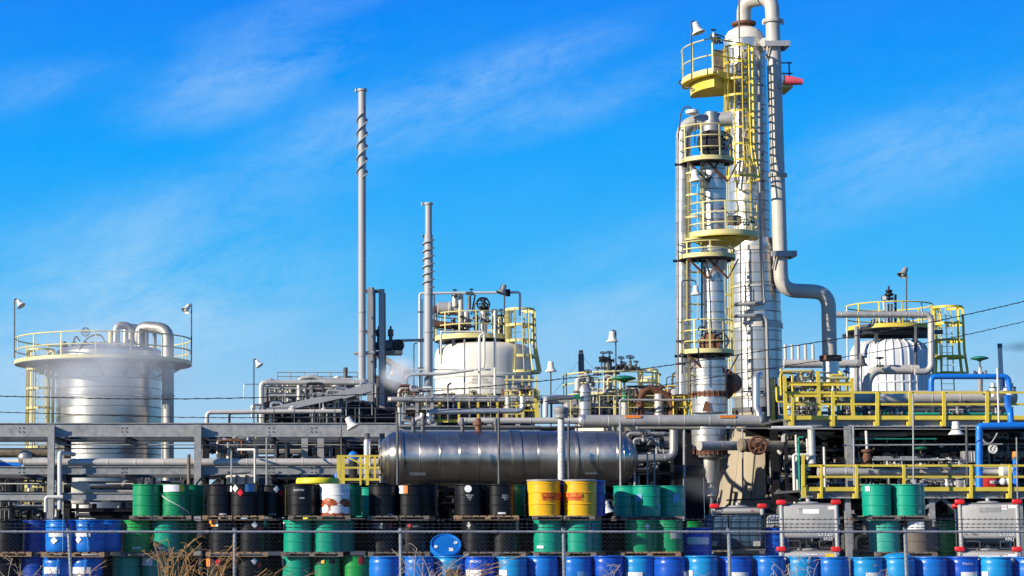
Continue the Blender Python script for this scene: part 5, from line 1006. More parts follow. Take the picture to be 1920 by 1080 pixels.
# dark sheeted building added to stand in for deep shade under the decks
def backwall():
    for px0, px1, top, Y, lab in ((690, 1480, 806, 99, 'dark sheeted low building standing in for shade under the middle deck'), (1440, 2060, 798, 96, 'dark sheeted low building standing in for shade under the right deck'), (-70, 372, 889, 112, 'dark sheeted low building added to keep gaps dark far behind the left storage tank')):
        a = W(px0, 1000, Y); b = W(px1, 1000, Y); z = W(1000, top, Y).z; t = T('shade_backdrop', lab, 'backdrop', ((a.x+b.x)/2, Y, 0)); n = int((b.x-a.x)/1.0); me = MB().box((0, 0, z/2), ((b.x-a.x)/n-.02, .08, z)).mesh('wall_panel')
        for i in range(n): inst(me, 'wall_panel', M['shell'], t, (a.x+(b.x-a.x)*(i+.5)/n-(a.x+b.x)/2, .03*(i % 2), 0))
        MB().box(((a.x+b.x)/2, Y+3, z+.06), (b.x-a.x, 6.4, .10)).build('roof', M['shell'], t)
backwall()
# ------------------------------------------------------------------ cream reactor tank
YW = 90.0
def white_tank():
    k = S(700, YW); c = W(907, 740, YW); R = 91*k; z0 = W(907, 739, YW-R).z; zs = W(907, 668, YW).z
    t = T('cream_tank', 'cream painted domed tank with stencilled lettering and a yellow railed top', 'tank', (c.x, YW, ZD)); C = Vector((c.x, YW, 0))
    zm = W(907, 703, YW-R).z
    MB().lathe(C, [(R*.98, z0), (R, z0+.03), (R, zm-.05)], 56).build('lower_shell', M['white'], t)
    MB().lathe(C, [(R+.01, zm-.05), (R+.05, zm-.03), (R+.05, zm+.08), (R+.01, zm+.10)], 56).build('stiffener_ring', M['white'], t)
    MB().lathe(C, [(R, zm+.1), (R, zs-.12), (R*.985, zs+.15), (R*.945, zs+.33), (R*.86, zs+.46), (R*.6, zs+.56), (R*.2, zs+.6), (0, zs+.6)], 56).build('upper_shell', M['white'], t)
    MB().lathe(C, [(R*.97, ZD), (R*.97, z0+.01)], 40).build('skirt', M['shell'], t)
    for i in range(10):
        a = 2*pi*i/10; MB().hbeam(C+Vector((sin(a)*R, -cos(a)*R, ZD)), C+Vector((sin(a)*R, -cos(a)*R, z0)), .2, .2).build('leg', M['grey'], t)
    ang = -atan2(c.x, YW)+math.asin(max(-1, min(1, -7*k/R)))
    for i, s_ in enumerate(('COBALT', 'REACTOR', 'CHARGE TANK')):
        text_cyl(t, s_, .155, C+Z*W(900, 706.5+5.3*i, YW-R).z, R+.012, ang, M['greyink'])
    # top platform with equipment
    zp = W(893, 637, YW).z; cp = Vector((W(886, 637, YW).x, YW, zp)); Rp = 71*k
    p = platform(t, cp, .3, Rp, 0, 0, 1.15, 14, M['paleyellow'], M['dark'], .15, full=True, pr=.032)
    for px, y in ((825, -1), (850, -1.4), (895, -1.5), (935, -1.2), (960, 0)): MB().bar((W(px, 640, YW+y).x, YW+y, zs), (W(px, 640, YW+y).x, YW+y, zp-.1), .12, .12).build('platform_leg', M['steel'], p)
    # motor and pump set
    m = W(842, 578, YW-.6); MB().lathe(m-Vector((.55, 0, 0)), [(.20, 0), (.30, .03), (.30, .5), (.34, .52), (.34, .6), (.28, .62), (.28, 1.0), (.1, 1.05)], 18, (1, 0, -.06)).build('motor', M['pipealu'], t)
    MB().tube([m+Vector((-.5, 0, 0)), m+Vector((-.95, 0, -.2)), m+Vector((-1.0, 0, -.6)), m+Vector((-.5, 0, -.75)), m+Vector((.6, 0, -.85))], .17, 12, .3).build('elbow_pipe', M['rust'], t)
    for px, a, b, r in ((853, 548, 575, .12), (864, 552, 630, .12), (880, 555, 580, .08), (907, 575, 632, .16), (928, 580, 700, .13), (893, 590, 632, .10), (940, 596, 632, .08), (875, 585, 632, .14), (850, 596, 632, .1)):
        MB().tube([W(px, b, YW-.9), W(px, a, YW-.9)], r, 10).build('riser', M['pipealu'] if r > .1 else M['steel'], t)
    for px, py, s in ((853, 554, .13), (884, 552, .12), (908, 576, .20), (893, 596, .14), (867, 606, .15), (940, 592, .14), (915, 602, .16), (868, 618, .15), (882, 612, .14), (850, 612, .13), (930, 615, .13), (948, 606, .13)):
        valve_parts(W(px, py, YW-1.1), s, M['steel'] if px % 2 else M['dark'], t)
    w_ = MB(); wheel_mb(w_, W(906, 570, YW-1), .30, (.2, -1, .2)); w_.build('handwheel', M['dark'], t)
    MB().tube([W(888, 590, YW-1), W(890, 568, YW-1), W(902, 562, YW-1), W(914, 568, YW-1), W(916, 590, YW-1)], .03, 6, .2).build('hose', M['steel'], t)
    MB().tube([W(884, 590, YW-.8), W(891, 553, YW-.8)], .035, 6).build('stay', M['darkblue'], t)
    # caged ladder flaring at the foot
    lx = W(978, 680, YW-R*.55); 
    l = ladder(t, (lx.x-.1, lx.y+.35, ZD), (lx.x-.1, lx.y+.35, W(978, 588, YW).z), .6, M['paleyellow'])
    yc = lx.y
    c0 = Vector((lx.x, yc, W(978, 702, YW).z)); c1 = Vector((lx.x-.05, yc, W(978, 587, YW).z))
    cage(l, t, c0, c1, 27.5*k, 5, 13, M['paleyellow'], -165, 165, 1.28, .12, .42)
white_tank()
def portal(): 
    k = S(640, 85); t = T('pipe_portal', 'tall thin white pipe frame arching over the cream tank equipment', 'pipe frame', W(787, 742, 85))
    MB().tube([W(787, 745, 85), W(787, 550, 85), W(975, 548, 85), W(975, 592, 85)], 2.3*k, 8, .12).build('frame_pipe', M['whitepipe'], t)
    MB().tube([W(791, 745, 85.2), W(791, 560, 85.2)], 1.3*k, 6).build('conduit', M['steel'], t); MB().tube([W(814, 552, 85), W(814, 640, 85)], 1.5*k, 6).build('hanger', M['steel'], t)
    for py in (585, 640, 690): MB().box(W(789, py, 85), (.24, .14, .05)).build('clamp', M['steel'], t)
    MB().box(W(880, 550, 84.9), (.3, .2, .12)).build('junction_box', M['steel'], t); MB().cyl(W(952, 549, 84.9)-Vector((.1, 0, 0)), W(952, 549, 84.9)+Vector((.1, 0, 0)), .16, n=10).build('coupling', M['dark'], t)
portal()
bell_lamp(940, 550, 84.6, 20, 590, 'grey lamp seen from the side on the white pipe frame over the cream tank', (-.35, -.1, -.9), 946, mt=M['galv'], gr='bell shaped yard lamps')
YC = 82.0
for i, (pts, r, mt, lab) in enumerate((
 ([(755, 740, YC), (755, 693, YC), (920, 693, YC)], 1.6, 'whitepipe', 'thin white conduit crossing in front of the cream tank at shoulder height'),
 ([(762, 735, YC-.3), (762, 706, YC-.3), (773, 702, YC-.3), (830, 701, YC-.3), (888, 693, YC-.3)], 3.2, 'whitepipe', 'white pipe bending right left of the cream tank'),
 ([(871, 770, YC), (871, 636, YC)], 1.6, 'galv', 'thin grey conduit rising in front of the cream tank left of its lettering'),
 ([(899, 765, YC-.2), (899, 630, YC-.2), (908, 624, YC-.2), (908, 680, YC-.2)], 2.3, 'whitepipe', 'white upright pipe passing in front of the cream tank lettering'),
 ([(827, 683, YC), (827, 622, YC), (907, 622, YC), (907, 690, YC), (893, 692, YC)], 2.0, 'whitepipe', 'white looped pipe hanging in front of the cream tank dome'),
 ([(928, 745, YC), (928, 582, YC)], 2.4, 'whitepipe', 'white upright pipe between the lettering and the ladder of the cream tank'),
 ([(840, 765, YC+.3), (840, 722, YC+.3), (846, 718, YC+.3)], 1.8, 'steel', 'thin post with a cross bar in front of the foot of the cream tank'),
 ([(776, 745, YC+.4), (776, 645, YC+.4), (782, 643, YC+.4)], 1.2, 'steel', 'thin hooked conduit left of the shorter chimney'),
 ([(727, 749, 77), (1001, 749, 77)], 5.2, 'pipealu', 'silver clad pipe running along the deck below the cream tank'),
 ([(804, 790, 76), (804, 772, 76), (980, 770, 76), (980, 744, 76)], 5.4, 'alu', 'bright silver pipe with a raised right end above the vessel'),
 ([(777, 812, 74.5), (777, 787, 74.5), (790, 784, 74.5), (792, 775, 74.5)], 4.2, 'beige', 'short cream pipe stub at the left above the vessel'),
 ([(860, 789, 73), (1250, 789, 73.3)], 6, 'pipegrey', 'grey pipe lying along the deck edge above the vessel'),
 ([(952, 745, 76.4), (952, 770, 76.4)], 4.5, 'beige', 'short cream upright pipe below the cream tank'),
 ([(1023, 782, 74.6), (1023, 748, 74.6), (1040, 745, 76), (1072, 745, 77)], 5, 'beige', 'cream upright pipe right of the cream tank'),
 ([(1000, 752, 80), (1080, 752, 80)], 5.5, 'pipealu', 'silver pipe joining the cream tank to the small railed tank'),
 ([(890, 803, 72.6), (1140, 800, 72.6)], 2.2, 'steel', 'thin dark pipe hugging the top of the vessel'),
)):
    pipe(pts, r, M[mt], lab, 'clad_pipe' if r > 4 else 'pipe', .8 if r > 4 else .5, 1.2 if r > 4 else 0, n=10 if r > 2 else 7)
def orifice():
    q = W(767, 750, 76.5); t = T('pipe_tee', 'cream topped vent post with a ball cap left of the silver deck pipe', 'vent', W(749, 800, 75.5))
    q = W(749, 760, 75.5); k = S(760, 75.5); MB().cyl(W(749, 800, 75.5), q, 3.4*k, n=12).build('post', M['beige'], t); MB().sphere(q, 5.5*k, 12, 8).build('ball_cap', M['bronze'], t)
    MB().lathe(W(728, 749, 75.5), [(2*k, 0), (5*k, 4*k), (5*k, 40*k), (4*k, 44*k), (0, 44*k)], 14, (1, 0, 0)).build('arm', M['pipealu'], t)
orifice()
def yguard(px0, px1, py, pyb, Y, n, label, mt='yellow', kick=True, w=4):
    k = S(py, Y); a = W(px0, pyb, Y); b = W(px1, pyb, Y); t = T('guard_rail', label, 'guard rail', ((a.x+b.x)/2, Y, a.z), 'yellow guard rails'); h = W(px0, py, Y).z-a.z
    guard(t, [a, b], h, M[mt], 'rail', .12 if kick else 0, [a.lerp(b, i/n) for i in range(n+1)], w*k, .03); return t
yguard(752, 1005, 748, 792, 78.5, 7, 'yellow guard rail along the deck in front of the cream tank')
skid('valve_skid', 'yellow and brown valves clustered under the ladder cage of the cream tank', 'valve rack', (948, 1012, 722, 788, 79.5), 41, 20, [M['paleyellow'], M['pipealu'], M['steel'], M['rust']], .03, .06, 18, [M['yellow'], M['rust'], M['paleyellow']], frame_mat=M['paleyellow'], depth=1.2)
skid('pipework_skid', 'small valves and dark pipes on the deck under the cream tank', 'pipework', (800, 950, 738, 790, 80), 42, 50, [M['dark'], M['steel'], M['darkblue'], M['paleyellow'], M['pipealu']], .025, .06, 30, [M['dark'], M['steel'], M['galv']], frame_mat=M['dark'], depth=1.5)
skid('pipework_skid', 'mixed small pipes with a red flag on the deck left of the cream tank', 'pipework', (752, 812, 722, 800, 78), 43, 22, [M['pipealu'], M['galv'], M['whitepipe'], M['paleyellow'], M['rust']], .03, .08, 10, [M['rust'], M['galv'], M['redpaint'], M['yellow']], frame_mat=M['grey'], depth=1.5)
bell_lamp(1033, 697, 80, 22, 800, 'cream bell lamp on a thin pole midway between the cream tank and railed tank', (0, 0, -1), 1033)
bell_lamp(1148, 641, 80, 22, 800, 'cream bell lamp on the tall pole over the small railed tank', (0, 0, -1), 1155)
# ------------------------------------------------------------------ small railed tank and the skid round it
def midskid():
    Y = 84; k = S(740, Y); c = W(1148, 780, Y); R = 70*k; t = T('railed_tank', 'low white tank with a beige lid and pale yellow railing in the middle distance', 'tank', (c.x, Y, ZD)); C = Vector((c.x, Y, 0)); z1 = W(1148, 741, Y-R).z
    MB().lathe(C, [(R, ZD), (R, z1)], 40).build('shell', M['white'], t); MB().lathe(C, [(R+.08, z1), (R+.08, z1+.10), (R*.9, z1+.22), (0, z1+.3)], 40).build('lid', M['beige'], t)
    p = platform(t, C+Z*(z1+.1), R*.95, R+.5, -110, 200, W(1148, 698, Y-R).z-z1-.1, 9, M['paleyellow'], M['steel'], .0, full=False, pr=.035)
    MB().tube([W(1140, 740, Y-.6), W(1140, 676, Y-.6)], .17, 10).build('agitator_post', M['steel'], t); MB().bar(W(1140, 690, Y-.5), W(1190, 692, Y-.5), .14, .14).build('arm', M['steel'], t)
    for px, py, s in ((1131, 675, .16), (1143, 676, .18), (1128, 690, .14), (1165, 686, .18), (1182, 688, .22), (1170, 694, .16), (1193, 690, .14), (1120, 702, .14), (1142, 712, .18), (1155, 700, .14)): valve_parts(W(px, py, Y-.7), s, M['dark'] if px % 2 else M['steel'], t)
    w_ = MB(); wheel_mb(w_, W(1132, 671, Y-.8), .2, (0, -.3, 1)); w_.build('handwheel', M['dark'], t)
    MB().tube([W(1124, 712, Y-.8), W(1122, 730, Y-.8), W(1130, 738, Y-.8)], .03, 6, .2).build('hose', M['steel'], t)
    MB().tube([W(1195, 690, Y-.8), W(1199, 700, Y-.8), W(1198, 735, Y-.8)], .03, 6, .2).build('hose', M['steel'], t)
    x = W(1214, 720, Y); l = ladder(t, (x.x, Y+.2, ZD), (x.x, Y+.2, W(1214, 693, Y).z), .5, M['paleyellow']); cage(l, t, (x.x, Y-.2, W(1214, 735, Y).z), (x.x, Y-.2, W(1214, 695, Y).z), .42, 3, 7, M['paleyellow'], -140, 140, 1, .1, None)
midskid()
upright(1092, 664, 800, 5.5, 92, M['furnace'], 'plain grey stub chimney behind the small railed tank', 'stub_chimney', .05, 'chimney')
pipe([(1092, 668, 92), (1035, 742, 88)], .35, M['cable'], 'thin guy wire down to the left from the grey stub chimney', 'guy_wire', 0, n=4)
pipe([(1092, 668, 92), (1120, 700, 88)], .35, M['cable'], 'thin guy wire down to the right from the grey stub chimney', 'guy_wire', 0, n=4)
def silver_vessel():
    Y = 79; k = S(760, Y); a = W(1097, 784, Y); R = 12*k; t = T('silver_vessel', 'short upright silver vessel with a flanged dome left of the green valve', 'vessel', a); h = W(1097, 736, Y).z-a.z
    clad_shell(t, a, R, 0, h, 14*k, M['alu'], 9, n=26); MB().lathe(a+Z*h, [(R*1.05, 0), (R*1.05, .06), (R*.95, .12), (R*.7, .28), (R*.3, .36), (0, .38)], 26).build('dome', M['alu'], t)
    MB().lathe(a+Vector((-.3, .2, .45)), [(R*.9, 0), (R*.9, .4), (R*.6, .5), (0, .55)], 20, (-1, 0, 0)).build('side_drum', M['galv'], t)
    MB().tube([W(1083, 740, Y), W(1083, 708, Y), W(1100, 706, Y)], 5.5*k, 12, .22).build('elbow', M['pipegrey'], t); MB().cyl(W(1083, 736, Y), W(1083, 733, Y), 9*k, n=16).build('flange', M['bronze'], t)
    for px, py, s in ((1103, 714, .2), (1108, 722, .15), (1112, 730, .13)): valve_parts(W(px, py, Y-.1), s, M['galv'], t)
    MB().box(W(1082, 744, Y-.3), (.25, .05, .2)).build('tag_plate', M['green'], t)
silver_vessel()
t = T('control_valve', 'big green diaphragm control valve right of the silver upright vessel', 'valve', W(1171, 785, 79)); valve_parts(W(1171, 748, 79), .30, M['green'], t, M['green']); MB().cyl(W(1171, 785, 79), W(1171, 755, 79), .16).build('stand', M['beige'], t)
w_ = MB(); wheel_mb(w_, W(1180, 736, 78.8), .17, (0, -1, 0)); w_.build('gauge_ring', M['steel'], t)
skid('pipework_skid', 'pipes and yellow posts on the deck right of the green control valve', 'pipework', (1180, 1298, 722, 786, 79), 51, 50, [M['paleyellow'], M['yellow'], M['galv'], M['steel'], M['rust'], M['whitepipe']], .025, .07, 24, [M['rust'], M['galv'], M['yellow'], M['dark']], frame_mat=M['yellow'], depth=2)
skid('pipework_skid', 'small pipes on the deck below the railed tank', 'pipework', (1070, 1180, 748, 788, 79.4), 52, 30, [M['galv'], M['steel'], M['whitepipe'], M['dark']], .03, .07, 14, frame_mat=M['galv'], depth=1.5)
pipe([(1163, 795, 78.5), (1163, 750, 78.5), (1300, 750, 78.5)], 2.2, M['galv'], 'grey handrail pipe crossing below the green control valve', 'pipe', .4, n=8)
pipe([(1200, 788, 79), (1200, 740, 79), (1218, 726, 79), (1258, 748, 79), (1260, 780, 79)], 8, M['rust'], 'fat brown bent pipe left of the slender column', 'pipe', .5, n=12)
upright(1236, 738, 786, 9, 79, M['pipealu'], 'small silver pot below the fat brown bent pipe', 'pot', .2)
for px in (1262, 1283, 1296): q = W(px, 735, 78.8); t = T('gauge', 'round white dial gauge by the slender column, %s of three' % {1262: 'left', 1283: 'middle', 1296: 'right'}[px], 'gauge', q, 'dial gauges'); MB().lathe(q, [(.13, 0), (.15, -.02), (.15, -.10), (0, -.10)], 16, (0, 1, 0)).build('case', M['dark'], t); MB().lathe(q+Vector((0, -.105, 0)), [(.12, 0), (0, -.004)], 16, (0, 1, 0)).build('dial', M['paper'], t); MB().cyl(q-Z*1.0, q-Z*.1, .03).build('stem', M['yellow'], t)
hp = pipe([(1093, 789, 70.5), (1424, 789, 70.5)], 11, M['pipealu'], 'thick grey clad header pipe running in front of the slender column', 'clad_pipe', 0, .82, n=20)
for px in (1185, 1362): MB().box(W(px, 783, 70.5)+Vector((0, -.2, .02)), (.55, .05, .10)).build('orange_tag', M['orange'], hp)
q = W(1093, 788, 70.5); solo(MB().sphere(q, 11.3*S(789, 70.5), 20, 12), 'pipe_elbow', M['alu'], 'rounded bright end cap at the left end of the thick header pipe', 'pipe', None, q)
pipe([(1424, 789, 70.5), (1424, 776, 70.5), (1418, 765, 70.7), (1418, 706, 70.7), (1424, 703, 71.5)], 7, M['alu'], 'upright bright clad pipe rising from the right end of the header pipe', 'clad_pipe', .5, .8, n=16)
pipe([(1195, 799, 71.4), (1310, 799, 71.4)], 7, M['pipegrey'], 'dull grey pipe just below the thick header pipe', 'clad_pipe', 0, 1.5)
# shadowed works below the deck
pipe([(1263, 800, 73), (1263, 858, 73), (1150, 862, 73)], 8, M['drumalu'], 'dark silver pipe turning left in the shadow right of the vessel', 'clad_pipe', .8, .8, n=14)
pipe([(1214, 1010, 71), (1214, 850, 71), (1198, 850, 71)], 1.6, M['galv'], 'left of two thin grey hooked pipes right of the vessel', 'pipe', .5, n=7)
pipe([(1227, 1010, 71), (1227, 850, 71), (1212, 850, 71.4)], 1.6, M['galv'], 'right of two thin grey hooked pipes right of the vessel', 'pipe', .5, n=7)
pipe([(1283, 1010, 70), (1283, 806, 70)], 2.4, M['galv'], 'grey post left of the slender column below the header pipe', 'post', 0, n=8)
pipe([(1190, 803, 70.2), (1198, 803, 70.2), (1560, 803, 70.2)], 1.1, M['galv'], 'long thin conduit below the header pipe', 'conduit', 0, n=6)
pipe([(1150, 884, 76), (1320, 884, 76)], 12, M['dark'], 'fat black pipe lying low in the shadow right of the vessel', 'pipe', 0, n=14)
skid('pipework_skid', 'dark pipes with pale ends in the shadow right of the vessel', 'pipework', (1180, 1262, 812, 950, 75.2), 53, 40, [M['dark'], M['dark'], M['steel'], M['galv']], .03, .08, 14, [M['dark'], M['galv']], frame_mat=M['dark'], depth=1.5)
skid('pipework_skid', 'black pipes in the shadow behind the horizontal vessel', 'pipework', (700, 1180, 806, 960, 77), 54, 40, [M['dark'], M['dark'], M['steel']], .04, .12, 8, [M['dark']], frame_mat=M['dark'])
bell_lamp(1140, 961, D+4, 24, 1005, 'cream bell lamp low between the yellow salvage drums and the shaded teal group', (.2, 0, -.98), 1150)

def lower_stair():
    t = T('ladder_frame', 'yellow frame carrying the ladder of the cream tank down to the deck', 'steel frame', W(976, 790, 80.6)); Y = 80.6; k = S(740, Y)
    for px in (950, 962, 979, 992, 1006): MB().bar(W(px, 792, Y), W(px, 704, Y), 3.2*k, .06, (0, 1, 0)).build('post', M['paleyellow'], t)
    for py in (712, 732, 752, 772): MB().bar(W(946, py, Y-.05), W(1009, py, Y-.05), .05, 2.6*k).build('rail', M['paleyellow'], t)
lower_stair()
thin_rails(1015, 1075, 80.5, (742, 757), 795, 20, 'thin grey handrail between the cream tank and the railed tank', 'galv')
thin_rails(760, 1000, 76.8, (728, 742), 792, 40, 'thin grey handrail in front of the foot of the cream tank', 'galv', .8)
thin_rails(1070, 1290, 78.9, (742, 764), 790, 27, 'thin yellow handrail on the deck below the railed tank', 'paleyellow', .9)
rnd = random.Random(78)
pl = T('pipework_skid', 'slim conduits and elbows in front of the railed tank and green valve', 'pipework', W(1180, 790, 79.2))
for i in range(30):
    px = rnd.uniform(1075, 1290); top = rnd.uniform(700, 770); Y = rnd.uniform(79.2, 80.6); dx = rnd.choice((-1, 1))*rnd.uniform(5, 26)
    MB().tube([W(px, 792, Y), W(px, top, Y), W(px+dx, top, Y), W(px+dx, top+rnd.uniform(8, 30), Y)], rnd.choice((.7, .9, 1.2, 2.0))*S(760, Y), 7, .12).build('pipe', M[rnd.choice(('galv', 'alu', 'whitepipe', 'steel', 'paleyellow', 'dark'))], pl)
# ------------------------------------------------------------------ slender column with its side riser and platforms
YK = 76.0
def axis_pt(px0, py0, px1, py1, Y, py):
    a = W(px0, py0, Y); b = W(px1, py1, Y); z = W(px0, py, Y).z; f = (z-a.z)/(b.z-a.z); return a.lerp(b, f)
def slender():
    k = S(600, YK); base = W(1330, 900, YK); t = T('slender_column', 'slender silver column with round yellow platforms and a rusty flanged base', 'column', (base.x, YK, 0))
    def seg(py0, py1, px, r, step, seed, mt='alu'):
        a = W(px, py1, YK); z0 = a.z; z1 = W(px, py0, YK).z; R = r*S((py0+py1)/2, YK); clad_shell(t, (a.x, YK, 0), R, z0, z1, step, M[mt], seed, n=36); return Vector((a.x, YK, 0)), R, z0, z1
    C, R, z0, z1 = seg(676, 738, 1330, 33, .34, 1)
    MB().lathe(C, [(R, z1-.01), (R*.95, z1+.08), (R*.6, z1+.16), (R*.6, z1+.5)], 32).build('shoulder', M['alu'], t)
    for i in range(4): MB().ring(C, R, R+.015, z0+(z1-z0)*(.35+.15*i)-.012, z0+(z1-z0)*(.35+.15*i)+.012, n=32).build('jacket_bead', M['galv'], t)
    def bolted(py, r, nb=24):
        c = W(1331, py, YK); Rr = r*S(py, YK); f = MB().lathe((c.x, YK, c.z), [(Rr, -.10), (Rr, -.02), (Rr*.96, -.015), (Rr*.96, .015), (Rr, .02), (Rr, .10)], 32).build('bolted_flange', M['rust'], t)
        me = MB().cyl((0, 0, -.13), (0, 0, .13), .02, n=6).mesh('bolt')
        for i in range(nb): a = 2*pi*i/nb; inst(me, 'bolt', M['rust'], f, Vector((c.x+sin(a)*(Rr+.0), YK-cos(a)*(Rr+.0), c.z))-root_loc(t))
    bolted(740, 34)
    seg(744, 775, 1331, 33, .34, 2)
    MB().add([W(1316, 772, YK-.72), W(1322, 752, YK-.72), W(1330, 754, YK-.72), W(1334, 770, YK-.72)], [(0, 1, 2, 3)]).build('rust_patch', M['rust'], t)
    seg(790, 843, 1330, 32, .45, 3)
    bolted(848, 32); c = W(1331, 857, YK); k2 = S(860, YK)
    MB().lathe((c.x, YK, 0), [(10*k2, W(0, 905, YK).z), (10*k2, W(0, 902, YK).z), (15*k2, W(0, 890, YK).z), (17*k2, W(0, 868, YK).z), (17*k2, W(0, 862, YK).z), (28*k2, W(0, 858, YK).z), (31*k2, W(0, 852, YK).z)], 32).build('bottom_cone', M['drumalu'], t)
    MB().lathe((c.x, YK, 0), [(5*k2, 0), (5*k2, W(0, 933, YK).z), (11*k2, W(0, 930, YK).z), (11*k2, W(0, 918, YK).z), (5*k2, W(0, 912, YK).z), (5*k2, W(0, 900, YK).z)], 20).build('drain_leg', M['drumalu'], t)
    for dx in (-1,): MB().hbeam((c.x+dx*1.0, YK+.9, 0), (c.x+dx*1.0, YK+.9, W(0, 800, YK).z), .25, .25).build('support_leg', M['dark'], t)
    # upper barrel
    C2, R2, a2, b2 = seg(490, 664, 1341, 19.5, .42, 4)
    C3, R3, a3, b3 = seg(300, 490, 1341, 23.5, .42, 5)
    q = W(1341, 490, YK); MB().lathe((q.x, YK, 0), [(R2, a3-.35), (R3, a3)], 32).build('reducer', M['alu'], t)
    MB().lathe((C3.x, YK, 0), [(R3, b3), (R3*.92, b3+.25), (R3*.5, b3+.45), (R3*.5, b3+1.9)], 32).build('top_head', M['drumalu'], t)
    # overhead pipe and side riser
    rr = 14.0*k
    P = [W(1281, 735, YK+.4), W(1281, 246, YK+.4), W(1296, 230, YK+.4), W(1372, 222, YK)]
    MB().tube(P, rr, 18, .55).build('overhead_pipe', M['pipealu'], t)
    r0 = W(1281, 740, YK+.4); r1 = W(1281, 258, YK+.4); d = (r1-r0); L = d.length
    me = MB().lathe((0, 0, 0), [(rr+.004, 0), (rr+.012, .01), (rr+.012, .36), (rr+.024, .37), (rr+.024, .40), (rr+.004, .41)], 24, d.normalized()).mesh('cladding_band'); n = int(L/.42)
    for i in range(n): inst(me, 'cladding_band', M['alu'], t, r0+d*(i/n)-root_loc(t))
    for px, r in ((1292, .16), (1341, .12)): 
        if px == 1292: MB().cyl(W(px+8, 216, YK), W(px+8, 205, YK), .08).build('vent', M['lamp'], t)
    for px in (1283,): MB().tube([W(1272, 262, YK-.2), W(1276, 212, YK-.2), W(1284, 200, YK-.2), W(1294, 200, YK-.2), W(1298, 210, YK-.2)], .03, 6, .3).build('lamp_pole', M['steel'], t)
    MB().lathe(W(1298, 215, YK-.2), [(.10, 0), (.26, .04), (.26, .16), (.12, .20), (0, .22)], 16).build('lamp_head', M['lamp'], t)
    for px in (1303, 1308): MB().cyl(W(px, 275, YK-.3), W(px, 228, YK-.2), .022, n=6).build('hanger_rod', M['steel'], t)
    # manways
    for py, s in ((270, 1.0), (645, .8)):
        q = W(1341, py, YK-R3); MB().lathe(q+Vector((-.1, .2, 0)), [(.42*s, 0), (.42*s, .42), (.5*s, .43), (.5*s, .55), (.1, .62), (0, .62)], 20, (-.35, -1, 0)).build('manway', M['rust'] if py == 645 else M['dark'], t)
        MB().lathe(W(1341, py, YK), [(R3*1.12, -.5), (R3*1.12, .1)], 28).build('manway_skirt', M['drumalu'], t) if py == 270 else None
        w_ = MB(); wheel_mb(w_, q+Vector((.15, -.35, .08)), .34*s, (-.3, -1, 0)); w_.build('davit_wheel', M['dark'], t)
        for j in range(5): valve_parts(W(1318+9*j, py-7-(j % 3)*3, YK-R3-.2), .10, M['steel'] if j % 2 else M['rust'], t)
    MB().lathe((C3.x, YK, 0), [(R3*.75, W(0, 248, YK).z), (R3*.75, W(0, 238, YK).z), (R3*.6, W(0, 234, YK).z), (R3*.6, W(0, 228, YK).z)], 24).build('neck', M['drumalu'], t)
    # round platforms
    for py, rp, px, a0, a1, n, mid in ((304, 50, 1323, -105, 100, 5, 2), (484, 53, 1322, -105, 95, 4, 1), (662, 50, 1325, -105, 95, 6, 2)):
        kk = S(py, YK); z = W(px, py, YK).z; cc = Vector((W(1325, py, YK).x, YK, z)); top = {304: 1.34, 484: .55, 662: 1.22}[py]
        p = platform(t, cc, R3*.9, rp*kk, a0, a1, top, n, M['paleyellow'], M['dark'], .10, pr=.026, mids=mid)
        for dx in (-.62, .15):
            MB().bar(cc+Vector((dx-.25, -rp*kk*.62, -.1)), cc+Vector((dx+.55, -R3*.95, -.85)), .07, .07).build('knee_brace', M['rust'], p)
            MB().bar(cc+Vector((dx+.95, -rp*kk*.55, -.1)), cc+Vector((dx+.55, -R3*.95, -.85)), .05, .05).build('knee_brace', M['rust'], p)
        MB().bar(cc+Vector((-rp*kk-.25, -.2, -.14)), cc+Vector((rp*kk*.8, -.2, -.14)), .08, .10).build('deck_beam', M['dark'], p)
    # ladders with cages on the back-left side
    for px, a, b, cg in ((1301, 735, 610, 0), (1298, 600, 480, 0), (1304, 470, 300, 1)):
        lo = W(px, a, YK-.4); hi = W(px, b, YK-.4); l = ladder(t, lo, hi, .42, M['paleyellow'], .32)
        if cg: cage(l, t, lo.lerp(hi, .12), lo.lerp(hi, .85), .36, 4, 5, M['paleyellow'], -110, 110, 1.1, .07, .3)
        else:
            for f in (.25, .75): MB().bar(lo.lerp(hi, f)-Vector((.4, 0, 0)), lo.lerp(hi, f)+Vector((.5, .2, 0)), .06, .06).build('standoff', M['paleyellow'], l)
    for px in (1272, 1290): MB().tube([W(px, 740, YK-.5), W(px, 250, YK-.4)], .028, 6).build('conduit', M['steel'], t)
    MB().tube([W(1316, 700, YK-.3), W(1316, 470, YK-.3)], .04, 6).build('conduit', M['steel'], t); MB().tube([W(1322, 660, YK-.5), W(1321, 500, YK-.4)], .03, 6).build('conduit', M['steel'], t)
    MB().tube([W(1308, 620, YK-.8), W(1312, 612, YK-.8), W(1322, 614, YK-.8), W(1318, 622, YK-.8)], .03, 6, .1).build('hose', M['darkblue'], t)
    MB().tube([W(1352, 722, YK), W(1372, 718, YK+1.6)], .42, 14).build('crossover_nozzle', M['rust'], t); MB().lathe(W(1360, 720, YK+.3), [(.6, -.06), (.6, .06)], 20, (1, .4, 0)).build('flange', M['rust'], t)
    for px, py in ((1282, 665), (1276, 640), (1277, 682)): MB().box(W(px, py, YK-.25), (.30, .2, .10)).build('clip', M['steel'], t)
slender()
bell_lamp(1305, 553, YK-1.2, 20, 700, 'white bell lamp on a hooked arm casting its shadow on the slender column', (0, 0, -1), 1279, swan=True)
bell_lamp(1305, 340, YK-.7, 25, 340, 'white bell lamp hanging under the upper platform of the slender column', (.1, 0, -1), pole=False)
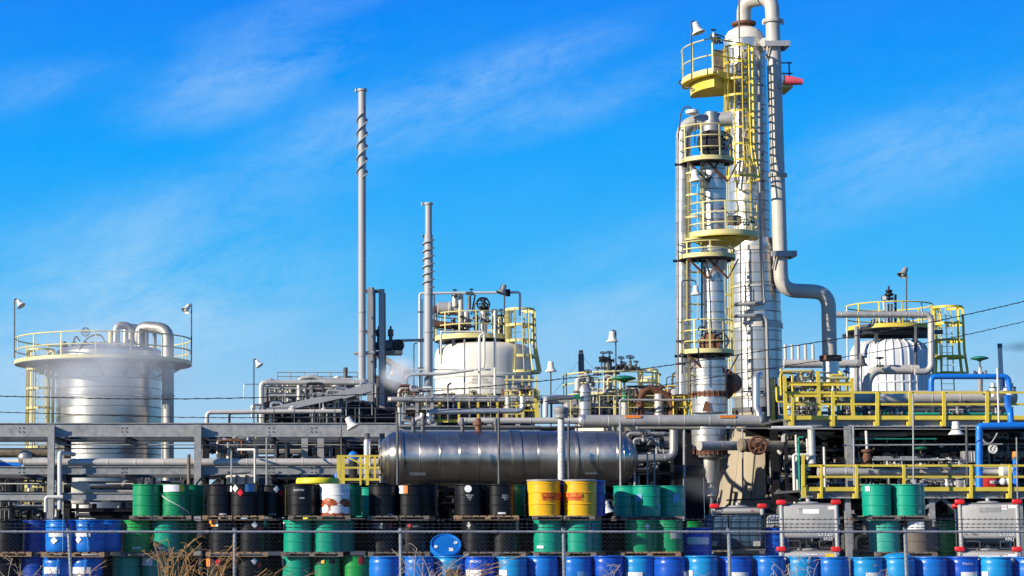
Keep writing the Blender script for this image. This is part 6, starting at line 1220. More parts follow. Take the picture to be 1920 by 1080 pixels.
pipe([(1312, 836, 73), (1505, 835, 75)], 9, M['pipealu'], 'grey clad pipe crossing low in front of the concrete cone', 'clad_pipe', 0, .9, n=16)
def ragged():
    a = W(1387, 835, 72.95); b = W(1440, 835, 73.2); rnd = random.Random(8); m = MB(); d = (b-a).normalized(); L = (b-a).length; r = 12.5*S(835, 73); n = 10
    m.lathe(a, [(r*rnd.uniform(.92, 1.12), L*i/n) for i in range(n+1)], 16, d); t = solo(m, 'lagging_sleeve', M['bronze'], 'torn brown lagging sleeve round the low pipe in front of the concrete cone', 'pipe lagging', None, a)
    q = W(1421, 835, 72.6); w_ = MB(); wheel_mb(w_, q, .32, tr=.05); w_.build('handwheel', M['rust'], t)
    for i in range(8): an = 2*pi*i/8; MB().tube([q+Vector((cos(an)*.3, 0, sin(an)*.3)), q+Vector((cos(an+.9)*.1, -.05, sin(an+.9)*.1))], .03, 5).build('spoke', M['rust'], t)
ragged()
# ------------------------------------------------------------------ main tower
YM = 80.0
def tower():
    def at(py, px): return W(px, py, YM)
    base = at(945, 1428); t = T('main_tower', 'tall silver cladded distillation tower with yellow ladder cages on a concrete cone', 'tower', (base.x, YM, 0))
    kb = S(800, YM)
    # concrete skirt with vertical joints
    zt = W(1420, 772, YM).z; zc = W(1425, 945, YM).z; cx = W(1427, 945, YM).x; cx2 = W(1423, 772, YM).x
    r1 = 47*S(772, YM); r0 = 64*S(945, YM)+.4
    n = 12; f0 = zt/(zt-zc)
    for i in range(n):
        a0 = 2*pi*i/n+.16; a1 = a0+2*pi/n-.008; vs = []
        for (z, r, x) in ((-.1, r0+(r0-r1)*.6, cx), (zc, r0, cx), (zt, r1, cx2)):
            for a in (a0, (a0+a1)/2, a1): vs.append((x+sin(a)*r, YM-cos(a)*r, z))
        b = MB().add(vs, [(j*3+q, j*3+q+1, j*3+q+4, j*3+q+3) for j in (0, 1) for q in (0, 1)]); b.build('concrete_panel', M['concrete'], t, 50)
    MB().ring((cx2, YM, 0), r1*.5, r1+.06, zt-.05, zt+.14, n=40).build('skirt_ring', M['steel'], t)
    # lower and upper barrel (the axis leans a little in the picture only through perspective)
    C = Vector((W(1419, 640, YM).x, YM, 0)); R1 = 46*S(620, YM); z0 = zt+.1; z1 = W(1414, 462, YM).z
    clad_shell(t, C, R1, z0, z1, .40, M['alu'], 11, n=48)
    CT = C
    R2 = 37.5*S(250, YM); z2 = W(1400, 78, YM).z; CU = Vector((W(1401, 260, YM).x, YM, 0))
    MB().lathe(C, [(R1+.02, z1-.08), (R1+.02, z1), (R1*.97, z1+.02), (R2+.12, z1+.25), (R2*.6, z1+.27)], 48).build('step_cone', M['alu'], t)
    clad_shell(t, CU, R2, z1+.22, z2, .40, M['alu'], 12, n=44)
    MB().lathe(CU, [(R2+.01, z2), (R2*.96, z2+.22), (R2*.8, z2+.42), (R2*.5, z2+.56), (R2*.36, z2+.58)], 44).build('top_head', M['white'], t)
    MB().lathe(CU, [(R2*.42, z2+.55), (R2*.42, z2+.68), (R2*.6, z2+.7), (R2*.6, z2+.8), (R2*.4, z2+.82)], 28).build('top_flange', M['rust'], t)
    for py, w in ((612, .10), (742, .06), (540, .03), (470, .08)):
        z = W(1420, py, YM).z; MB().ring(C, R1, R1+.05, z-w, z+w, n=48).build('stiffener_ring', M['pipegrey'], t)
    # overhead line: the inverted U at the top, the long drop and the swan neck to the right
    k = S(300, YM); xo = C.x+(R2+.34)+.03; yo = YM-.98
    def o(px, py): return W(px, py, yo)
    r = 13.2*S(250, YM); top = W(1420, 5, YM).z
    xc = CU.x; xr = o(1457, 300).x
    pts = [Vector((xc, YM, z2+.7)), Vector((xc, YM-.1, top)), Vector((xr, yo, top)), Vector((xr, yo, o(1462, 544).z)), o(1553, 548), o(1555, 748)+Vector((0, .2, 0)), o(1680, 748)+Vector((0, .4, 0))]
    pts[5].x = pts[4].x; pts[5].z = W(1555, 746, yo).z; pts[6].z = pts[5].z
    ohp = MB().tube(pts, r, 20, .62, 8).build('overhead_line', M['pipegrey'], t)
    for py in (329, 40): q = Vector((xr, yo, W(1456, py, yo).z)); MB().ring(q, r, r*1.32, -.06, -.01, n=24).ring(q, r, r*1.32, .01, .06, n=24).build('line_flange', M['pipegrey'], ohp)
    for py in (86, 478):
        z = W(1450, py, yo).z; MB().bar((CU.x+R2*.6, yo-.40, z), (xr+.5, yo-.40, z), .12, .22).bar((CU.x+R2*.6, yo+.40, z), (xr+.5, yo+.40, z), .12, .22).bar((xr+.5, yo-.5, z), (xr+.5, yo+.5, z), .12, .22).build('line_bracket', M['grey'], t)
        MB().bar((CU.x+R2*.85, yo-.3, z-.1), (CU.x+R2*.7, yo-.2, z-.6), .06, .06).build('bracket_brace', M['steel'], t)
    q = Vector((pts[4].x, pts[4].y, W(1555, 672, yo).z)); MB().lathe(q, [(r, -.12), (r*1.5, -.11), (r*1.5, .11), (r, .12)], 24).build('line_flange', M['rust'], ohp)
    zz = (W(1555, 678, yo).z, W(1555, 726, yo).z); MB().lathe((q.x, q.y, 0), [(r*1.12, zz[1]), (r*1.12, zz[0])], 24).build('clad_sleeve', M['alu'], ohp)
    # drainpipe lines on the face of the tower
    yf = YM-R1-.12
    def face(l, rad, mt, nm='riser'): MB().tube([W(px, py, yf) for px, py in l], rad, 8, .16).build(nm, M[mt], t)
    face([(1420, 102), (1424, 104), (1424, 250), (1424, 340), (1427, 470), (1432, 560), (1434, 568), (1370, 572), (1364, 580), (1364, 590), (1372, 593), (1430, 591), (1437, 600), (1442, 780)], .075, 'grey')
    face([(1424, 245), (1399, 243), (1396, 252), (1396, 262), (1424, 268)], .06, 'grey')
    face([(1388, 450), (1392, 790)], .03, 'steel', 'conduit'); face([(1397, 535), (1396, 600)], .025, 'steel', 'conduit'); face([(1390, 734), (1432, 734)], .03, 'steel', 'conduit')
    for l, m_ in (([(1392, 790), (1393, 940)], 'galv'), ([(1440, 790), (1441, 960)], 'galv'), ([(1420, 790), (1408, 938)], 'steel'), ([(1456, 720), (1458, 930), (1462, 960)], 'cable')):
        MB().tube([W(px, py, YM-r0-.15) for px, py in l], .035, 6).build('conduit', M[m_], t)
    MB().tube([W(1450, 708, yf), W(1453, 712, yf), W(1455, 780, YM-r0-.1), W(1458, 900, YM-r0-.1)], .035, 6, .2).build('hose', M['cable'], t)
    MB().tube([W(1362, 938, YM-r0-.2), W(1470, 934, YM-r0-.2)], .035, 6).build('conduit', M['steel'], t)
    MB().tube([W(1370, 921, YM-r0-.1), W(1379, 924, YM-r0-.1), W(1380, 935, YM-r0-.1)], .03, 6, .1).build('hook_pipe', M['rust'], t)
    MB().lathe(W(1466, 728, YM), [(.42, -.3), (.42, .3), (.5, .31), (.5, .42), (0, .45)], 20, (1, -.3, 0)).build('side_nozzle', M['dark'], t)
    for py in (160, 205, 250, 290, 340, 395): q = W(1428, py, yf+.3); MB().box(q, (.12, .2, .06)).build('pipe_clip', M['steel'], t)
    for px, py in ((1436, 41), (1465, 41)): MB().lathe(W(px, py, YM-.6), [(.05, -.2), (.05, 0), (.13, .01), (.13, .10), (0, .12)], 12, (1 if px > 1450 else -1, -.3, 0)).build('floodlamp', M['lamp'], t)
    MB().cyl(W(1432, 79, YM-R2-.2), W(1432, 79, YM-R2+.3), .18, n=14).build('nozzle', M['lamp'], t)
    MB().cyl(W(1386, 345, yf-.1), W(1386, -30, yf-.1), .035, n=6).build('lightning_rod', M['steel'], t)
    # ladders and cages on the left front face
    yl = YM-R2-.25
    def lad(px, a, b, w, yy): return ladder(t, W(px+4, a, yy), W(px, b, yy), w, M['yellow'], .30, rung_r=.018)
    l = lad(1388, 340, 90, .60, yl-.1)
    c0 = W(1389, 335, yl-.35); c1 = W(1384, 90, yl-.35)
    cage(l, t, c0, c1, 27*k, 9, 11, M['yellow'], -150, 150, 1.30, .09, .26)
    l2 = lad(1393, 440, 320, .55, yl-.05)
    l3 = ladder(t, W(1369, 745, YM-R1-.25), W(1364, 470, YM-R1-.25), .36, M['yellow'], .30)
    for i in range(5): MB().bar(W(1361, 500+52*i, YM-R1-.3), W(1373, 502+52*i, YM-R1-.2), .08, .08).build('standoff', M['yellow'], l3)
    # big middle platform wrapping the slender column side
    z = W(1350, 452, YM).z; cc = Vector((W(1353, 449, 76).x, 76.0, W(1353, 445, 76).z))
    p = platform(t, cc, .62, 68*S(449, 76), -112, 100, 1.22, 6, M['paleyellow'], M['yellow'], .12, mids=2, pr=.026)
    b = MB(); poly = [(-1.25, -.2), (-.8, -.9), (.1, -1.25), (.9, -.85), (.9, .4), (-1.0, .4)]
    b.add([cc+Vector((x, y, -.14)) for x, y in poly]+[cc+Vector((x*.6, y*.6, -.38)) for x, y in poly], [(i, (i+1) % 6, (i+1) % 6+6, i+6) for i in range(6)]+[tuple(range(6, 12))]); b.build('under_bracket', M['yellow'], p)
    MB().box(cc+Vector((.25, -1.1, .5)), (.5, .2, .35)).build('instrument_box', M['bronze'], p)
    for j in range(4): valve_parts(cc+Vector((.35+.2*j, -.95, .35+.1*(j % 2))), .10, M['dark'], t)
    MB().tube([cc+Vector((-.2, -.9, 1.1)), cc+Vector((.1, -1, .7)), cc+Vector((.5, -1, .9)), cc+Vector((.4, -1, 1.25))], .03, 6, .2).build('hose', M['steel'], p)
    # top platform reaching out to the left
    zt2 = W(1315, 156, YM).z; ct = Vector((CU.x-.15, YM-.3, zt2)); ro = ct.x-W(1277, 150, YM).x
    a0, a1 = -115, -42
    p = platform(t, ct, R2*.9, ro, a0, a1, 1.36, 3, M['paleyellow'], M['yellow'], .14, mids=1, pr=.028)
    MB().ring(ct, R2*.9, ro*.86, -.55, -.12, radians(a0+6), radians(a1-4), 14).build('deck_box', M['yellow'], p)
    MB().bar(ct+Vector((-ro*.55, -ro*.55, .0)), ct+Vector((-R2*.6, -R2*.9, .0)), .03, .28).build('end_plate', M['yellow'], p)
    for f in (0, .5): MB().tube([ct+Vector((sin(radians(a1))*(ro-.03), -cos(radians(a1))*(ro-.03), 1.36*(1-f))), ct+Vector((-R2*.3, -R2*1.2, 1.36*(1-f)))], .034, 6).build('guard_rail', M['yellow'], p)
    MB().tube([W(1278, 150, YM-.5), W(1271, 154, YM-.5), W(1284, 164, YM-.6), W(1300, 166, YM-.8)], .03, 6, .1).build('conduit', M['cable'], p)
    for px, py, s in ((1338, 68, .14), (1344, 76, .13), (1349, 80, .11), (1340, 80, .10)): valve_parts(W(px, py, YM-1.6), s, M['steel'] if px != 1338 else M['lamp'], t)
    MB().tube([W(1338, 66, YM-1.6), W(1352, 66, YM-1.6), W(1360, 72, YM-1.4)], .025, 6, .1).build('tubing', M['dark'], t)
    MB().box(W(1348, 115, YM-1.2), (.45, .3, .9)).build('panel_box', M['bronze'], t)
    # platform stub at the back right with the windsock
    c = Vector((W(1465, 166, YM+1).x, YM+1.2, W(1465, 166, YM+1).z)); q = MB().box(c+Vector((0, 0, 0)), (.7, 1.4, .14)).build('rear_platform', M['yellow'], t)
    for f in (1.0, .55): MB().bar(c+Vector((-.35, -.6, f)), c+Vector((.38, -.6, f)), .05, .05).build('guard_rail', M['steel'], q)
    MB().bar(c+Vector((.25, -.6, 0)), c+Vector((.25, -.6, 1.05)), .05, .05).build('rail_post', M['steel'], q)
    return C, R1
tower()
bell_lamp(1310, 62, YM-2.3, 25, 150, 'cream bell lamp on a short pole at the topmost yellow platform', (.30, -.1, -.95), 1297)
ws = W(1469, 150, YM-1.7); t = T('windsock', 'pink windsock blowing right behind the top of the tower', 'windsock', ws)
MB().lathe(ws, [(.20, 0), (.19, .30), (.15, .55), (.125, .76)], 16, (1, -.1, -.13)).build('sleeve', M['pink'], t); MB().tube([ws-Z*.25, ws+Vector((-.05, .6, -.25))], .03, 6).cyl(ws-Z*.25, ws+Z*.24, .03).build('mast', M['steel'], t); MB().lathe(ws, [(.21, -.02), (.21, .02)], 16, (1, -.1, -.13)).build('hoop', M['steel'], t)

def between():
    t = T('conduit_bundle', 'bundle of thin conduits and a narrow ladder running up between the two columns', 'conduit', W(1367, 790, 78.2)); 
    for px0, px1, top, r, m_ in ((1361, 1357, 200, .9, 'galv'), (1364, 1360, 250, .7, 'steel'), (1368, 1363, 330, 1.1, 'paleyellow'), (1372, 1367, 330, 1.1, 'paleyellow')):
        MB().tube([W(px0, 790, 78.2), W(px1, top, 78.2)], r*S(500, 78.2), 6).build('conduit', M[m_], t)
    for i in range(70): MB().tube([W(1368-5*i/70, 786-6.5*i, 78.2), W(1372-5*i/70, 786-6.5*i, 78.2)], .5*S(500, 78.2), 5).build('rung', M['paleyellow'], t)
between()
# ------------------------------------------------------------------ right tank with ribbed jacket
YT2 = 93.0
def right_tank():
    k = S(700, YT2); c = W(1672, 780, YT2); R = 70*k; t = T('ribbed_tank', 'white tank with upright ribs and a yellow railed platform at the right', 'tank', (c.x, YT2, W(1672, 798, YT2).z)); C = Vector((c.x, YT2, 0)); zb = W(1672, 798, YT2).z; zs = W(1672, 660, YT2).z
    MB().lathe(C, [(R, zb), (R, zs-.3), (R*.985, zs), (R*.92, zs+.25), (R*.75, zs+.45), (R*.4, zs+.6), (0, zs+.64)], 60).build('shell', M['coolwhite'], t)
    for i in range(30):
        a = 2*pi*i/30; e = Vector((sin(a), -cos(a), 0)); b = MB()
        pr = [(R+.02, zb+.05), (R+.02, zs-.3), (R*.985+.02, zs), (R*.92+.02, zs+.26), (R*.75, zs+.47)]
        b.tube([C+e*(r-.012)+Z*z for r, z in pr], .04, 6); b.build('jacket_rib', M['coolwhite'], t)
    for f in (.12, .55): MB().ring(C, R, R+.035, zb+(zs-zb)*f, zb+(zs-zb)*f+.08, n=60).build('hoop_band', M['coolwhite'], t)
    zp = W(1672, 618, YT2).z; cp = Vector((W(1668, 618, YT2).x, YT2, zp))
    p = platform(t, cp, .3, 80*k, 0, 0, 1.12, 12, M['yellow'], M['dark'], .12, full=True, pr=.032)
    for px in (1606, 1640, 1712, 1740): x = W(px, 625, YT2-1).x; MB().bar((x, YT2-1.2, zs-.2), (x, YT2-1.2, zp-.1), .14, .14).build('platform_leg', M['steel'], p)
    for y in (-1.2, .8): MB().hbeam((cp.x-80*k, YT2+y, zp-.24), (cp.x+84*k, YT2+y, zp-.24), .12, .2).build('deck_beam', M['steel'], p)
    q = W(1668, 612, YT2-.8); MB().cyl(q, W(1668, 570, YT2-.8), .14).build('vent_riser', M['galv'], t)
    valve_parts(W(1667, 560, YT2-.8), .17, M['dark'], t); MB().lathe(W(1667, 556, YT2-.8), [(.10, 0), (.2, .05), (.2, .12), (.1, .2), (.16, .24), (.16, .3), (.04, .34), (.04, .5)], 14).build('relief_valve', M['dark'], t)
    MB().bar(W(1660, 556, YT2-.8), W(1676, 551, YT2-.8), .04, .04).build('lever', M['dark'], t)
    g = W(1657, 559, YT2-1); MB().lathe(g, [(.13, 0), (.14, -.06), (0, -.07)], 14, (0, 1, 0)).build('gauge', M['dark'], t); MB().lathe(g+Vector((0, -.075, 0)), [(.11, 0), (0, -.003)], 14, (0, 1, 0)).build('gauge_dial', M['paper'], t); MB().cyl(g-Z*1.2, g, .05).build('gauge_stem', M['whitepipe'], t)
    MB().tube([W(1679, 612, YT2-.6), W(1679, 552, YT2-.6)], .06, 6).build('riser', M['steel'], t)
    for px, py in ((1690, 607), (1700, 602), (1712, 606), (1650, 604)): valve_parts(W(px, py, YT2-1.2), .13, M['steel'], t)
    x = W(1779, 640, YT2+1.3); l = ladder(t, (x.x, YT2+1.7, zb), (x.x, YT2+1.7, W(1779, 572, YT2).z), .6, M['yellow'])
    cage(l, t, (x.x, x.y, W(1779, 697, YT2).z), (x.x, x.y, W(1779, 571, YT2).z), 28*k, 5, 8, M['yellow'], -170, 170, 1.16, .12, .35)
    MB().box((W(1758, 704, YT2).x, YT2+1.2, W(1758, 702, YT2).z), (60*k, 1.2, .16)).build('landing', M['yellow'], t)
right_tank()
bell_lamp(1692, 517, YT2-1, 20, 612, 'grey bell lamp turned left on a tall dark pole over the ribbed tank', (-.45, -.2, -.85), 1700, mt=M['galv'])
bell_lamp(1616, 686, 84, 22, 790, 'bell lamp coloured dark for its shade in front of the ribbed tank', (0, 0, -1), 1616, mt=M['steel'])  # dull steel replaces enamel so the colour carries the lamp's shade
bell_lamp(1793, 815, 71, 28, 870, 'cream bell lamp hanging under the upper right walkway', (0, 0, -1), 1793, pole=False)
bell_lamp(1587, 698, 83, 13, 760, 'small cream lamp head left of the ribbed tank', (-.4, -.2, -.9), 1587)
YQ = 82.0
for pts, r, mt, lab, bd, se in (
 ([(1566, 590, 88), (1740, 590, 88), (1746, 600, 88), (1746, 688, 88), (1738, 697, 88), (1715, 697, 88)], 6.2, 'pipealu', 'grey clad pipe looping over and down in front of the ribbed tank', .7, .7),
 ([(1626, 770, 88.4), (1626, 712, 88.4), (1640, 693, 88.4), (1722, 693, 88.4)], 9, 'pipegrey', 'fat grey pipe bending right below the ribbed tank', .6, .9),
 ([(1606, 612, 89.5), (1606, 785, 89.5)], 4.2, 'galv', 'light grey upright pipe at the left side of the ribbed tank', 0, 0),
 ([(1588, 575, 89), (1590, 790, 89)], 1.6, 'whitepipe', 'thin white upright conduit left of the ribbed tank', 0, 0),
 ([(1612, 613, 89.6), (1636, 610, 89.6), (1637, 598, 89.6)], 4, 'galv', 'short grey elbow pipe on the platform of the ribbed tank', .6, 0),
 ([(1718, 608, 89.5), (1716, 700, 89.5)], 3.4, 'steel', 'dark upright pipe on the shaded side of the ribbed tank', 0, 0),
 ([(1640, 746, 79), (1902, 744, 79)], 13, 'pipegrey', 'long fat grey pipe lying along the upper right walkway', 0, .95),
 ([(1470, 682, 86), (1610, 682, 86)], 8, 'pipegrey', 'grey pipe behind the swan neck of the overhead line', 0, 1.2),
 ([(1746, 738, 77.5), (1746, 706, 77.5), (1890, 706, 77.5), (1893, 732, 77.5)], 5.2, 'blue', 'bright blue pipe looping above the fat grey pipe at the right', .7, 0),
 ([(1836, 925, 69), (1836, 799, 69), (1846, 799, 69), (1990, 797, 69)], 6.4, 'blue', 'bright blue pipe dropping to the lower right walkway', .35, 0),
 ([(1896, 797, 69.6), (1894, 772, 69.6), (1889, 760, 71), (1889, 745, 73)], 6, 'blue', 'short blue riser pipe through the upper right walkway', .5, 0),
 ([(1904, 930, 70), (1904, 858, 70)], 5, 'blue', 'blue upright pipe with an orange cap at the right end of the lower walkway', 0, 0),
 ([(1447, 802, 69.5), (1522, 801, 69.5), (1523, 808, 69.5)], 3.0, 'whitepipe', 'thin white pipe ending at the clad downpipe right of the concrete cone', .7, 0),
 ([(1523, 868, 69.5), (1521, 806, 69.5)], 6.8, 'beige', 'cream clad downpipe right of the concrete cone', 0, .5),
 ([(1500, 938, 69), (1497, 820, 69), (1506, 820, 69)], 1.8, 'teal', 'thin green pipe with a short hook left of the lower walkway', .6, 0),
 ([(1491, 960, 69.3), (1488, 853, 69.3), (1518, 853, 69.3)], 3.0, 'whitepipe', 'white hooked pipe at the left end of the lower walkway', .5, 0),
 ([(1547, 915, 70), (1545, 838, 70)], 2.4, 'whitepipe', 'thin white upright pipe on the lower walkway right of the downpipe', 0, 0),
 ([(1628, 880, 71), (1624, 808, 71)], 2.6, 'whitepipe', 'white upright pipe with a rusty valve under the upper right walkway', 0, 0),
 ([(1602, 910, 68), (1600, 800, 68)], 2.1, 'galv', 'thin grey post right of the steel column', 0, 0),
 ([(1713, 925, 66.2), (1712, 740, 66.2)], 1.7, 'galv', 'thin grey pole crossing both right walkways', 0, 0),
 ([(1814, 910, 68), (1812, 800, 68)], 2.6, 'steel', 'dark grey post right of the hanging bell lamp', 0, 0),
 ([(1873, 800, 70), (1870, 690, 70)], 1.8, 'whitepipe', 'thin white pole at the right end of the upper walkway', 0, 0),
 ([(1908, 940, 66.2), (1906, 820, 66.2)], 1.4, 'galv', 'thin grey pole near the right edge', 0, 0),
 ([(1535, 885, 71), (1882, 884, 71)], 8.4, 'pipealu', 'long grey clad pipe behind the lower walkway rail', 0, .85),
 ([(1612, 814, 73), (1700, 814, 73)], 5, 'drumalu', 'shiny dark pipe just below the upper right walkway', 0, 0),
 ([(1700, 812, 74), (1850, 814, 74), (1856, 822, 74)], 4.6, 'drumalu', 'dark pipe behind the hanging bell lamp', .8, 0),
 ([(1597, 823, 72), (1756, 823, 72)], 1.1, 'teal', 'thin green tube with small fittings under the upper right walkway', 0, 0),
 ([(1580, 835, 70), (1880, 833, 70)], 1.5, 'galv', 'thin grey tube below the green one under the upper right walkway', 0, 0),
 ([(1636, 862, 70), (1760, 862, 70)], 2.2, 'galv', 'grey tube just above the lower walkway rail', 0, 0),
 ([(1440, 804, 68.5), (1830, 805, 68.5)], 1.1, 'galv', 'long thin wire rope under the upper right walkway', 0, 0),
 ([(1631, 800, 68.6), (1766, 800, 68.6)], 1.4, 'galv', 'pale strip tube directly under the upper right girder', 0, 0),
):
    pipe(pts, r, M[mt], lab, 'clad_pipe' if se else 'pipe', bd, se, n=14 if r > 5 else 8)
for i, px in enumerate((1473, 1486, 1498, 1511, 1525)):
    pipe([(px, 690, 87), (px-1, 646, 87)], 2.9, M['pipegrey'], '%s of five short grey vent pipes standing in a row right of the tower' % ('first', 'second', 'third', 'fourth', 'last')[i], 'vent_pipe', 0, 0, n=10, group='row of short vent pipes')
for px, r in ((1893, 7), (1862, 4)):
    q = W(px, 728, 78.5); t = T('flanged_neck', ('wide' if r > 5 else 'narrow')+' white flanged neck under the bright blue pipe', 'pipe flange', q); k = S(728, 78.5)
    MB().lathe(q-Z*.2, [(r*k, -.15), (r*k, .08), (r*k*1.6, .1), (r*k*1.6, .2), (r*k, .22), (r*k, .4)], 16).build('neck', M['whitepipe'], t); MB().lathe(q, [(r*k*1.7, 0), (r*k*1.7, .05)], 16).build('flange', M['steel'], t)
t = T('control_valve', 'green topped control valve on the upper right walkway left of the smoking stub', 'valve', W(1838, 790, 78.6)); valve_parts(W(1838, 700, 78.6), .22, M['beige'], t, M['green']); MB().cyl(W(1838, 735, 78.6), W(1838, 706, 78.6), .10).build('stand', M['galv'], t)
t = T('control_valve', 'small green topped valve low under the upper right walkway', 'valve', W(1727, 880, 71.5)); valve_parts(W(1727, 862, 71.5), .15, M['whitepipe'], t, M['green'])
t = T('control_valve', 'dark topped valve on the fat grey pipe in front of the ribbed tank', 'valve', W(1650, 700, 88)); valve_parts(W(1650, 686, 88), .13, M['steel'], t, M['dark'])
rv = MB(); q = W(1626, 858, 70.9); t = T('rusty_valve', 'rusty flanged valve on the white upright pipe at the lower walkway', 'valve', q-Z*.4); MB().lathe(q, [(.1, -.3), (.2, -.28), (.2, -.2), (.12, -.18), (.17, 0), (.12, .18), (.2, .2), (.2, .28), (.1, .3)], 16).build('valve_body', M['rust'], t); MB().bar(q, q+Vector((.25, -.05, .35)), .05, .03).build('lever', M['rust'], t)
upright(1879, 652, 745, 4.2, 86, M['white'], 'white and blue stub chimney giving off dark smoke at the right', 'stub_chimney', .05, 'chimney')
q = W(1879, 705, 86); solo(MB().lathe(q-Z*.9, [(4.5*S(700, 86), 0), (4.5*S(700, 86), 1.0)], 16), 'chimney_sleeve', M['navy'], 'dark blue sleeve round the foot of the smoking stub chimney', 'sleeve', None, q-Z*.9)
# ------------------------------------------------------------------ the two right walkways
def walkway(name, label, px0, px1, rail, mid, toe, girder, Y, posts, dep, gh, end=False):
    k = S(toe, Y); a = W(px0, girder, Y); b = W(px1, girder, Y); t = T(name, label, 'walkway', ((a.x+b.x)/2, Y, 0), 'yellow railed steel walkways')
    zd = W(px0, toe, Y).z; g = MB()
    MB().box(((a.x+b.x)/2, Y+dep/2+.1, zd-.06), (b.x-a.x, dep, .08)).build('deck', M['steel'], t)
    MB().hbeam((a.x, Y+.06, a.z), (b.x, Y+.06, a.z), .22, gh*k, .03).build('girder', M['galv'], t)
    MB().bar(W(px0, toe, Y-.14), W(px1, toe, Y-.14), .025, 7.5*k).build('toe_board', M['yellow'], t)
    for py in (rail, mid): MB().bar(W(px0, py, Y-.14), W(px1, py, Y-.14), .06, 4.0*k).build('guard_rail', M['yellow'], t)
    for px, w in posts: MB().bar(W(px, girder+4, Y-.17), W(px, rail-2, Y-.17), w*k, .06, (0, 1, 0)).build('rail_post', M['yellow'], t)
    for px, w in posts:
        if w < 7: MB().box(W(px-2, girder+1, Y-.12), (9*k, .14, 9*k)).build('post_foot', M['yellow'], t)
    for y in range(0, int(dep), 4):
        MB().hbeam((a.x, Y+2+y, zd-.25), (b.x, Y+2+y, zd-.25), .15, .3).build('joist', M['dark'], t)
    for px in (px0+25, px0+300, px0+600):
        for y in (3.5, dep-1):
            x = W(px, toe, Y).x; MB().hbeam((x, Y+y, 0), (x, Y+y, zd-.3), .25, .25).build('column', M['dark'], t)
    for px in range(int(px0)+20, int(px1), 118):
        for dx in (-.08, .08):
            for dz in (-.05, .05): q = W(px, girder, Y-.055)+Vector((dx, 0, dz)); MB().cyl(q-Vector((0, .02, 0)), q+Vector((0, .02, 0)), .022, n=6).build('bolt', M['dark'], t)
    return t
wu = walkway('walkway', 'upper yellow railed walkway with grey girder at the right', 1470, 2040, 736, 758, 783, 794, 72, [(1486, 5), (1562, 6), (1645, 6), (1707, 6), (1770, 6), (1851, 6), (1950, 6)], 16, 13)
x = W(1591, 900, 71.8).x; MB().hbeam((x, 71.7, 0), (x, 71.7, W(1591, 801, 71.8).z), 10*S(850, 71.8), .3, .03).build('front_column', M['galv'], wu)
wl = walkway('walkway', 'lower yellow railed walkway with grey girder at the right behind the totes', 1503, 2040, 873, 894, 917, 929, 67, [(1507, 8), (1540, 4), (1606, 5), (1695, 5), (1821, 5), (1894, 5), (1980, 5)], 3.6, 11)
MB().bar(W(1506, 912, 66.8), W(1506, 852, 66.8), 5*S(870, 67), .06, (0, 1, 0)).build('tall_end_post', M['yellow'], wl)
for px in (1592, 1750, 1915): MB().hbeam((W(px, 950, 67).x, 67.2, 0), (W(px, 950, 67).x, 67.2, W(px, 935, 67).z), 10*S(850, 67), .2, .03).build('front_column', M['galv'], wl)
MB().bar(W(1729, 955, 67.2), W(1762, 935, 67.2), .10, .10).build('diagonal_brace', M['galv'], wl); MB().bar(W(1792, 955, 67.2), W(1765, 935, 67.2), .10, .10).build('diagonal_brace', M['galv'], wl)
skid('pipework_skid', 'yellow ladders and dark pipes right of the tower behind the upper walkway', 'pipework', (1472, 1600, 690, 782, 75), 61, 30, [M['yellow'], M['paleyellow'], M['steel'], M['galv'], M['galv']], .025, .06, 16, [M['steel'], M['galv'], M['whitepipe']], frame_mat=M['yellow'], depth=2)
skid('pipework_skid', 'small valves along the deck below the fat grey pipe at the right', 'pipework', (1600, 1900, 758, 784, 76), 62, 60, [M['dark'], M['steel'], M['galv'], M['whitepipe'], M['teal']], .02, .05, 44, [M['dark'], M['galv'], M['steel'], M['beige'], M['green']], frame_mat=M['steel'], depth=2)
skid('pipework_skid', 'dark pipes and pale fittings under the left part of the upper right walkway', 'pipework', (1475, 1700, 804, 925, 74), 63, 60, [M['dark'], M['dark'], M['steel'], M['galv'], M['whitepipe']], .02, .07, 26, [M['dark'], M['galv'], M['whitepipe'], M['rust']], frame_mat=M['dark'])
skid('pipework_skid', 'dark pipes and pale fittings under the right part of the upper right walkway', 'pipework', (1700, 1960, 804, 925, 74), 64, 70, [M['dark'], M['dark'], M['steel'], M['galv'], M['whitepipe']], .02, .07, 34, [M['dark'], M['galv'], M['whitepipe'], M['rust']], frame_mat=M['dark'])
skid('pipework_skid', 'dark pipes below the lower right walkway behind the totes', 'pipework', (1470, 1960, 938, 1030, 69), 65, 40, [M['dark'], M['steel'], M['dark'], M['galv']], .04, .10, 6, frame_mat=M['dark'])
skid('valve_skid', 'small valves and wheels on the lower walkway pipe', 'valve rack', (1640, 1815, 858, 880, 70.5), 66, 16, [M['whitepipe'], M['galv'], M['dark']], .02, .05, 26, [M['whitepipe'], M['galv'], M['beige'], M['dark']], frame=False, depth=1)
skid('valve_skid', 'small pumps on the floor of the lower walkway', 'valve rack', (1700, 1830, 896, 916, 70), 67, 12, [M['whitepipe'], M['galv'], M['dark']], .02, .05, 14, [M['whitepipe'], M['galv'], M['dark']], frame=False, depth=1)
for px, py, r, lab in ((1780, 866, 13, 'larger white rounded pump cover behind the lower rail'), (1660, 868, 9, 'cream bent pump cover behind the lower rail')):
    q = W(px, py, 71.6); t = T('pump_cover', lab, 'pump', q-Z*.3); MB().sphere(q, r*S(py, 71.6), 20, 10, (1, .8, .7)).build('cover', M['whitepipe'], t)
    for i in range(3): MB().lathe(q+Vector((-.12+.12*i, 0, 0)), [(r*S(py, 71.6)*.72, -.01), (r*S(py, 71.6)*.74, 0), (r*S(py, 71.6)*.72, .01)], 18, (1, 0, 0)).build('rib', M['galv'], t)
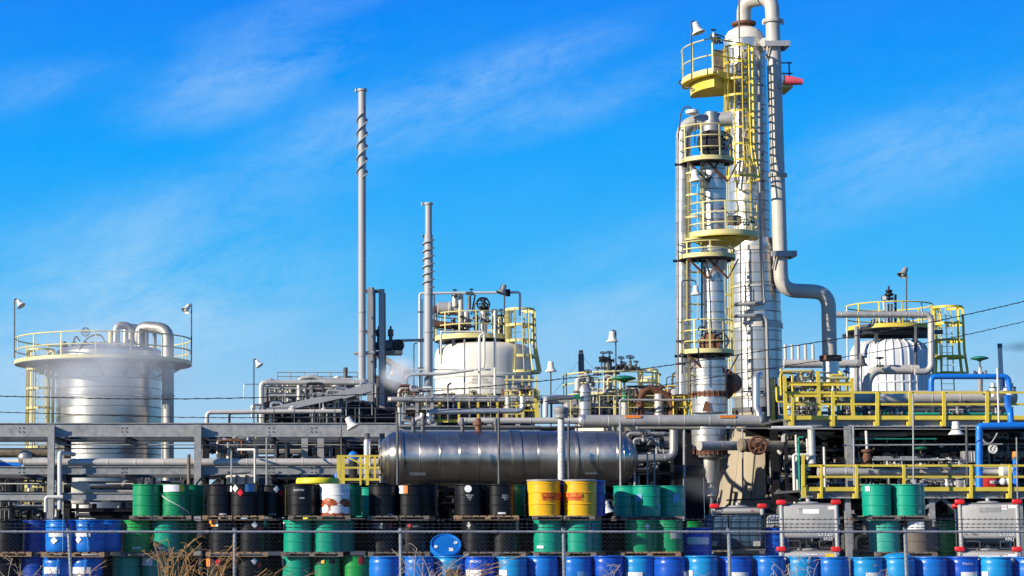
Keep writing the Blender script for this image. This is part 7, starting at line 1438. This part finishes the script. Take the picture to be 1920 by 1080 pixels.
t = T('electrical_cabinet', 'grey electrical cabinet with a ribbed door right of the hanging bell lamp', 'cabinet', W(1817, 868, 72)); a = W(1817, 857, 72)
MB().rbox(a, (26*S(857, 72), .4, 22*S(857, 72)), .02).build('case', M['galv'], t)
for i in range(3): MB().box(a+Vector((.02+.1*i, -.21, 0)), (.02, .03, .34)).build('rib', M['whitepipe'], t)
t = T('electrical_cabinet', 'small pale cabinet standing on the lower walkway floor', 'cabinet', W(1799, 918, 69.6)); a = W(1799, 905, 69.6); MB().rbox(a, (10*S(905, 69.6), .3, 20*S(905, 69.6)), .02).build('case', M['galv'], t); MB().box(a+Z*.12, (.24, .36, .03)).build('door_seam', M['dark'], t)
t = T('red_machine', 'red machine with a white lettered plate on the lower walkway at the right', 'machine', W(1862, 918, 69.8)); a = W(1862, 906, 69.8); k = S(906, 69.8)
MB().rbox(a, (38*k, .7, 20*k), .04).build('casing', M['redpaint'], t); MB().box(a+Vector((-.06, -.36, .03)), (18*k, .03, 5*k)).build('name_plate', M['paper'], t); text_flat(t, 'Delphi', .085, a+Vector((-.06, -.378, .03)), M['ink'])
for px in (1881, 1891): MB().sphere(W(px, 903, 69.2), .13, 12, 8).build('filter_bowl', M['whitepipe'], t)
q = W(1904, 853, 70); t = T('orange_cap', 'orange cap on top of the blue upright pipe at the right', 'cap', q); MB().lathe(q-Z*.05, [(.1, -.08), (.12, 0), (.1, .16), (0, .18)], 14).build('cap', M['orange'], t); MB().cyl(q-Z*.16, q-Z*.06, .13).build('collar', M['steel'], t)
for px, w, lab in ((1882, 10, 'left'), (1895, 8, 'right')): q = W(px, 884, 70.6); t = T('pipe_flange', '%s of two cream flanges at the right end of the lower clad pipe' % lab, 'pipe flange', q); MB().lathe(q, [(w*.017, -.12), (w*.026, -.1), (w*.026, .1), (w*.017, .12)], 18, (1, 0, 0)).build('flange', M['whitepipe'], t)
q = W(1862, 842, 71); t = T('hose_reel', 'white ring shaped hose reel under the upper right walkway', 'hose reel', q); w_ = MB(); wheel_mb(w_, q, .14, tr=.04); w_.build('ring', M['whitepipe'], t); MB().tube([W(1842, 822, 71), W(1846, 830, 71), W(1858, 832, 71), W(1866, 820, 71), W(1870, 812, 71)], .03, 6, .2).build('hose', M['galv'], t)
# ------------------------------------------------------------------ overhead cables
def cable(pts, r, label):
    P = [W(*p) for p in pts]; Q = []
    for i in range(len(P)-1):
        p0 = P[max(i-1, 0)]; p1 = P[i]; p2 = P[i+1]; p3 = P[min(i+2, len(P)-1)]
        for j in range(10): s = j/10; Q.append(.5*((2*p1)+(p2-p0)*s+(2*p0-5*p1+4*p2-p3)*s*s+(3*p1-p0-3*p2+p3)*s**3))
    Q.append(P[-1]); o = solo(MB().tube(Q, r, 6), 'overhead_cable', M['cable'], label, 'cable', 'overhead cables', P[0])
    w = MB(); L = 0; 
    for i in range(0, len(Q)-1, 1): w.tube([Q[i]+Vector((0, 0, r*1.3)), Q[i].lerp(Q[i+1], .5)-Vector((0, 0, r*1.3)), Q[i+1]+Vector((0, 0, r*1.3))], r*.55, 4)
    w.build('lashing_wire', M['wire'], o, 0, 'stuff')
YCAB = 45
cable([(-200, 741, YCAB), (0, 743, YCAB), (330, 748, YCAB), (740, 737, YCAB), (1000, 716, YCAB), (1225, 689, YCAB), (1460, 653, YCAB), (1700, 613, YCAB), (1920, 565, YCAB), (2150, 505, YCAB)], .011, 'upper of two overhead cables sagging across the whole picture')
cable([(-200, 771, YCAB), (0, 773, YCAB), (400, 783, YCAB), (740, 776, YCAB), (1065, 748, YCAB), (1230, 724, YCAB), (1440, 691, YCAB), (1700, 650, YCAB), (1920, 603, YCAB), (2150, 545, YCAB)], .009, 'lower of two overhead cables sagging across the whole picture')
# ------------------------------------------------------------------ steam and smoke
def puff(px, py, Y, wx, wy, dep, m_, name):
    c = W(px, py, Y); k = S(py, Y); b = MB().sphere((0, 0, 0), 1, 16, 10, (wx*k, dep, wy*k)); o = bpy.data.objects.new(name, b.mesh(name)); COL.objects.link(o); o.data.materials.append(m_); o.location = c; o['kind'] = 'stuff'
puff(190, 690, 88.5, 210, 110, 2.6, vapour('thin_steam', (1, 1, 1), .75, .35, .15, -.35), 'steam')
puff(748, 700, 81.4, 44, 40, 1.2, vapour('white_steam', (1, 1, 1), 3.0, .9, .1, -.35), 'steam')
puff(1330, 905, 74.2, 75, 45, 1.0, vapour('low_steam', (.97, .96, .93), .3, .7, .1, -.35), 'steam')
puff(1910, 650, 86.2, 50, 14, .9, vapour('dark_smoke', (.16, .18, .24), 1.2, .8, .1, .0), 'smoke')
puff(1930, 690, 90, 90, 70, 4, vapour('thin_smoke', (.45, .42, .45), .07, .3, .1, .0), 'smoke')
